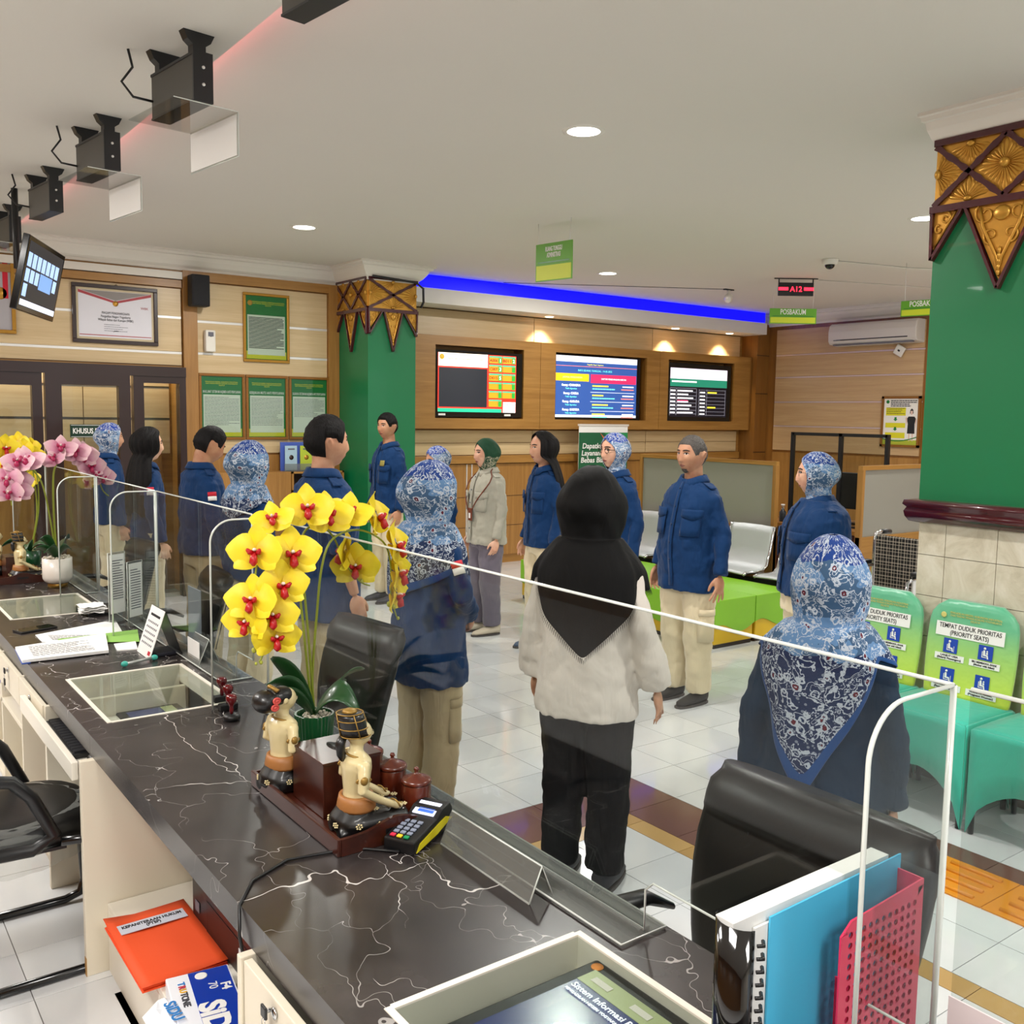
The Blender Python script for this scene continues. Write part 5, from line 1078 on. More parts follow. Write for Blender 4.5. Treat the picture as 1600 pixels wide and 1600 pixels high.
MB().bx(1.397, 1.400, .785, .875, .752, 1.03).bx(1.12, 1.4, .785, .875, .752, .756).bx(1.15, 1.4, .873, .876, .752, 1.04).bx(1.24, 1.243, .785, .873, .756, .9).build('rack_body', m_pink, rk, W=True)
bk1 = thing('comb_bound_book', 'thick comb-bound book with a black glossy cover standing in the rack', 'book', (1.11, .85, .757))
MB().bx(1.01, 1.385, .836, .868, .757, 1.052).build('page_block', m_paper, bk1, W=True)
sp_ = MB(); sp_.grid([[(1.03-.028*cos(a), .843+.034*sin(a), z) for a in [-1.35+2.7*i/10 for i in range(11)]] for z in (.757, 1.05)], 0, True); o = sp_.build('glossy_spine', mat('gloss_black', '050507', .08, coat=.8), bk1, W=True); so = o.modifiers.new('solid', 'SOLIDIFY'); so.thickness = .001
for k in range(14): MB().tube([(1.045, .812, .78+.019*k), (1.036, .803, .78+.019*k), (1.028, .808, .78+.019*k)], .003, 6).build('comb_tooth', m_black, bk1, W=True)
tag(MB().prism([(1.078, .757), (1.078, 1.045), (1.405, 1.052), (1.405, .757)], .826, .829, 0, FR((0, 0, 0), (1, 0, 0), (0, 0, 1), (0, 1, 0))).build('card_folder', mat('blue_card', '4CC0EC', .5)), 'light blue card folder standing in the pink rack', 'folder')
tag(MB().bx(1.05, 1.37, .8305, .8345, .757, 1.035).build('paper_sheaf', m_paper), 'white sheaf of paper standing in the rack behind the blue folder', 'papers')
# ================= DISPLAYS ON THE WALL =================
def disp(nm, label, a, b, z0, z1, y=9.015, bez=.035):
    r = thing(nm, label, 'television', ((a+b)/2, y, z0)); MB().bx(a, b, y, y+.06, z0, z1).build('casing', mat('tv_gloss', '0A0A0C', .12), r, W=True, bevel=.004); return r
em = lambda n, c, e=1.: mat('lit_'+n, c, .4, emis=e)
def rect(nm, m, r, M, x0, x1, y0, y1, z=.001, **k): return MB().bx(x0, x1, y0, y1, z-.0004, z, 0, M).build(nm, m, r, W=True, **k)
# screen 1: queue board
r = disp('wall_screen', 'wall screen with a red queue board of orange number tiles, left of three', 5.592, 6.775, 1.722, 2.452)
M = onY(5.625, 9.0145, 1.775); W_, H_ = 1.06, .645
rect('screen', em('red', 'E83020', 1.1), r, M, 0, W_, 0, H_, .001)
rect('header_field', em('cream', 'FFF0DC', 1.2), r, M, .005, .66, .50, H_, .002); rect('video_window', em('dark', '20242C', .6), r, M, .012, .655, .055, .485, .002); rect('footer_band', em('teal', '20B088', 1.0), r, M, 0, .86, 0, .04, .002)
MB().lathe([(.001, 0), (.03, 0), (.03, .0006), (.001, .0006)], 16, M=M @ Matrix.Translation((.05, .60, .0022))).build('court_seal', em('gold', 'C8A030', .8), r, W=True)
write('header_text', 'Pengadilan Negeri, Hubungan Industrial dan Tipikor Yogyakarta', .02, M @ Matrix.Translation((.37, .585, .0025)), em('redtext', 'C03020', .6), r, width=.5, W=True)
q = [('A006', '1'), ('B011', '2'), ('C007', '3'), ('', ''), ('D015', '5'), ('', '')]+[('', '')]*5
for i in range(6):
    for j in range(2):
        if i == 5 and j == 1: continue
        x0, y0 = .68+.19*j, .555-.098*i
        rect('number_tile', em('orange', 'FF8A1C', 1.2), r, M, x0, x0+.125, y0, y0+.062, .002); rect('tile_title', em('teal', '20B088', 1.0), r, M, x0, x0+.18, y0+.064, y0+.08, .002); rect('counter_tile', em('green', '2E9A2E', 1.0), r, M, x0+.13, x0+.18, y0, y0+.062, .002)
        t, c = q[i*2+j] if i*2+j < len(q) else ('', '')
        if t: write('queue_number', t, .045, M @ Matrix.Translation((x0+.062, y0+.03, .0025)), em('brown', '6A2A08', .3), r, width=.11, bold=.001, W=True); write('queue_number', c, .055, M @ Matrix.Translation((x0+.155, y0+.03, .0025)), em('white', 'FFFFFF', 1.1), r, bold=.001, W=True)
rect('clock_field', em('white', 'FFFFFF', 1.1), r, M, .88, 1.055, 0, .12, .003); write('clock_digits', '08:09', .05, M @ Matrix.Translation((.967, .085, .0036)), em('greytext', '505058', .5), r, width=.13, W=True)
for x in (.01, .90): rect('casing_sticker', m_fw, r, M, x, x+.09, -.04, -.018, .0015)
# screen 2
r = disp('wall_screen', 'wall screen with a blue schedule page under yellow and red tabs, middle of three', 7.27, 8.66, 1.70, 2.485)
M = onY(7.275, 9.0145, 1.735); W_, H_ = 1.32, .735
rect('screen', em('blue', '2C4E90', 1.0), r, M, 0, W_, 0, H_, .001); rect('browser_bar', em('palebar', 'DCE2F4', 1.1), r, M, 0, W_, .665, H_, .002); rect('orange_rule', em('salmon', 'F08070', 1.0), r, M, 0, W_, .612, .618, .002)
rect('yellow_tab', em('yellow', 'F8B818', 1.2), r, M, .0, .52, .435, .525, .002); rect('red_tab', em('crimson', 'E02858', 1.1), r, M, .55, 1.31, .42, .525, .002); rect('task_bar', em('palebar', 'DCE2F4', 1.1), r, M, 0, W_, .0, .03, .002)
write('tab_text', 'JADWAL PERSIDANGAN', .028, M @ Matrix.Translation((.26, .48, .0026)), em('yellowpale', 'FFE8A0', 1), r, W=True); write('tab_text', 'DAFTAR PERSIDANGAN HARI INI', .028, M @ Matrix.Translation((.93, .472, .0026)), em('white', 'FFFFFF', 1.1), r, W=True)
write('title_text', 'INFO SIDANG TANGGAL : 19-05-2025', .032, M @ Matrix.Translation((.62, .565, .0026)), em('cyan', '70E8D8', 1), r, width=.55, W=True)
write('rule_text', 'Pengadilan Negeri Yogyakarta', .022, M @ Matrix.Translation((.62, .64, .0026)), em('yellowtext', 'F0E040', 1), r, W=True)
for k, t in enumerate(('Ruang : CHANDRA', 'Ruang : CAKRA', 'Ruang : GARUDA', 'Ruang : KARTIKA')):
    write('room_text', t, .036, M @ Matrix.Translation((.24, .385-.098*k, .0026)), em('white', 'FFFFFF', 1.1), r, bold=.001, W=True); write('room_text', 'Tidak digunakan', .028, M @ Matrix.Translation((.24, .345-.098*k, .0026)), em('cyan', '70E8D8', 1), r, W=True)
for k in range(4):
    y = .385-.115*k; mb = MB(); dashes(mb, .58, .84, y, 1, .02, .018, M, k, z=.0026); mb.build('row_text', em('yellowtext', 'F0E040', 1), r, W=True, kind='stuff'); mb = MB(); dashes(mb, .58, .95, y-.035, 1, .02, .014, M, k+5, z=.0026); mb.build('row_text', em('cyan', '70E8D8', 1), r, W=True, kind='stuff')
    mb = MB(); dashes(mb, 1.08, 1.27, y, 1, .02, .014, M, k+9, z=.0026); mb.build('row_text', em('white', 'FFFFFF', 1.1), r, W=True, kind='stuff'); mb = MB(); dashes(mb, 1.06, 1.27, y-.035, 1, .02, .014, M, k+9, z=.0026); mb.build('row_text', em('salmon', 'F08070', 1.0), r, W=True, kind='stuff')
    if k: rect('row_rule', em('palebar', 'DCE2F4', 1.1), r, M, .55, 1.29, y+.035, y+.04, .0022)
# screen 3
r = disp('wall_screen', 'wall screen with a dark case table under a green band, right of three', 9.16, 10.38, 1.70, 2.465)
M = onY(9.20, 9.0145, 1.76); W_, H_ = 1.10, .64
rect('screen', em('night', '0C0C18', .8), r, M, 0, W_, 0, H_, .001); rect('browser_bar', em('pinkbar', 'E6DCEC', 1.0), r, M, 0, W_, .50, H_, .002); rect('green_band', em('sea', '1E7A60', 1.), r, M, 0, W_, .40, .50, .002); rect('band_text', em('white', 'FFFFFF', 1.1), r, M, .03, .5, .455, .475, .0024)
mb = MB()
for k in range(8): mb.bx(.0, .5, .375-.048*k, .379-.048*k, .0018, .0024, 0, M).bx(.55, 1.07, .36-.048*k, .363-.048*k, .0018, .0024, 0, M)
for x in (.0, .12, .5, .55, .7, 1.07): mb.bx(x, x+.004, .02, .37, .0018, .0024, 0, M)
mb.build('table_rules', em('greyline', '9A9AA8', .8), r, W=True, kind='stuff')
mb = MB(); dashes(mb, .01, .10, .345, 7, .048, .018, M, 2, z=.0026); dashes(mb, .14, .44, .345, 7, .048, .018, M, 4, z=.0026); dashes(mb, .57, .67, .33, 7, .048, .016, M, 2, z=.0026); mb.build('cell_text', em('white', 'FFFFFF', 1.1), r, W=True, kind='stuff')
rect('yellow_cell', em('yellowtext', 'F0E040', 1), r, M, .72, .9, .32, .34, .0026); rect('yellow_cell', em('yellowtext', 'F0E040', 1), r, M, .72, .88, .12, .14, .0026); rect('red_cell', em('crimson', 'E02858', 1.1), r, M, .14, .34, .20, .22, .0026)
# screen hanging at the upper left
p0, p1, p2, p3 = dep(35, 365, 5.74), dep(91, 392, 6.57), dep(80, 495, 6.57), dep(25, 483, 5.74)
ex = (p1-p0); ex.z = 0; L_ = ex.length; ex.normalize(); nz_ = Vector((ex.y, -ex.x, 0)).normalized(); 
if nz_.dot(C0-p0) < 0: nz_ = -nz_
upv = nz_.cross(ex) if nz_.cross(ex).z > 0 else ex.cross(nz_); upv = (Vector((0, 0, 1))-.0*nz_).normalized()
ux, uy, un = ex, Vector((0, 0, 1)), nz_
tilt = radians(12); uy = (uy*cos(tilt)+un*sin(tilt)).normalized(); un = (nz_*cos(tilt)-Vector((0, 0, 1))*sin(tilt)).normalized()
bl = p3.copy(); hgt = (p0-p3).length
M = FR(bl, ux, uy, un)
r = thing('wall_screen', 'tilted screen with a grid of small photo tiles hanging under the lower ceiling', 'television', tuple((p2+p3)/2))
MB().bx(0, L_, 0, hgt, -.04, 0, 0, M).build('casing', mat('tv_gloss', '0A0A0C', .12), r, W=True, bevel=.005); rect('screen', em('slate', '1C1E26', .8), r, M, .03, L_-.03, .03, hgt-.03, .001)
tw, th_ = (L_-.08)/8, hgt*.17
for i in range(7): rect('photo_tile', em('paleblue', '9FBCE8', 1.), r, M, .04+tw*i*1.08, .04+tw*(i*1.08+.85), hgt*.60, hgt*.60+th_*1.1, .002)
for i in (0, 1, 2, 6): rect('photo_tile', em('paleblue', '9FBCE8', 1.), r, M, .04+tw*i*1.08, .04+tw*(i*1.08+.85), hgt*.40, hgt*.40+th_, .002)
rect('photo_tile', em('paleblue', '9FBCE8', 1.), r, M, .04, .04+tw*.85, hgt*.20, hgt*.20+th_, .002); rect('photo_tile', em('midblue', '6E94C8', 1.), r, M, .04+tw*3.24, .04+tw*6.2, hgt*.36, hgt*.58, .002); rect('task_bar', em('palebar', 'DCE2F4', 1.1), r, M, .03, L_-.03, .035, .07, .002)
MB().tube([M @ Vector((L_*.5, hgt*.6, -.04)), M @ Vector((L_*.5, hgt*.6, -.16)), Vector(((M @ Vector((L_*.5, hgt*.6, -.16))).x, (M @ Vector((L_*.5, hgt*.6, -.16))).y, 3.12))], .02, 8).build('ceiling_arm', m_black, r, W=True)
# ================= FRAMES AND SIGNS =================
m_gframe = mat('gilt_frame', 'A87A28', .35, .5, var=.1, vscale=40); m_gbrown = mat('carved_brown_frame', '8A5A1E', .4, .2, var=.2, vscale=60)
m_pg = mat('print_green', '0E7A32', .6); m_ppale = mat('print_pale', 'E2EBDC', .6); m_pyel = mat('print_yellow', 'D8D832', .6)
def frame(nm, label, a, b, z0, z1, fw, m, y=9.11, cat='picture frame'):
    r = thing(nm, label, cat, ((a+b)/2, y, z0)); mb = MB()
    mb.bx(a, b, y-.025, y, z0, z0+fw).bx(a, b, y-.025, y, z1-fw, z1).bx(a, a+fw, y-.025, y, z0+fw, z1-fw).bx(b-fw, b, y-.025, y, z0+fw, z1-fw); mb.build('frame', m, r, W=True, bevel=.004)
    return r, onY(a+fw, y-.008, z0+fw), b-a-2*fw, z1-z0-2*fw
for (a, b, z0, z1, title, lb, seed, big) in ((3.035, 3.482, 1.472, 2.10, 'MAKLUMAT SISTEM MANAJEMEN ANTI PENYUAPAN', 'gilt-framed green notice, leftmost of three in a row under the tall frame', 1, 0), (3.492, 3.925, 1.472, 2.10, 'KEBIJAKAN MUTU ANTI PENYUAPAN', 'gilt-framed green notice, middle of three in a row', 2, 0), (3.935, 4.372, 1.472, 2.10, 'SASARAN SISTEM MANAJEMEN ANTI PENYUAPAN', 'gilt-framed green notice, rightmost of three, beside the pillar', 3, 0), (3.475, 3.945, 2.225, 2.885, '', 'gilt-framed green notice hanging alone high above the row of three', 4, 1)):
    r, M, w_, h_ = frame('framed_notice', lb, a, b, z0, z1, .026, m_gframe if big else m_gbrown)
    r['group'] = 'framed notices on the left wall'
    rect('notice_ground', m_pg, r, M, 0, w_, 0, h_, .001); rect('yellow_band', m_pyel, r, M, .006, w_-.006, .006, .08, .0016)
    rect('text_field', m_ppale, r, M, .018, w_-.018, .045, h_*.70, .0022)
    write('heading', 'PENGADILAN NEGERI, HUBUNGAN INDUSTRIAL\nDAN TINDAK PIDANA KORUPSI YOGYAKARTA\nKELAS IA', .016, M @ Matrix.Translation((w_/2+.02*big, h_*.88, .0018)), m_pyel, r, width=w_*.80, W=True, bold=.0002)
    if title: write('title', title, .036, M @ Matrix.Translation((w_/2, h_*.745, .0018)), m_fw, r, width=w_*.92, W=True, bold=.0003)
    if big: MB().lathe([(.020, 0), (.026, 0), (.026, .001), (.020, .001)], 20, M=M @ Matrix.Translation((.045, h_*.885, .002))).build('court_seal', m_gold, r, W=True)
    mb = MB(); n = int((h_*.70-.12)/.0145); dashes(mb, .03, w_-.03, h_*.70-.025, n-(6 if seed == 3 else 0), .0145, .0042+.003*big, M, seed, z=.003, words=not big); mb.build('text_lines', m_inkb if big else m_ink, r, W=True, kind='stuff')
    MB().bx(-.0, w_, 0, h_, .0045, .0060, 0, M).build('glazing', m_glass, r, W=True)
r, M, w_, h_ = frame('framed_certificate', 'white certificate with a red ribbon band in a wide dark frame', 1.945, 2.672, 2.325, 2.838, .034, m_dark)
rect('mount', mat('mount_cream', 'CDBE9C', .6), r, M, 0, w_, 0, h_, .001); rect('certificate', mat('cert_white', 'DDDCE4', .5), r, M, .02, w_-.02, .02, h_-.02, .002)
m_cr2 = mat('cert_red', 'A83840', .5); MB().prism([(.02, h_-.02), (.02, h_-.045), (w_/2, h_-.125), (w_-.02, h_-.045), (w_-.02, h_-.02), (w_/2, h_-.105)], .0022, .003, 0, M).build('red_ribbon', m_cr2, r, W=True); MB().prism([(.035, h_-.022), (w_/2, h_-.1), (w_-.035, h_-.022)], .0022, .0028, 0, M).build('grey_head', mat('cert_grey', '8A8480', .5), r, W=True)
MB().lathe([(.001, 0), (.024, 0), (.024, .002), (.001, .002)], 16, M=M @ Matrix.Translation((w_/2, h_-.125, .003))).build('gold_emblem', m_gold, r, W=True); rect('red_line', m_cr2, r, M, .025, w_-.025, .035, .042, .003)
write('certificate_text', 'PIAGAM PENGHARGAAN\nPengadilan Negeri Yogyakarta\nWilayah Bebas dari Korupsi (WBK)', .03, M @ Matrix.Translation((w_/2, h_*.46, .003)), m_inkb, r, width=.30, W=True)
mb = MB(); dashes(mb, w_/2-.1, w_/2+.1, h_*.30, 4, .018, .004, M, 8, z=.003); mb.build('text_lines', m_ink, r, W=True, kind='stuff'); MB().tube([M @ Vector((w_/2-.02+.006*k, .07+.015*abs(sin(k*1.1)), .004)) for k in range(8)], .0015, 5).build('signature', m_inkb, r, W=True)
write('emblem_text', 'WBK', .03, M @ Matrix.Translation((w_-.08, h_*.66, .003)), m_cr2, r, W=True)
MB().tube([(2.308, 9.10, 2.838), (2.318, 9.10, 2.85), (2.33, 9.10, 2.838)], .002, 6).build('hook', m_black, r, W=True)
r, M, w_, h_ = frame('framed_certificate', 'gold-framed grey certificate cut off by the left edge of the picture', .90, 1.505, 2.365, 3.0, .03, m_gframe)
rect('certificate', mat('cert_grey2', 'A8A4A8', .5), r, M, 0, w_, 0, h_, .001); MB().lathe([(.001, 0), (.05, 0), (.05, .001), (.001, .001)], 16, M=M @ Matrix.Translation((w_-.08, h_*.52, .002))).build('gold_emblem', m_gold, r, W=True); rect('red_sash', m_red, r, M, w_-.06, w_-.02, h_*.45, h_-.02, .003); mb = MB(); dashes(mb, .1, w_-.1, h_*.35, 4, .03, .006, M, 3, z=.002); mb.build('text_lines', m_ink, r, W=True, kind='stuff')
r = thing('door_sign', 'small dark green sign on the staff door reading KHUSUS PETUGAS', 'sign', (2.09, 9.025, 1.50)); MB().bx(1.885, 2.298, 9.017, 9.025, 1.497, 1.612).build('plate', mat('sign_green', '0E3020', .3), r, W=True, bevel=.003)
mb = MB(); [mb.bx(*b) for b in ((1.893, 2.29, 9.0155, 9.017, 1.603, 1.606), (1.893, 2.29, 9.0155, 9.017, 1.503, 1.506))]; mb.build('border_line', m_fw, r, W=True); write('sign_text', 'KHUSUS PETUGAS', .065, onY(2.092, 9.0165, 1.553), m_fw, r, width=.37, bold=.0015, W=True)
# speaker, air freshener
r = thing('loudspeaker', 'black wall speaker at the top of the wooden upright', 'speaker', (3.0, 8.98, 2.70)); MB().bx(2.93, 3.10, 8.92, 9.05, 2.70, 2.985).build('cabinet', mat('speaker_black', '0C0C0E', .6), r, W=True, bevel=.012); MB().bx(2.942, 3.088, 8.914, 8.92, 2.712, 2.973).build('grille', mat('grille', '16161A', .8, bump=.6, bscale=400), r, W=True); MB().bx(2.99, 3.03, 9.05, 9.08, 2.8, 2.88).build('bracket', m_black, r, W=True)
r = thing('air_freshener', 'white automatic air freshener on the panelled wall', 'air freshener', (3.14, 9.08, 2.30)); MB().bx(3.092, 3.188, 9.04, 9.108, 2.297, 2.50).build('case', m_white, r, W=True, bevel=.012); MB().bx(3.115, 3.165, 9.036, 9.04, 2.44, 2.48).build('window', m_ink, r, W=True); MB().lathe([(.001, 0), (.014, 0), (.014, .002), (.001, .002)], 14, M=FR((3.14, 9.039, 2.45), (1, 0, 0), (0, 0, 1), (0, -1, 0))).build('nozzle', m_black, r, W=True)
# brochure shelf with leaflets, under the notices
r = thing('brochure_cabinet', 'open wooden cabinet with pigeonholes beside the pillar', 'cabinet', (4.15, 8.98, 0)); a, b, y0, y1 = 3.86, 4.42, 8.86, 9.075
for zz_ in (.02, .38, .75, .965, 1.145): MB().bx(a, b, y0, y1, zz_, zz_+.018).build('shelf', m_oak, r, W=True)
for x in (a, b-.018): MB().bx(x, x+.018, y0, y1, .0, 1.163).build('side', m_oakv, r, W=True)
MB().bx(a, b, y1-.008, y1, 0, 1.16).build('back', m_dark, r, W=True); MB().bx(3.99, 4.17, y0-.004, y0, 1.03, 1.11).build('paper_label', m_paper, r, W=True); write('label_text', 'PENGADUAN', .022, onY(4.095, y0-.0045, 1.085), m_inkb, r, W=True, width=.10)
MB().lathe([(.012, 0), (.016, 0), (.016, .001), (.012, .001)], 12, M=onY(4.02, y0-.0045, 1.07)).build('label_mark', m_pg, r, W=True)
r = thing('side_cabinet', 'plain brown wooden cabinet under the notices', 'cabinet', (3.4, 8.98, 0)); MB().bx(3.0, 3.855, 8.87, 9.075, .0, 1.165).build('body', m_oakv, r, W=True, bevel=.003)
for q_ in (3.28, 3.57): MB().bx(q_-.0015, q_+.0015, 8.868, 8.871, .03, 1.14).build('door_gap', m_dark, r, W=True)
r = thing('leaflet_rack', 'clear tabletop rack with a blue back holding leaflets', 'rack', (4.0, 8.96, 1.164)); MB().bx(3.80, 4.16, 9.0, 9.01, 1.166, 1.45).build('blue_back', mat('rack_blue', '4A62B8', .4), r, W=True); MB().bx(3.80, 4.30, 8.90, 9.01, 1.164, 1.170).build('base', m_acrh, r, W=True)
MB().bx(3.80, 4.30, 8.90, 8.904, 1.17, 1.24).build('front_lip', m_acrh, r, W=True)
for x, c, lb in ((3.83, 'A8C4D4', 'pale blue leaflet with a dark seal in the clear rack'), (3.99, 'B8C83A', 'lime green leaflet in the clear rack'), (4.17, 'E8A090', 'salmon leaflet at the right end of the clear rack')):
    t = thing('leaflet', lb, 'leaflet', (x+.06, 8.96, 1.172)); MB().bx(x, x+.125, 8.955, 8.963, 1.172, 1.415 if x < 4.1 else 1.36).build('sheet', mat('leaf_'+c, c, .6), t, W=True); MB().lathe([(.001, 0), (.024, 0), (.024, .001), (.001, .001)], 14, M=onY(x+.065, 8.954, 1.30)).build('seal', m_dark if x < 3.9 else m_gold, t, W=True); MB().bx(x+.03, x+.10, 8.953, 8.955, 1.375, 1.39).build('leaflet_title', m_ink, t, W=True)
r = thing('power_socket', 'white wall socket with a black plug seen above the far chair', 'socket', (2.3, 9.05, .5)); P_ = ony(356, 872, 8.868) ; MB().bx(P_.x-.05, P_.x+.05, 8.86, 8.868, P_.z-.045, P_.z+.045).build('plate', m_fw, r, W=True, bevel=.003); MB().cyl((P_.x+.01, 8.86, P_.z), (P_.x+.01, 8.835, P_.z), .016, mat=0).build('plug', m_black, r, W=True); r.location = (0, 0, 0)
# roll-up banner
r = thing('rollup_banner', 'green and white roll-up banner reading Dapatkan Layanan Bebas Biaya', 'banner', (8.2, 9.0, 0)); bx0, bx1, by = 7.62, 8.33, 8.85
bx0 = ony(905, 663, by).x; bx1 = ony(981, 663, by).x; bt = ony(905, 664, by).z
MB().bx(bx0, bx1, by, by+.004, .08, bt).build('sheet', m_fw, r, W=True); MB().bx(bx0-.01, bx1+.01, by-.01, by+.015, bt-.012, bt+.012).build('top_bar', m_alu, r, W=True); MB().bx(bx0-.01, bx1+.01, by-.06, by+.08, 0, .08).build('base', m_alu, r, W=True, bevel=.01); MB().cyl(((bx0+bx1)/2, by+.03, .08), ((bx0+bx1)/2, by+.03, bt), .01).build('pole', m_alu, r, W=True)
M = onY(bx0, by-.0005, bt); w_ = bx1-bx0; gp = [(0, -.09), (0, -.58)]+[(w_*k/10, -.58-.06*sin(pi*k/10)) for k in range(1, 10)]+[(w_, -.58), (w_, -.09)]
MB().prism(gp[::-1] if 0 else gp, .0005, .0015, 0, M).build('green_field', mat('banner_green', '145A38', .5), r, W=True); MB().prism([(w_*.42, -.09), (w_*.62, -.22), (w_*.80, -.30), (w_*.60, -.26)], .0015, .0025, 0, M).build('red_flash', mat('flash_red', 'E06048', .5), r, W=True); MB().prism([(w_*.5, -.09), (w_*.85, -.28), (w_, -.2), (w_, -.09)], .0012, .0018, 0, M).build('light_green_field', mat('banner_green2', '1E8A50', .5), r, W=True)
write('banner_text', 'Dapatkan\nLayanan\nBebas Biaya', .09, M @ Matrix.Translation((.045, -.34, .003)) @ Matrix(((1, .12, 0, 0), (0, 1, 0, 0), (0, 0, 1, 0), (0, 0, 0, 1))), m_fw, r, width=.44, bold=.0015, align='LEFT', gap=.95, W=True)
# poster on the right wall
r = thing('framed_poster', 'framed poster with yellow boxes and a drawn woman in black on the right wall', 'poster', (11.02, 6.8, 1.42)); y0, y1, z0, z1 = 6.555, 7.08, 1.425, 2.055
MB().bx(11.0, 11.03, y0, y1, z0, z0+.03).bx(11.0, 11.03, y0, y1, z1-.03, z1).bx(11.0, 11.03, y0, y0+.03, z0, z1).bx(11.0, 11.03, y1-.03, y1, z0, z1).build('frame', m_gbrown, r, W=True); MB().bx(11.012, 11.03, y0+.02, y1-.02, z0+.02, z1-.02).build('sheet', mat('poster_white', 'E8E4DC', .6), r, W=True)
M = onX(11.0115, y1-.03, z0+.03); w_, h_ = y1-y0-.06, z1-z0-.06; m_py = mat('poster_yellow', 'D8D020', .6)
for (a, b, c, d) in ((.03, .30, .36, .46), (.03, .30, .21, .27), (.03, .30, .08, .15)): rect('yellow_box', m_py, r, M, a, b, c, d, .001)
for z in (.29, .17): MB().prism([(.15, z+.05), (.18, z+.05), (.18, z+.025), (.195, z+.025), (.165, z), (.135, z+.025), (.15, z+.025)], .0006, .0014, 0, M).build('arrow', m_pg, r, W=True)
rect('green_foot', mat('poster_olive', 'A8B030', .6), r, M, 0, w_, 0, .06, .0012); MB().tube([M @ Vector((w_*k/8, .07-.03*sin(pi*k/8)+.03*(k/8)**2, .002)) for k in range(9)], .006, 6).build('green_wave', m_pg, r, W=True); MB().lathe([(.001, 0), (.022, 0), (.022, .001), (.001, .001)], 14, M=M @ Matrix.Translation((.05, h_-.04, .001))).build('court_seal', m_pg, r, W=True)
mb = MB(); dashes(mb, .09, w_-.02, h_-.025, 4, .022, .011, M, 6, z=.0014); dashes(mb, .04, .29, .45, 4, .022, .007, M, 5, z=.0016); mb.build('text_lines', m_inkb, r, W=True, kind='stuff')
mb = MB(); mb.prism([(.33, .14), (.43, .14), (.425, .26), (.44, .32), (.42, .35), (.34, .35), (.32, .32), (.335, .26)], .001, .002, 0, M); mb.prism([(.355, .39), (.36, .43), (.38, .45), (.40, .43), (.405, .39), (.38, .375)], .001, .002, 0, M); mb.build('figure_dress', m_inkb, r, W=True)
MB().prism([(.365, .385), (.365, .42), (.395, .42), (.395, .385), (.38, .37)], .0022, .0028, 0, M).prism([(.35, .05), (.35, .14), (.365, .14), (.365, .05)], .001, .002, 0, M).prism([(.395, .05), (.395, .14), (.41, .14), (.41, .05)], .001, .002, 0, M).prism([(.315, .25), (.30, .33), (.315, .345), (.33, .31)], .001, .002, 0, M).prism([(.44, .20), (.45, .30), (.44, .33), (.43, .31)], .001, .002, 0, M).build('figure_skin', mat('drawn_skin', 'D8B8A8', .6), r, W=True)
# air conditioner, router
r = thing('air_conditioner', 'white split air conditioner high on the right wall', 'air conditioner', (10.95, 7.2, 2.7)); pr_ = [(0, 0), (.17, .02), (.205, .06), (.21, .18), (.19, .26), (.15, .285), (0, .285)]
MB().prism([(p[0], p[1]) for p in pr_], 0, 1.235, 0, FR((11.045, 6.57, 2.70), (-1, 0, 0), (0, 0, 1), (0, 1, 0))).build('casing', mat('ac_white', 'D2CCC4', .4), r, W=True, bevel=.012); MB().bx(10.838, 10.845, 6.68, 7.68, 2.765, 2.778).build('vent_slot', m_black, r, W=True); MB().bx(10.86, 10.90, 6.62, 7.74, 2.705, 2.72).build('louvre', m_ink, r, W=True); MB().bx(10.833, 10.842, 7.62, 7.72, 2.765, 2.775).build('badge', m_ink, r, W=True)
r = thing('wifi_router', 'small white square access point mounted askew under the air conditioner', 'router', (11.0, 6.87, 2.6)); MB().box((0, 0, 0), (.03, .125, .125), 0, Matrix.Translation((11.0, 6.875, 2.615)) @ Matrix.Rotation(radians(30), 4, 'X')).build('case', m_white, r, W=True, bevel=.01); MB().box((0, 0, 0), (.004, .03, .02), 0, Matrix.Translation((10.983, 6.875, 2.615)) @ Matrix.Rotation(radians(30), 4, 'X')).build('led_panel', m_black, r, W=True)
# ================= CEILING THINGS =================
for k, (x, y) in enumerate(LAMPS):
    lb = ('recessed round downlight in the ceiling, nearest to the camera, above the standing people', 'recessed round downlight in the ceiling near the left wall', 'recessed round downlight in the ceiling between the green hanging sign and the blue strip', 'recessed round downlight in the ceiling beside the large pillar cap')[k] if k < 4 else ('recessed round downlight in the ceiling above the reception seats behind the right pillar', 'recessed round downlight above the entrance near the counter', 'recessed round downlight above the entrance between the pillars', 'recessed round downlight above the entrance by the right wall')[k-4]
    r = thing('downlight', lb, 'ceiling light', (x, y, 3.2), group='round downlights in the main ceiling'); MB().lathe([(.085, -.004), (.108, -.004), (.112, 0)], 28, caps=False).build('ring', m_white, r); MB().lathe([(.001, -.003), (.086, -.003), (.086, -.0005), (.001, -.0005)], 24).build('diffuser', mat('lamp_white2', 'FFFCF4', .5, emis=7), r)
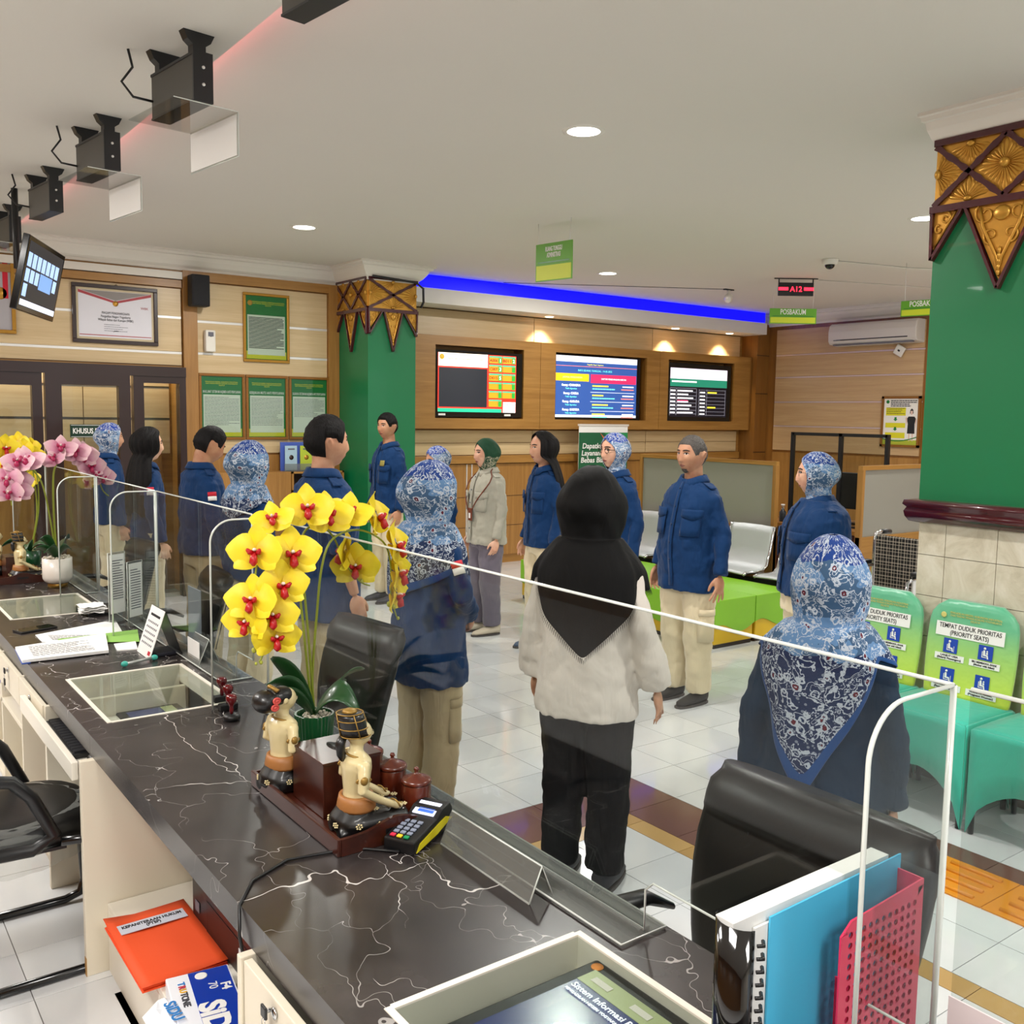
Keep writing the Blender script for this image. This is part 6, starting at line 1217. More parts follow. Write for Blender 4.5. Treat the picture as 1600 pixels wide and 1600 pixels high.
def tilt_sign(nm, label, c, w_, h_, ax, text, sz, wires, tw):
    # ax = unit vector to the reader's right
    ax = Vector(ax).normalized(); n = ax.cross(Vector((0, 0, 1))); M = FR(c, ax, (0, 0, 1), n); r = thing(nm, label, 'sign', tuple(c))
    MB().bx(-w_/2, w_/2, -h_/2, h_/2, -.006, 0, 0, M).build('plate', mat('sign_lime', '5CA01A', .5), r, W=True); rect('yellow_half', mat('sign_yellow', 'C8D424', .5), r, M, -w_/2+.01, w_/2-.01, -h_/2+.008, -h_*.08, .001)
    rect('dark_rule', mat('sign_dkgreen', '2E7A1E', .4), r, M, -w_/2+.03, w_/2-.03, -h_*.02, h_*.02, .0015); write('sign_text', text, sz, M @ Matrix.Translation((0, h_*.26, .001)), m_fw, r, width=tw, bold=.001, W=True, gap=.9)
    for s_ in (-1, 1):
        p = M @ Vector((s_*w_*.42, h_/2, -.003)); MB().tube([p, Vector((p.x+.01*s_, p.y, wires))], .0022, 5).build('chain', m_alu, r, W=True)
    return r
a_, b_, c_ = onx(838, 383, 4.62), onx(895, 374, 4.62), onx(893, 435, 4.62)
tilt_sign('hanging_sign', 'green and yellow hanging sign reading RUANG TUNGGU ADMINISTRASI', (a_+c_)/2, (b_-a_).length, (b_-c_).length, (b_-a_), 'RUANG TUNGGU\nADMINISTRASI', .05, 3.2, .20)
a_, b_, c_ = dep(1203, 482, 9.94), dep(1276, 484, 9.94), dep(1275, 506, 9.94); ax = b_-a_; ax.z = 0
tilt_sign('hanging_sign', 'green hanging sign reading POSBAKUM under the red number display', (a_+c_)/2, (b_-a_).length, .155, ax, 'POSBAKUM', .075, 3.04, .26)
L0, L1 = dep(1217, 439, 9.94), dep(1272, 440, 9.94); ax2 = L1-L0; ax2.z = 0; wL = ax2.length; ax2.normalize(); n2 = ax2.cross(Vector((0, 0, 1))); M = FR(((L0+L1)/2).to_tuple()[:2]+(3.09,), ax2, (0, 0, 1), n2)
r = thing('number_display', 'black hanging display with red glowing digits', 'display', ((L0+L1)/2).to_tuple()[:2]+(3.04,)); MB().bx(-wL/2, wL/2, -.07, .065, -.03, 0, 0, M).build('case', m_black, r, W=True, bevel=.004); MB().bx(-wL*.62, wL*.62, .100, .109, -.02, -.005, 0, M).bx(-wL*.5, -wL*.47, .06, .1, -.02, -.01, 0, M).bx(wL*.47, wL*.5, .06, .1, -.02, -.01, 0, M).build('hanger', m_black, r, W=True)
mr = em('ledred', 'FF2038', 3); write('digits', 'A12', .075, M @ Matrix.Translation((0, -.005, .001)), mr, r, W=True, bold=.001)
for s_ in (-1, 1): rect('digit_bar', mr, r, M, s_*wL*.36-.05, s_*wL*.36+.05, -.016, .016, .001)
a_, b_, c_ = onx(1407, 471, 8.3), onx(1480, 466, 8.3), onx(1408, 495, 8.3)
tilt_sign('hanging_sign', 'green hanging sign reading POSBAKUM partly hidden by the large pillar', (b_+c_)/2, (b_-a_).length, (a_-c_).length, (b_-a_), 'POSBAKUM', .07, 3.2, .28)
r = thing('dome_camera', 'small white dome camera with a dark eye under the ceiling', 'camera', (7.6, 5.49, 3.2)); MB().lathe([(.05, -.05), (.065, -.045), (.075, -.01), (.075, 0)], 24).build('housing', m_white, r); MB().ell((0, 0, -.05), (.045, .045, .04), 10, 18).build('eye', mat('smoked', '0A0A0A', .1), r)
r = thing('cable_duct', 'thin white surface duct running over the ceiling from the dome camera', 'cable', (8.5, 5.3, 3.2)); MB().tube([(7.68, 5.49, 3.193), (8.55, 5.29, 3.193), (10.9, 4.0, 3.193)], .006, 6).build('duct', m_white, r, W=True); p = onz(1280, 437, 3.2); MB().tube([(p.x, p.y, 3.195), (10.9, 5.6, 3.195)], .005, 6).build('duct', m_white, r, W=True)
r = thing('ceiling_camera', 'small clear camera hanging from the ceiling above the right screen', 'camera', (8.52, 7.48, 3.2)); MB().bx(-.07, .07, -.02, .02, -.012, 0).build('mount', m_black, r); MB().ell((0, 0, -.10), (.05, .05, .055), 8, 14).build('globe', m_alu, r); MB().cyl((0, 0, -.05), (0, 0, -.01), .02).build('neck', m_white, r)
p = onz(860, 470, 3.19); q_ = (8.45, 7.5, 3.195); MB().tube([(9.2-2.9, 8.75, 3.195), q_], .003, 5).build('thin_wire', m_black, r, W=True)
# boxes with acrylic pockets under the lower ceiling
def cbox(y, label, pocket=True):
    r = thing('counter_display', label, 'display', (1.22, y+.18, 3.12), group='display boxes under the lower ceiling'); rr_ = radians(7)
    r.rotation_euler = (0, 0, rr_); b = lambda n, m, *a, **k: MB().bx(*a).build(n, m, r, **k)
    b('case', mat('box_grey', '46443E', .5), -.035, .035, -.18, .18, -.245, -.085); b('end_plate', m_black, -.038, .038, -.188, -.178, -.25, -.075); b('edge_trim', m_black, -.038, .038, -.18, .182, -.088, -.078); b('edge_trim', m_black, -.038, .038, -.18, .182, -.25, -.243)
    for yy in (-.14, .15):
        MB().prism([(-.06, 0), (.06, 0), (.045, -.03), (.025, -.045), (.025, -.08), (-.025, -.08), (-.025, -.045), (-.045, -.03)][::-1], -.02, .02, 0, FR((0, yy, 0), (1, 0, 0), (0, 0, 1), (0, -1, 0))).build('bracket', m_black, r)
    for zz_ in (-.13, -.19): MB().lathe([(.001, 0), (.006, 0), (.006, .003), (.001, .003)], 10, M=FR((.0, -.188, zz_), (1, 0, 0), (0, 0, 1), (0, -1, 0))).build('screw', m_alu, r)
    MB().tube([(-.03, .17, -.18), (-.10, .20, -.17), (-.14, .21, -.12), (-.10, .20, -.06), (-.12, .19, -.0)], .005, 8).build('cable', m_black, r)
    if pocket:
        b('shelf_plate', m_acr, -.12, .13, -.20, .20, -.262, -.258); b('pocket_plate', m_acr, .128, .132, -.20, .20, -.42, -.26); b('pocket_paper', m_paper, .1255, .1272, -.192, .192, -.415, -.268)
        MB().tube([(-.12, -.2, -.26), (.13, -.2, -.26), (.13, -.2, -.42), (.13, .2, -.42)], .002, 5).build('pocket_edge', m_acre, r)
    return r
for y, lb, pk in ((2.36, 'black display box under the lower ceiling, at the top edge of the picture', False), (3.62, 'black display box with a white paper pocket under the lower ceiling, largest one in view', True), (4.89, 'black display box with a white paper pocket under the lower ceiling, second from the front', True), (6.12, 'black display box without a paper pocket under the lower ceiling', False), (7.42, 'farthest display box with a paper pocket, at the left edge of the picture', True)): cbox(y, lb, pk)
# black cable bundle on the pillar top
tag(MB().tube([(4.50, 8.405, 3.06), (4.75, 8.40, 3.05), (4.98, 8.40, 3.04), (5.07, 8.41, 2.99), (5.08, 8.42, 2.86), (5.06, 8.44, 2.80)], .012, 8).build('cable_bundle', m_black), 'black cable bundle along the top of the far pillar cap', 'cable')
# ================= SEATS =================
m_lea = NT('black_leather'); v_ = m_lea.coord('Object'); n_ = m_lea.n('TexVoronoi'); n_.inputs['Scale'].default_value = 160; m_lea.l(v_, n_.inputs['Vector']); m_lea.set(Base_Color='060607', Roughness=.40); m_lea.b.inputs['Coat Weight'].default_value = .05; m_lea.b.inputs['Coat Roughness'].default_value = .2; m_lea.bump(n_.outputs[0], .10, .001); m_lea = m_lea.m
m_tub = mat('black_steel_tube', '0E0E10', .22, .3, coat=.4); m_chr = mat('chrome', 'C8C8C8', .15, 1)
def ring(cx, cy, cz, tx, wy, n=24, e=3.2, up=(0, 0, 1), nx=(1, 0, 0)):
    out = []
    for j in range(n):
        a = 2*pi*j/n; c, s_ = cos(a), sin(a); k = (abs(c)**e+abs(s_)**e)**(-1/e); out.append(Vector((cx, cy, cz))+Vector(nx)*tx*c*k+Vector((0, 1, 0))*wy*s_*k)
    return out
def exec_chair(label, x, y, rz, hz=.93, sc=1.):
    r = thing('office_chair', label, 'chair', (x, y, 0), rz, group='black office chairs along the counter'); P = []
    for v in [0, .04, .12, .25, .4, .55, .68, .76, .78, .80, .86, .92, .97, 1.0]:
        z = .46+(hz-.46)*v; w_ = (.20+.055*sin(pi*min(1, v*1.1)*.62))*(1 if v < .95 else .93)*sc; t_h = (.042 if v < .76 else (.034 if v < .79 else .056*math.sqrt(max(.12, 1-((v-.88)/.14)**2))))
        if v == 0: t_h = .02
        P.append(ring(-.20-.11*v+.02*sin(pi*v), 0, z, t_h, w_, 32))
    b = MB(); b.grid(P, 0, True, cv=True, caps=True); b = b.build('backrest', m_lea, r)
    for s_ in (-1, 1):
        MB().tube([(-.20-.11*v+.045, s_*.13, .46+(hz-.46)*v) for v in (.1, .3, .5, .7, .77)], .0025, 5).build('seam', m_black, b); MB().tube([(-.20-.11*v-.043, s_*.13, .46+(hz-.46)*v) for v in (.1, .3, .5, .7, .77)], .0025, 5).build('seam', m_black, b)
    P = [ring(xx, 0, .455+.01*sin(pi*(xx+.22)/.44), .0, w_, 24) for xx, w_ in ()]
    b = MB(); P = []
    for z, k in ((.40, .86), (.41, .97), (.44, 1.0), (.47, .97), (.482, .86), (.484, .5)): P.append(ring(.0, 0, z, .21*k*sc, .235*k*sc, 32))
    b.grid(P, 0, True, cv=True, caps=True).build('seat', m_lea, r)
    for s_ in (-1, 1):
        MB().tube([(-.17, s_*.255*sc, .62), (-.10, s_*.27*sc, .655), (.0, s_*.275*sc, .66), (.10, s_*.27*sc, .645), (.13, s_*.265*sc, .60)], [.012, .026, .028, .024, .014], 12, flat=.6).build('armrest', m_lea, r)
        MB().tube([(.11, s_*.265*sc, .61), (.12, s_*.26*sc, .52), (.08, s_*.22*sc, .42), (-.05, s_*.20*sc, .41)], .014, 8).build('arm_bracket', m_tub, r)
    MB().cyl((0, 0, .12), (0, 0, .41), .028).build('gas_column', m_tub, r)
    for k in range(5):
        a = 2*pi*k/5+.3; MB().tube([(0, 0, .12), (.14*cos(a), .14*sin(a), .105), (.25*cos(a), .25*sin(a), .07)], [.03, .022, .015], 8).build('leg', m_tub, r); MB().lathe([(.001, -.012), (.026, -.012), (.028, 0), (.026, .012), (.001, .012)], 14, M=FR((.25*cos(a), .25*sin(a), .029), (-sin(a), cos(a), 0), (0, 0, 1), (cos(a), sin(a), 0)) @ Matrix.Rotation(pi/2, 4, 'Y')).build('castor', m_black, r)
    return r
p, q = onz(1122, 1197, .95), onz(1443, 1308, .95); c_ = (p+q)/2; exec_chair('large black leather office chair with its back to the nearest standing woman', c_.x-.28, c_.y, pi, .95, 1.12)
p, q = onz(545, 957, .93), onz(622, 990, .93); c_ = (p+q)/2; exec_chair('black leather office chair behind the yellow orchid', c_.x-.30, c_.y, pi+.12, .93, .92)
exec_chair('black office chair beyond the counter, seen through the acrylic beside the calendar', 1.46, 5.05, pi-.1, .90, .9); exec_chair('black office chair at the far end of the counter behind the white potted orchid', 1.47, 6.4, pi+.1, .90, .9)
# staff chair with plastic film
r = thing('staff_chair', 'black padded armchair on a tubular steel frame, seat still in plastic film', 'chair', (.40, 3.31, 0))
b = MB(); P = [ring(.06, 0, z, .26*k, .225*k, 36) for z, k in ((.415, .9), (.42, .98), (.45, 1.), (.475, .97), (.488, .88), (.492, .6))]; b.grid(P, 0, True, cv=True, caps=True).build('seat', m_lea, r)
b = MB(); P = [ring(-.20-.08*v, 0, .55+.40*v, .03, .21+.02*sin(pi*v), 28) for v in (0, .05, .3, .6, .9, 1)]; b.grid(P, 0, True, cv=True, caps=True).build('backrest', m_lea, r)
mb = MB(); fl = [[(.06+.262*cos(a)*k, .228*sin(a)*k, z+.006*noise.noise(Vector((a*5, z*30, k)))) for a in [2*pi*j/60 for j in range(61)]] for z, k in ((.405, 1.0), (.43, 1.02), (.46, 1.01), (.485, .93), (.492, .82))]; mb.grid(fl, 0, False)
mb.grid([[(.06+.25*cos(a), .232*sin(a), z+.02*noise.noise(Vector((a*3, z*10, 1)))) for a in [pi*1.15+.8*pi*j/20 for j in range(21)]] for z in (.41, .38, .35)], 0, False); mb.build('plastic_film', glassy('film', 'E8E8E6', 1.45, 1.6, .12, haze=.14), r)
for s_ in (-1, 1):
    MB().tube([(-.30, s_*.245, .015), (.28, s_*.245, .015), (.33, s_*.245, .03), (.345, s_*.245, .08), (.33, s_*.245, .36), (.29, s_*.245, .43), (.18, s_*.245, .44)], .0145, 10).build('leg_frame', m_tub, r)
    MB().tube([(-.22, s_*.25, .45), (.10, s_*.25, .435), (.16, s_*.25, .47), (.10, s_*.25, .60), (.05, s_*.25, .655), (-.03, s_*.25, .672), (-.22, s_*.25, .665), (-.27, s_*.25, .60), (-.24, s_*.25, .48)], .020, 10, closed=True).build('armrest', m_black, r)
MB().tube([(-.30, -.245, .015), (-.30, .245, .015)], .0145, 8).build('cross_tube', m_tub, r); MB().bx(-.16, .2, -.22, .22, .405, .415).build('seat_base', m_black, r)
# priority seats
t_ = NT('priority_cover'); v_ = t_.coord('Object'); sx = t_.n('SeparateXYZ'); t_.l(v_, sx.inputs[0]); mr_ = t_.n('MapRange'); mr_.inputs[1].default_value = .46; mr_.inputs[2].default_value = .93; t_.l(sx.outputs[2], mr_.inputs[0]); n_ = t_.noise(v_, 9, 3)
t_.set(Base_Color=t_.ramp(mr_.outputs[0], [(0, 'DCE04C'), (.12, 'C4DA50'), (.45, 'A0CC6C'), (.75, '66B488'), (1, '54AE88')]), Roughness=.35); t_.b.inputs['Sheen Weight'].default_value = .3; t_.bump(n_.outputs[0], .4, .02); m_pri = t_.m
m_mint = fabric('mint_stretch_cloth', '46C2AA', .04, .3, rough=.6); m_bl = mat('icon_blue', '1440A8', .5)
def pri_chair(label, x, y, rz):
    r = thing('priority_chair', label, 'chair', (x, y, 0), rz, group='priority seats along the tiled pillar'); w_ = .225
    mb = MB(); P = []
    for i in range(15):
        v = i/14; z = .45+.46*v; ww = (.205+.012*sin(pi*v))*(1 if v < .8 else math.sqrt(max(.03, 1-((v-.8)/.205)**2*.62))); P.append(ring(-.185-.05*v, 0, z, .026, ww, 30, 3.5))
    mb.grid(P, 0, True, cv=True, caps=True).build('back_cover', m_pri, r)
    def S(x_, y_, z_): return (x_, y_, z_)
    sk_ = MB(); n = 12; cor = [(.20, -w_), (.20, w_), (-.20, w_), (-.20, -w_)]
    for k in range(4):
        a, b = Vector(cor[k]), Vector(cor[(k+1) % 4]); rows = []
        for q in (0, .02, .1, .3, .6, 1):
            row = []
            for i in range(n+1):
                u = i/n; zb = .018+.20*math.sin(pi*u)**.55 if 0 < u < 1 else .005; p = a+(b-a)*u; zt = .462; inn = (-.02*sin(pi*u)*q); d = Vector((p.x, p.y)).normalized(); zz_ = zt+(zb-zt)*q
                sh_ = .97 if q == 0 else 1.
                row.append((p.x*sh_+d.x*inn, p.y*sh_+d.y*inn, zz_-(.004 if q == 0 else 0)))
            rows.append(row)
        sk_.grid(rows, 0, True)
    sk_.grid([[(.195*(2*i/8-1), w_*.97*(2*j/8-1), .458+.012*cos(pi/2*(2*i/8-1))*cos(pi/2*(2*j/8-1))) for j in range(9)] for i in range(9)], 0, True)
    o = sk_.build('seat_skirt', m_mint, r, label='mint green stretch skirt'); so = o.modifiers.new('solid', 'SOLIDIFY'); so.thickness = .004
    for a, b in cor: MB().cyl((a*.93, b*.93, 0.002), (a*.93, b*.93, .44), .012).build('leg', m_tub, r)
    tl = math.atan2(.05, .46); M = FR((-.158, -.0, .45), (0, 1, 0), (-sin(tl), 0, cos(tl)), (cos(tl), 0, sin(tl)))
    def rc(nm, m, a, b, c, d, z=.0015): MB().bx(a, b, c, d, z-.001, z, 0, M).build(nm, m, r)
    rc('title_strip', m_fw, -.165, .165, .292, .358); write('title_text', 'TEMPAT DUDUK PRIORITAS\n(PRIORITY SEATS)', .030, M @ Matrix.Translation((0, .325, .002)), m_inkb, r, width=.30, bold=.0002)
    write('court_text', 'PENGADILAN NEGERI, HUBUNGAN INDUSTRIAL\nDAN TINDAK PIDANA KORUPSI YOGYAKARTA\nKELAS IA', .013, M @ Matrix.Translation((.02, .392, .001)), mat('gold_text', 'C8C070', .5), r, width=.25); MB().lathe([(.009, 0), (.014, 0), (.014, .001), (.009, .001)], 14, M=M @ Matrix.Translation((-.135, .39, .001))).build('court_seal', mat('gold_text', 'C8C070', .5), r)
    for k, tx in enumerate(('LANJUT USIA\n(Elderly Passengers)', 'IBU MEMBAWA ANAK\n(Mother with Infant)', 'PENYANDANG CACAT\n(Physically Handicapped)', 'WANITA HAMIL\n(Pregnant Women)')):
        cx, cy = (-.085 if k % 2 == 0 else .085), (.245 if k < 2 else .105)
        rc('icon_tile', m_bl, cx-.034, cx+.034, cy-.030, cy+.038); rc('icon_caption', m_fw, cx-.072, cx+.072, cy-.066, cy-.036); write('caption_text', tx, .0125, M @ Matrix.Translation((cx, cy-.051, .002)), m_inkb, r, width=.118, bold=.0003)
        ic = MB(); MM = M @ Matrix.Translation((cx, cy, .0022)); ic.lathe([(.001, 0), (.006, 0), (.006, .0008), (.001, .0008)], 10, (-.004, .024, 0), M=MM); ic.prism([(-.010, .016), (-.002, .016), (.000, -.004), (.012, -.004), (.016, -.022), (.010, -.022), (.007, -.010), (-.010, -.010)], 0, .0008, 0, MM)
        if k % 2: ic.lathe([(.001, 0), (.004, 0), (.004, .0008), (.001, .0008)], 8, (.008, .012, 0), M=MM).prism([(.004, .007), (.012, .007), (.012, -.002), (.004, -.002)], 0, .0008, 0, MM)
        else: ic.prism([(.018, .004), (.020, .004), (.020, -.024), (.018, -.024)], 0, .0008, 0, MM)
        ic.prism([(-.016, .010), (-.013, .010), (-.013, -.015), (.006, -.015), (.006, -.018), (-.016, -.018)], 0, .0008, 0, MM); ic.build('icon_figure', m_fw, r, kind='stuff')
    return r
pri_chair('green-backed priority chair with mint skirt, partly hidden by the nearest headscarf', 4.14, 2.735, pi); pri_chair('green-backed priority chair with mint skirt in full view before the tiled pillar', 4.14, 2.275, pi-.02); pri_chair('green-backed priority chair with mint skirt cut off by the right edge', 4.13, 1.80, pi)
# green sofa modules
m_lime = mat('lime_leather', '7DB81E', .42, coat=.15, var=.03); m_yel = mat('yellow_leather', 'DDB414', .45, coat=.1, var=.03)
def wave(L, z0): return [(L*k/16, z0+.035*sin(2*pi*k/16+.6)) for k in range(17)]
def sofa(label, x0, x1, y0, y1):
    r = thing('sofa_block', label, 'sofa', ((x0+x1)/2, (y0+y1)/2, 0), group='lime green sofa blocks'); h = .375
    MB().bx(x0+.012, x1-.012, y0+.012, y1-.012, .03, .2).build('base', m_yel, r, W=True, bevel=.008)
    MB().bx(x0+.02, x1-.02, y0+.02, y1-.02, .0, .03).build('plinth', m_black, r, W=True)
    mb = MB(); mb.bx(x0, x1, y0, y1, .21, h)
    for (o, dx, L) in (((x0, y0), (1, 0), x1-x0), ((x0, y0), (0, 1), y1-y0), ((x0, y1), (1, 0), x1-x0), ((x1, y0), (0, 1), y1-y0)):
        wv = wave(L, .145); poly = wv+[(L, .22), (0, .22)]; nn = (dx[1], -dx[0]); inward = (-1 if (o == (x1, y0)) else 1) if dx == (0, 1) else (1 if o == (x0, y0) else -1)
        zax = (inward, 0, 0) if dx == (0, 1) else (0, inward, 0); MB_ = FR((o[0], o[1], 0), (dx[0], dx[1], 0), (0, 0, 1), zax); mb.prism(poly, .0, .01, 0, MB_)
    mb.build('cushion', m_lime, r, W=True, bevel=.012, label='lime green padded top'); return r
ys = [4.84, 5.66, 6.48, 7.30]; nm_ = ('nearest', 'second', 'third')
for k in range(3):
    sofa('lime green sofa block on a yellow base, %s of the front row' % nm_[k], 5.50, 5.965, ys[k]+.004, ys[k+1]-.004); sofa('lime green sofa block on a yellow base, %s of the back row' % nm_[k], 5.972, 6.44, ys[k]+.004, ys[k+1]-.004)
# silver waiting bench
m_sil = mat('silver_mesh_steel', 'B8BCBC', .38, .45, bump=.5, bscale=300); m_sild = mat('dark_beam', '141416', .4)
r = thing('waiting_bench', 'silver perforated steel waiting bench behind the sofa blocks', 'bench', (6.7, 5.9, 0)); MB().bx(6.62, 6.70, 4.72, 7.2, .33, .375).build('beam', m_sild, r, W=True)
for y in (5.0, 6.9): MB().tube([(6.45, y, .02), (6.66, y, .06), (6.87, y, .02)], .02, 8).build('leg', m_chr, r, W=True); MB().cyl((6.66, y, .05), (6.66, y, .34), .025).build('leg', m_chr, r, W=True)
for y in (5.02, 5.62, 6.22, 6.82):
    prof = [(6.44, .415), (6.47, .43), (6.60, .425), (6.70, .43), (6.75, .47), (6.79, .60), (6.82, .74), (6.835, .80), (6.85, .80)]
    mb = MB(); mb.grid([[(px_, y+dy, pz+(.006 if abs(dy) < .2 else 0)) for dy in (-.235, -.2, -.1, 0, .1, .2, .235)] for px_, pz in prof], 0, True); o = mb.build('seat_shell', m_sil, r, W=True); so = o.modifiers.new('solid', 'SOLIDIFY'); so.thickness = .008
    for s_ in (-1, 1): MB().tube([(px_, y+s_*.242, pz) for px_, pz in prof], .013, 8).build('side_rail', m_chr, r, W=True)
# desk partitions and the desk behind
m_fro = mat('frosted_pane', '8E8C82', .35, spec=.6)
def partition(label, a, b, ax, at, z0=.30, zt=1.375, pane=(.78, 1.31)):
    r = thing('desk_partition', label, 'partition', (at, (a+b)/2, 0) if ax == 'y' else ((a+b)/2, at, 0)); B = (lambda u0, u1, z0_, z1_, t0=0, t1=.04: MB().bx(at+t0, at+t1, u0, u1, z0_, z1_)) if ax == 'y' else (lambda u0, u1, z0_, z1_, t0=0, t1=.04: MB().bx(u0, u1, at+t0, at+t1, z0_, z1_))
    B(a, b, zt-.035, zt).build('top_rail', m_oak, r, W=True); B(a, b, .02, pane[0]).build('lower_board', m_oak, r, W=True); n = max(1, round((b-a)/1.3)); w_ = (b-a)/n
    for k in range(n+1): u = a+w_*k; B(max(a, u-.035), min(b, u+.035), .0, zt-.035, -.005, .045).build('upright', m_oakv, r, W=True)
    B(a+.03, b-.03, pane[0], zt-.035, .015, .025).build('pane', m_fro, r, W=True, label='grey frosted pane'); return r
partition('brown framed partition with grey frosted panes behind the waiting bench', 5.46, 7.18, 'y', 6.93); partition('brown framed frosted partition beside the wheelchair', 7.02, 8.9, 'x', 4.66)
r = thing('service_desk', 'dark brown desk with a reddish front behind the partition gap', 'desk', (7.9, 5.3, 0)); MB().bx(7.55, 8.4, 4.8, 6.2, .72, .76).build('desktop', m_oakd, r, W=True, bevel=.004); MB().bx(7.57, 7.6, 4.82, 6.18, 0, .72).build('front_board', mat('redwood', '3E140C', .4), r, W=True); MB().bx(7.6, 8.38, 4.82, 4.85, 0, .72).build('side_board', mat('redwood', '3E140C', .4), r, W=True)
r = thing('desk_screen', 'thin black framed clear screen standing on the service desk', 'screen', (7.5, 5.2, 0)); p0, p1 = onx(1240, 675, 7.75), onx(1388, 678, 7.75)
for y in (p0.y, (p0.y+p1.y)/2-.03, p1.y): MB().bx(7.735, 7.765, y-.018, y+.018, .762, p0.z).build('post', m_black, r, W=True)
MB().bx(7.735, 7.765, p1.y, p0.y, p0.z-.03, p0.z).build('top_bar', m_black, r, W=True); MB().bx(7.747, 7.753, p1.y, p0.y, .765, p0.z-.03).build('pane', m_glass, r, W=True); MB().bx(7.735, 7.765, p1.y, p0.y, .762, .775).build('bottom_bar', m_black, r, W=True)
r = thing('monitor', 'black computer monitor on the service desk', 'monitor', (8.0, 5.3, .76)); p = onx(1345, 760, 8.1); MB().bx(8.08, 8.12, p.y-.27, p.y+.25, .90, 1.25).build('casing', m_black, r, W=True, bevel=.006); MB().bx(8.09, 8.11, p.y-.03, p.y+.03, .775, .9).build('stand', m_black, r, W=True); MB().bx(8.02, 8.18, p.y-.1, p.y+.1, .762, .775).build('foot', m_black, r, W=True)
p = onx(1222, 800, 7.65); r = thing('sanitizer_bottle', 'small pump bottle on the service desk by the screen', 'bottle', (7.66, p.y, .762)); MB().lathe([(.001, 0), (.03, 0), (.032, .01), (.032, .09), (.015, .11), (.012, .13), (.001, .13)], 16).build('body', mat('bottle_dark', '30343A', .2), r); MB().lathe([(.012, .13), (.012, .15), (.02, .155), (.02, .165), (.001, .165)], 12).build('pump', m_fw, r)
p = onx(1262, 752, 7.9); r = thing('desk_plant', 'small leafy green plant on the service desk behind the screen', 'plant', (7.9, p.y, .762)); MB().lathe([(.001, 0), (.05, 0), (.065, .1), (.06, .1), (.001, .09)], 16).build('pot', m_white, r)
mb = MB()
for k in range(26):
    a, e = k*2.4, .4+.9*((k*7) % 10)/10; d = Vector((cos(a)*cos(e), sin(a)*cos(e), sin(e))); L_ = .13+.06*((k*3) % 5)/5; s_ = d.cross(Vector((0, 0, 1))).normalized()*.018; o_ = Vector((0, 0, .09)); mb.add([o_, o_+d*L_*.5+s_, o_+d*L_, o_+d*L_*.5-s_], [(0, 1, 2, 3)], 0, True)
mb.build('leaves', mat('leaf_lime', '5A9A28', .5), r, kind='stuff')
# wheelchair
t_ = NT('plaid_cloth'); v_ = t_.coord('Object'); sx = t_.n('SeparateXYZ'); t_.l(v_, sx.inputs[0])
def st(out, f, w_, ph=0.): return t_.math('LESS_THAN', t_.math('FRACT', t_.math('ADD', t_.math('MULTIPLY', out, f), ph)), w_)
g1 = t_.math('MAXIMUM', st(sx.outputs[1], 22, .16), st(sx.outputs[1], 22, .10, .4)); g2 = t_.math('MAXIMUM', st(sx.outputs[2], 20, .16), st(sx.outputs[2], 20, .10, .4)); t_.set(Base_Color=t_.mix(t_.math('MULTIPLY', t_.math('ADD', g1, g2), .5), '100F12', 'C4B8A8'), Roughness=.8); m_plaid = t_.m
r = thing('wheelchair', 'folding wheelchair with black and beige plaid back beside the tiled pillar', 'wheelchair', (5.95, 3.72, 0)); y0, y1 = 3.46, 3.95
MB().bx(6.155, 6.175, y0, y1, .52, .94).build('backrest', m_plaid, r, W=True, bevel=.008); MB().bx(5.75, 6.15, y0+.02, y1-.02, .48, .50).build('seat', m_plaid, r, W=True)
for s_, y in ((-1, y0-.02), (1, y1+.02)):
    MB().tube([(6.17, y, .08), (6.17, y, .90), (6.185, y, .945), (6.23, y, .955), (6.33, y, .95)], .012, 8).build('back_tube', m_chr, r, W=True); MB().tube([(6.26, y, .954), (6.36, y, .948)], .017, 8).build('handle', m_black, r, W=True)
    MB().tube([(6.16, y, .72), (5.80, y, .72), (5.74, y, .70), (5.72, y, .60), (5.72, y, .20), (5.60, y, .12)], .012, 8).build('frame_tube', m_chr, r, W=True); MB().bx(5.80, 6.12, y-.025, y+.025, .735, .765).build('armrest', m_black, r, W=True, bevel=.008); MB().bx(5.80, 6.12, y-.004, y+.004, .55, .72).build('side_guard', m_fw, r, W=True)
    wv = MB(); wv.tube([(6.12+.28*cos(a), y+s_*.045, .30+.28*sin(a)) for a in [2*pi*k/32 for k in range(32)]], .013, 8, closed=True); w_ = wv.build('wheel', m_black, r, W=True); MB().tube([(6.12+.24*cos(a), y+s_*.065, .30+.24*sin(a)) for a in [2*pi*k/32 for k in range(32)]], .007, 6, closed=True).build('push_rim', m_chr, w_, W=True)
    for k in range(8): a = pi*k/8; MB().cyl((6.12-.27*cos(a), y+s_*.045, .30-.27*sin(a)), (6.12+.27*cos(a), y+s_*.045, .30+.27*sin(a)), .0025, n=5).build('spoke', m_chr, w_, W=True)
    MB().tube([(5.66+.07*cos(a), y, .075+.07*sin(a)) for a in [2*pi*k/20 for k in range(20)]], .012, 6, closed=True).build('castor', m_black, r, W=True)
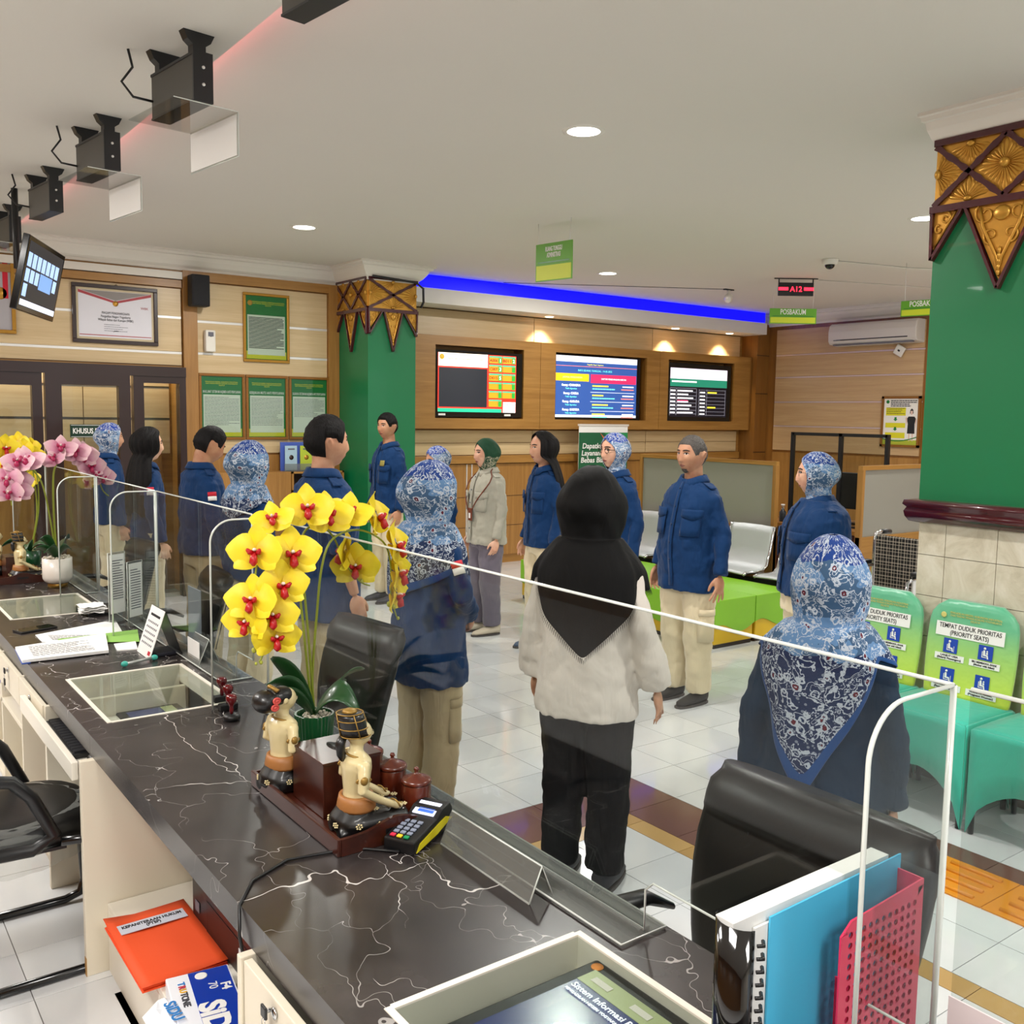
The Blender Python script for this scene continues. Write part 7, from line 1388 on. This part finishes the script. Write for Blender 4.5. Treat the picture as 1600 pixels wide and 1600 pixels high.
# ================= TRAY, BOX, JARS, FIGURINES, ORCHIDS =================
m_dw = wood('dark_stained_wood', '2A0F0A', '4A2014', (10, 3, 10), .3, coat=.3); m_jar = wood('red_brown_wood', '4A1A0E', '6E2C18', (12, 12, 3), .25, 'Object', .5)
def tray(x0, x1, y0, y1, label):
    r = thing('wooden_tray', label, 'tray', ((x0+x1)/2, (y0+y1)/2, CZ)); z = CZ; MB().bx(x0+.006, x1-.006, y0+.006, y1-.006, z+.001, z+.009).build('bottom', m_dw, r, W=True)
    for s_, (a, b) in ((0, (x0, x0+.010)), (1, (x1-.010, x1))): MB().bx(a, b, y0, y1, z+.001, z+.042).build('long_side', m_dw, r, W=True, bevel=.002)
    for yy in (y0, y1-.010):
        L_ = x1-x0-.02; top = [(L_*k/16, .040+.022*math.exp(-((k/16-.5)/.2)**2)) for k in range(17)]; MB().prism([(0, .001), (L_, .001)]+top[::-1], 0, .010, 0, FR((x0+.01, yy+.010, z), (1, 0, 0), (0, 0, 1), (0, -1, 0))).build('short_side', m_dw, r, W=True); MB().bx((x0+x1)/2-.03, (x0+x1)/2+.03, yy-.0005, yy+.0105, z+.026, z+.038).build('hand_slot', m_black, r, W=True)
    return r
TZ = CZ+.0095
tray(.930, 1.235, 1.90, 2.42, 'dark wooden serving tray with raised ends on the near counter')
def tissue(x0, x1, y0, y1, h, label):
    r = thing('tissue_box', label, 'box', ((x0+x1)/2, (y0+y1)/2, TZ)); MB().bx(x0, x1, y0, y1, TZ+.0005, TZ+h-.006).build('case', m_dw, r, W=True, bevel=.002); MB().bx(x0-.002, x1+.002, y0-.002, y1+.002, TZ+h-.006, TZ+h).build('lid', m_dw, r, W=True, bevel=.001)
    MB().lathe([(.001, 0), (.03, 0), (.03, .001), (.001, .001)], 20, M=Matrix.Translation(((x0+x1)/2, (y0+y1)/2+.01, TZ+h+.0001)) @ Matrix.Diagonal((.5, 1.2, 1, 1))).build('slot', m_black, r, W=True)
tissue(.985, 1.142, 2.09, 2.27, .140, 'dark wooden tissue box between the two figurines on the tray')
for k, (x, y, lb) in enumerate(((1.185, 1.985, 'red-brown wooden jar with a knobbed lid, nearest on the tray'), (1.185, 2.105, 'red-brown wooden jar with a knobbed lid, middle one on the tray'), (1.185, 2.23, 'red-brown wooden jar with a knobbed lid, farthest, half hidden by the tissue box'))):
    r = thing('wooden_jar', lb, 'jar', (x, y, TZ), group='lidded wooden jars on the tray'); MB().lathe([(.001, .0005), (.030, .0005), (.033, .01), (.036, .05), (.036, .082), (.034, .086), (.001, .086)], 26).build('body', m_jar, r); MB().lathe([(.034, .084), (.038, .085), (.038, .092), (.034, .096), (.015, .104), (.006, .108), (.004, .113), (.007, .117), (.005, .123), (.001, .124)], 26).build('lid', m_jar, r)
m_crm = mat('cream_glazed_clay', 'D8C898', .35, coat=.3, var=.06, vscale=20); m_fb = mat('painted_black', '0C0B0C', .4, coat=.2); m_gp = mat('figure_gold', '9A7838', .4, .4); m_sash = mat('figure_sash', 'A06A38', .5); m_rose = mat('red_rose_paint', 'D05048', .5)
def figurine(label, x, y, rz, woman, sc=1., z=None, parent_label=None):
    r = thing('figurine', label, 'figurine', (x, y, TZ if z is None else z), rz, group='javanese clay figurines'); r.scale = (1.22*sc, 1.22*sc, 1.02*sc); b = MB()
    P = [ring(0, 0, zz_, a, c, 18, 2.2) for zz_, a, c in ((.075, .026, .034), (.10, .024, .030), (.13, .026, .034), (.16, .028, .042), (.178, .026, .046), (.188, .018, .034), (.195, .013, .016), (.21, .012, .013))]
    b.grid(P, 0, True, cv=True, caps=True); b.cyl((0, 0, .19), (.004, 0, .225), .013); b.ell((.006, 0, .236), (.026, .022, .030), 10, 16); b.ell((.032, 0, .232), (.006, .004, .007), 6, 8)
    for s_ in (-1, 1):
        b.ell((0, s_*.044, .172), (.014, .012, .014), 6, 10)
        el = (-.008, s_*.058, .122); hd = (.072, s_*.034, .062) if not woman else (.045, s_*.02, .085); b.tube([(0, s_*.045, .172), (-.004, s_*.054, .148), el, ((el[0]+hd[0])/2, (el[1]+hd[1])/2, (el[2]+hd[2])/2-.003), hd], [.012, .0115, .0105, .009, .008], 10); b.ell(hd, (.013, .009, .007), 6, 8); b.ell((-.004, s_*.023, .238), (.006, .004, .010), 6, 8)
    b = b.build('body', m_crm, r); mods(b, .0032, 2)
    b = MB(); b.ell((-.005, 0, .03), (.048, .048, .032), 10, 18); b.tube([(-.01, 0, .03), (0, 0, .06), (0, 0, .08)], [.045, .038, .032], 16)
    for s_ in (-1, 1): b.tube([(.0, s_*.022, .03), (.05, s_*.026, .033), (.092, s_*.024, .032)], [.028, .027, .022], 12); b.tube([(.09, s_*.024, .02), (.02, s_*.03, .016), (-.045, s_*.026, .014)], .015, 10)
    b = b.build('wrap_skirt', m_fb, r); mods(b, .004, 2)
    MB().lathe([(.040, .060), (.041, .066), (.0385, .08), (.036, .092), (.030, .094), (.030, .06)], 22, M=Matrix.Diagonal((.92, 1.05, 1, 1))).build('sash', m_sash, r)
    fl = MB(); spots = [(a, zz_) for a in (0.5, 1.6, 2.7, 3.6, 4.6, 5.7) for zz_ in (.035,)]
    def flower_dot(c, nrm):
        n_ = Vector(nrm).normalized(); t1 = n_.orthogonal().normalized(); t2 = n_.cross(t1); c = Vector(c)
        for q in range(6): a = q*pi/3; fl.ell(tuple(c+(t1*cos(a)+t2*sin(a))*.0052), (.0023, .0023, .0023), 4, 6)
        fl.ell(tuple(c), (.0018, .0018, .0018), 4, 6)
    for a, zz_ in spots: flower_dot((-.005+.0485*cos(a), .0485*sin(a), zz_), (cos(a), sin(a), 0))
    for s_ in (-1, 1):
        for xx in (.03, .06, .088): flower_dot((xx, s_*.052, .034), (0, s_, 0)); flower_dot((xx, s_*.026, .0605), (0, 0, 1))
    fl.build('flower_dots', m_crm, r, kind='stuff')
    g = MB()
    for s_ in (-1, 1):
        g.tube([(.0+.014*cos(a)-.004, s_*.054, .145+.014*sin(a)*.4) for a in [2*pi*k/12 for k in range(12)]], .0025, 6, closed=True); g.ell((-.006, s_*.064, .148), (.008, .005, .010), 6, 8)
        g.tube([((.055 if not woman else .035)+.003*k, s_*(.038 if not woman else .026)+.010*cos(a), (.072 if not woman else .093)+.010*sin(a)) for k, a in enumerate([2*pi*k/10 for k in range(10)])], .0018, 6, closed=True)
    g.tube([(.0+.020*cos(a), .028*sin(a), .186-.006*cos(a)) for a in [2*pi*k/20 for k in range(20)]], .0028, 6, closed=True); g.build('gold_ornaments', m_gp, r, kind='stuff')
    f = MB()
    for s_ in (-1, 1): f.tube([(.0305, s_*.010-.004, .240), (.0322, s_*.010, .2385), (.031, s_*.010+.004, .240)], .0008, 5)
    f.tube([(.032, -.004, .222), (.0325, 0, .2215), (.032, .004, .222)], .0009, 5); f.build('face_lines', m_fb, r, kind='stuff')
    if woman:
        h = MB(); h.ell((-.004, 0, .246), (.028, .025, .025), 8, 14); h.ell((-.040, 0, .238), (.028, .032, .030), 10, 16); h = h.build('hair_bun', m_fb, r); mods(h, .003, 2)
        for s_ in (-1, 1):
            for q in range(2): MB().lathe([(.001, 0), (.009, 0), (.0095, .003), (.006, .004), (.0055, .002), (.003, .005), (.001, .005)], 14, M=FR((-.030-.004*q, s_*.031, .246-.017*q), (1, 0, 0), (0, 0, 1), (0, -s_ if 0 else s_, 0))).build('rose', m_rose, r)
        MB().tube([(-.02, -.02, .266), (-.03, 0, .276), (-.02, .02, .266)], .005, 8).build('hair_comb', m_gp, r)
    else:
        h = MB(); P = [ring(-.001-.012*v, 0, .232+.055*v, .029-.004*v, .027-.004*v, 20, 2) for v in (0, .25, .5, .75, 1)]; h.grid(P, 0, True, cv=True, caps=True); h.tube([(-.026, 0, .232), (-.032, 0, .215), (-.030, 0, .19), (-.027, 0, .175)], [.008, .010, .009, .004], 10); h.build('head_dress', m_fb, r)
        g = MB()
        for v in (.02, .35, .7, 1.0): g.tube([p_ for p_ in ring(-.001-.012*v, 0, .232+.055*v, .0298-.004*v, .0278-.004*v, 20, 2)], .0014, 5, closed=True)
        for a in (0, pi/2, pi, 3*pi/2): g.tube([(-.001-.012*v+(.030-.004*v)*cos(a), (.028-.004*v)*sin(a), .232+.055*v) for v in (0, 1)], .0013, 5)
        g.ell((-.013, 0, .289), (.015, .014, .008), 6, 12); g.build('gold_bands', m_gp, r, kind='stuff')
    return r
figurine('seated clay man figurine with a black and gold headdress at the front of the tray', 1.02, 1.985, radians(-8), False)
figurine('clay woman figurine with black bun and red roses, behind the tissue box corner', .985, 2.335, radians(5), True)
# orchids
m_st = mat('stem_green', '8A962A', .5); m_bud = mat('bud_green', 'A8AC3A', .5); m_leaf = mat('orchid_leaf', '1E4A22', .35, coat=.25, var=.15, vscale=8); m_peb = mat('pebble', 'CFC6B4', .6, var=.15, vscale=40)
def petalmat(name, c1, c2, c3=None):
    t = NT(name); v = t.coord('UV'); sx_ = t.n('SeparateXYZ'); t.l(v, sx_.inputs[0]); n1 = t.noise(t.coord('Object'), 60, 3); f = t.math('ADD', sx_.outputs[1], t.math('MULTIPLY', t.math('SUBTRACT', n1.outputs[0], .5), .25)); t.set(Base_Color=t.ramp(f, [(.0, c1), (.45, c2), (1, c3 or c2)]), Roughness=.5); t.b.inputs['Subsurface Weight'].default_value = .1; t.b.inputs['Subsurface Radius'].default_value = (.01, .008, .003); return t.m
m_py_ = petalmat('yellow_petal', 'D8B414', 'F0D41A', 'F4E034'); m_pp = petalmat('pink_petal', 'A83A6A', 'C88AA0', 'E2C2C4'); m_lipr = mat('orchid_lip_red', 'B80A14', .4, coat=.2); m_lipp = mat('orchid_lip_magenta', 'A01048', .4); m_col = mat('orchid_column', 'F0E4D8', .5)
def flower(r, c, nrm, up, size, pm, lm):
    n_ = Vector(nrm).normalized(); u_ = Vector(up); u_ = (u_-n_*u_.dot(n_)).normalized(); s_ = u_.cross(n_); M = FR(c, s_, u_, n_); mb = MB()
    for ang, L, Wd, zc in ((90, .052, .021, -.002), (-142, .050, .020, -.002), (-38, .050, .020, -.002), (6, .054, .032, .003), (174, .054, .032, .003)):
        a = radians(ang); k = size/.11; P = []; UV = []
        for i in range(8):
            t = i/7; w_ = Wd*k*(math.sin(pi*min(1, t**.85*.97+.015)))**.8+.001; row = []; ur = []
            for j in range(5):
                q = 2*j/4-1; px_ = L*k*t; py_ = w_*q; pz = zc*k+.010*k*t*t-.008*k*q*q*(w_/(Wd*k))+.002*k*sin(t*6+q*2); row.append(Vector((px_*cos(a)-py_*sin(a), px_*sin(a)+py_*cos(a), pz))); ur.append((q*.5+.5, t+.001))
            P.append(row); UV.append(ur)
        mb.grid(P, 0, True, M=M, uv=UV)
    fo = mb.build('flower', pm, r, W=True)
    l = MB(); k = size/.11
    for sg in (-1, 1): l.tube([(sg*.002*k, -.002*k, .004*k), (sg*.009*k, -.001*k, .012*k), (sg*.012*k, .004*k, .018*k)], [.003*k, .0055*k, .003*k], 8, M=M)
    l.tube([(0, -.002*k, .004*k), (0, -.010*k, .013*k), (0, -.020*k, .014*k), (0, -.026*k, .010*k)], [.004*k, .007*k, .0085*k, .003*k], 8, M=M); l.build('lip', lm, fo, W=True); MB().ell((0, .004*k, .010*k), (.0035*k, .0035*k, .007*k), 6, 8, 0, M).build('column', m_col, fo, W=True)
def P2(px, py, yy): return ony(px, py, yy)
def cam_dir(c): return (C0-Vector(c)).normalized()
def stem(r, pts, r0=.0042):
    pts = [Vector(p) for p in pts]; out = []
    for i in range(len(pts)-1):
        p0, p1, p2, p3 = pts[max(i-1, 0)], pts[i], pts[i+1], pts[min(i+2, len(pts)-1)]
        for k in range(5):
            t = k/5; out.append(.5*((2*p1)+(p2-p0)*t+(2*p0-5*p1+4*p2-p3)*t*t+(3*p1-p0-3*p2+p3)*t**3))
    out.append(pts[-1]); n = len(out); MB().tube(out, [r0*(1-.45*i/n) for i in range(n)], 8).build('stem', m_st, r, W=True)
def leaf(r, p0, p1, bend, wd, m=None):
    p0, p1 = Vector(p0), Vector(p1); P = []; side = (p1-p0).cross(Vector((0, 0, 1))).normalized(); side = side if side.dot(Vector((_R.x, _R.y, 0))) > 0 else -side; side = (side+Vector((0, 0, .75))-.0*side).normalized() if 1 else side
    for i in range(11):
        t = i/10; c = p0.lerp(p1, t)+Vector((0, 0, bend*sin(pi*t*.9))); w_ = wd*(sin(pi*(t*.93+.04)))**.7; P.append([c+side*w_*q+Vector((0, 0, abs(q)*w_*.28)) for q in (-1, -.5, 0, .5, 1)])
    mb = MB(); mb.grid(P, 0, True); o = mb.build('leaf', m or m_leaf, r, W=True); so = o.modifiers.new('solid', 'SOLIDIFY'); so.thickness = .0022
# near yellow orchid in the green ribbed pot
ox, oy = 1.172, 2.545; r = thing('potted_orchid', 'tall yellow orchid in a ribbed green pot behind the tray', 'orchid', (ox, oy, CZ))
mb = MB(); mb.grid([[(ox+(rr_+(.0022 if j % 2 else 0))*cos(2*pi*j/64), oy+(rr_+(.0022 if j % 2 else 0))*sin(2*pi*j/64), CZ+zz_) for j in range(64)] for rr_, zz_ in ((.040, .001), (.046, .004), (.052, .06), (.056, .118), (.056, .125), (.050, .125), (.048, .108))], 0, False, cv=True, caps=True); mb.build('pot', mat('green_glazed_pot', '0E4A26', .3, coat=.5), r, W=True)
pb_ = MB(); rnd = random.Random(3)
for k in range(70): a, q = rnd.uniform(0, 6.28), .046*math.sqrt(rnd.random()); pb_.ell((ox+q*cos(a), oy+q*sin(a), CZ+.112+rnd.uniform(0, .008)), (rnd.uniform(.004, .008), rnd.uniform(.003, .006), .004), 4, 6)
pb_.build('pebbles', m_peb, r, W=True, kind='stuff')
Y = oy; top = (ox, oy, CZ+.11)
stem(r, [top, P2(482, 1060, Y), P2(472, 960, Y), P2(463, 890, Y), P2(452, 830, Y-.02), P2(425, 830, Y-.06), P2(402, 880, Y-.08), P2(398, 950, Y-.08), P2(412, 1010, Y-.08), P2(405, 1035, Y-.08)])
stem(r, [top, P2(487, 1060, Y), P2(478, 950, Y+.01), P2(470, 870, Y+.02), P2(475, 832, Y+.03), P2(498, 820, Y+.04), P2(520, 838, Y+.05), P2(540, 880, Y+.06), P2(562, 908, Y+.06), P2(578, 915, Y+.06)])
stem(r, [top, P2(488, 1060, Y), P2(495, 960, Y), P2(503, 885, Y), P2(520, 842, Y+.01), P2(560, 828, Y+.03), P2(598, 846, Y+.05), P2(610, 880, Y+.06), P2(611, 930, Y+.06), P2(620, 965, Y+.06)])
fl_ = [(400, 862, -.10, (-.3, 0, 0), 88), (456, 866, -.10, (.25, 0, .1), 92), (426, 812, -.06, (-.2, .2, .8), 70), (480, 795, -.04, (.1, 0, .35), 84), (512, 806, .0, (.3, .2, .5), 84), (545, 800, .02, (.2, .1, .9), 78), (440, 915, -.12, (.4, 0, 0), 86), (394, 938, -.12, (-.35, 0, .05), 84), (425, 962, -.13, (.15, 0, -.1), 84), (386, 972, -.10, (-.5, 0, -.2), 78), (430, 996, -.12, (.35, 0, -.2), 80), (540, 862, .06, (-2.2, -.8, .0), 84), (556, 885, .07, (-.1, .9, -.1), 80), (588, 808, .05, (1.6, .7, .3), 84), (618, 852, .07, (1.5, .8, .2), 84), (622, 895, .07, (1.4, .9, .0), 82), (618, 930, .07, (1.5, .8, -.2), 76)]
for px, py, dy, dn, sz in fl_:
    c = P2(px, py, Y+dy); cdv = cam_dir(c); rt = Vector((_R.x, _R.y, 0)); n_ = cdv+rt*dn[0]+Vector((0, 0, dn[2]))
    if abs(dn[0]) > 1.2: n_ = cdv*.25+rt*dn[0]+Vector((0, 0, dn[2]))
    flower(r, c, n_, (0, 0, 1) if abs(dn[2]) < .7 else cdv*-1+Vector((0, 0, .3)), sz*c.__sub__(C0).length/FPX, m_py_, m_lipr)
mb = MB()
for px, py, dy, s_ in ((397, 1016, -.08, .007), (420, 1015, -.08, .007), (408, 1035, -.08, .005), (615, 948, .06, .007), (608, 944, .06, .008), (622, 966, .06, .005), (565, 908, .06, .006), (400, 1037, -.08, .004)): mb.ell(tuple(P2(px, py, Y+dy)), (s_, s_, s_*1.2), 6, 10)
mb.build('buds', m_bud, r, W=True, kind='stuff')
for px, py, dy, bd, wd in ((424, 1034, -.05, .03, .034), (418, 1078, -.08, .045, .034), (568, 1052, .04, .04, .030), (562, 1128, -.10, .075, .038), (408, 1116, -.1, .06, .026), (540, 1068, .06, .03, .022)): leaf(r, (ox, oy, CZ+.115), P2(px, py, Y+dy), bd, wd)
# white-potted pink orchid further down the counter
ox, oy = 1.128, 5.82; r = thing('potted_orchid', 'pink orchid in a round white pot with a brass foot, middle of the counter', 'orchid', (ox, oy, CZ)); MB().lathe([(.001, .022), (.050, .022), (.064, .03), (.076, .048), (.078, .06), (.078, .165), (.072, .165), (.071, .15), (.001, .15)], 36, (ox, oy, CZ)).build('pot', mat('white_glazed_pot', 'E4DCD2', .35, coat=.3), r, W=True); MB().lathe([(.001, .0005), (.052, .0005), (.053, .02), (.05, .024), (.001, .024)], 30, (ox, oy, CZ)).build('brass_foot', mat('brass', 'B08840', .3, .8), r, W=True)
pb_ = MB()
for k in range(70): a, q = rnd.uniform(0, 6.28), .068*math.sqrt(rnd.random()); pb_.ell((ox+q*cos(a), oy+q*sin(a), CZ+.158+rnd.uniform(0, .015)), (rnd.uniform(.006, .012), rnd.uniform(.005, .009), .006), 4, 6)
pb_.build('pebbles', m_peb, r, W=True, kind='stuff'); Y = oy; top = (ox, oy, CZ+.155)
stem(r, [top, P2(85, 820, Y), P2(83, 760, Y), P2(86, 730, Y), P2(100, 715, Y), P2(125, 716, Y+.05), P2(148, 735, Y+.1), P2(160, 765, Y+.12), P2(170, 775, Y+.12)], .006)
stem(r, [top, P2(80, 820, Y), P2(70, 770, Y-.02), P2(60, 745, Y-.04), P2(42, 730, Y-.08), P2(25, 745, Y-.12), P2(18, 775, Y-.14), P2(18, 790, Y-.14)], .005)
for px, py, dy, dn, sz in ((95, 700, -.02, (.1, 0, .9), 46), (118, 706, .0, (-.1, 0, .4), 44), (130, 712, .03, (.3, 0, .1), 44), (142, 728, .05, (.3, 0, 0), 42), (150, 738, .07, (.1, 0, -.1), 40), (160, 745, .08, (.3, 0, -.1), 38), (140, 752, .1, (-1.5, 0, 0), 38), (84, 716, -.03, (-.5, 0, .7), 40), (40, 720, -.1, (-.1, 0, .9), 54), (28, 722, -.12, (-.2, 0, .6), 46), (12, 748, -.13, (-.3, 0, 0), 46), (28, 752, -.12, (.5, 0, 0), 42), (14, 768, -.14, (-.3, 0, -.2), 44), (30, 768, -.14, (.4, 0, -.1), 38)):
    c = P2(px, py, Y+dy); cdv = cam_dir(c); rt = Vector((_R.x, _R.y, 0)); flower(r, c, cdv+rt*dn[0]+Vector((0, 0, dn[2])), (0, 0, 1) if dn[2] < .7 else cdv*-1+Vector((0, 0, .3)), sz*(c-C0).length/FPX, m_pp, m_lipp)
for px, py, dy, bd, wd in ((62, 848, -.05, .05, .035), (70, 868, -.08, .04, .035), (108, 845, .05, .05, .035), (112, 862, -.04, .04, .03), (52, 862, -.04, .03, .03)): leaf(r, (ox, oy, CZ+.16), P2(px, py, Y+dy), bd, wd)
# far yellow orchid at the left edge
ox, oy = 1.12, 6.55; r = thing('potted_orchid', 'yellow orchid at the far left end of the counter, cut by the picture edge', 'orchid', (ox, oy, CZ)); MB().lathe([(.001, .001), (.05, .001), (.062, .12), (.056, .12), (.001, .105)], 24, (ox, oy, CZ)).build('pot', mat('green_glazed_pot', '0E4A26', .3, coat=.5), r, W=True); Y = oy; top = (ox, oy, CZ+.11)
stem(r, [top, P2(58, 800, Y), P2(52, 740, Y), P2(48, 710, Y), P2(30, 695, Y), P2(10, 705, Y-.05)], .005); stem(r, [top, P2(60, 800, Y), P2(58, 745, Y), P2(50, 735, Y), P2(30, 745, Y)], .005)
for px, py, sz in ((8, 700, 42), (18, 712, 42), (28, 692, 34), (6, 722, 40), (38, 700, 30), (48, 698, 28), (56, 712, 28), (2, 735, 36), (30, 708, 34), (46, 748, 32), (38, 756, 30)):
    c = P2(px, py, Y+random.uniform(-.08, .08)); cdv = cam_dir(c); flower(r, c, cdv+Vector((random.uniform(-.5, .5), 0, random.uniform(-.3, .6))), (0, 0, 1), sz*(c-C0).length/FPX, m_py_, m_lipr)
for dx, dy in ((-.15, .05), (.12, .1), (-.05, -.16), (.1, -.1)): leaf(r, (ox, oy, CZ+.11), (ox+dx, oy+dy, CZ+.13), .05, .03)
tray(.84, 1.13, 6.02, 6.42, 'dark wooden tray with figurines beside the white potted orchid')
tissue(.92, 1.02, 6.15, 6.30, .13, 'dark wooden box on the far tray beside the pink orchid')
figurine('seated clay man figurine with a dark headdress on the far tray', .985, 6.09, 0, False, .95); figurine('seated clay woman figurine with a black bun on the far tray', .90, 6.36, .2, True, .95)
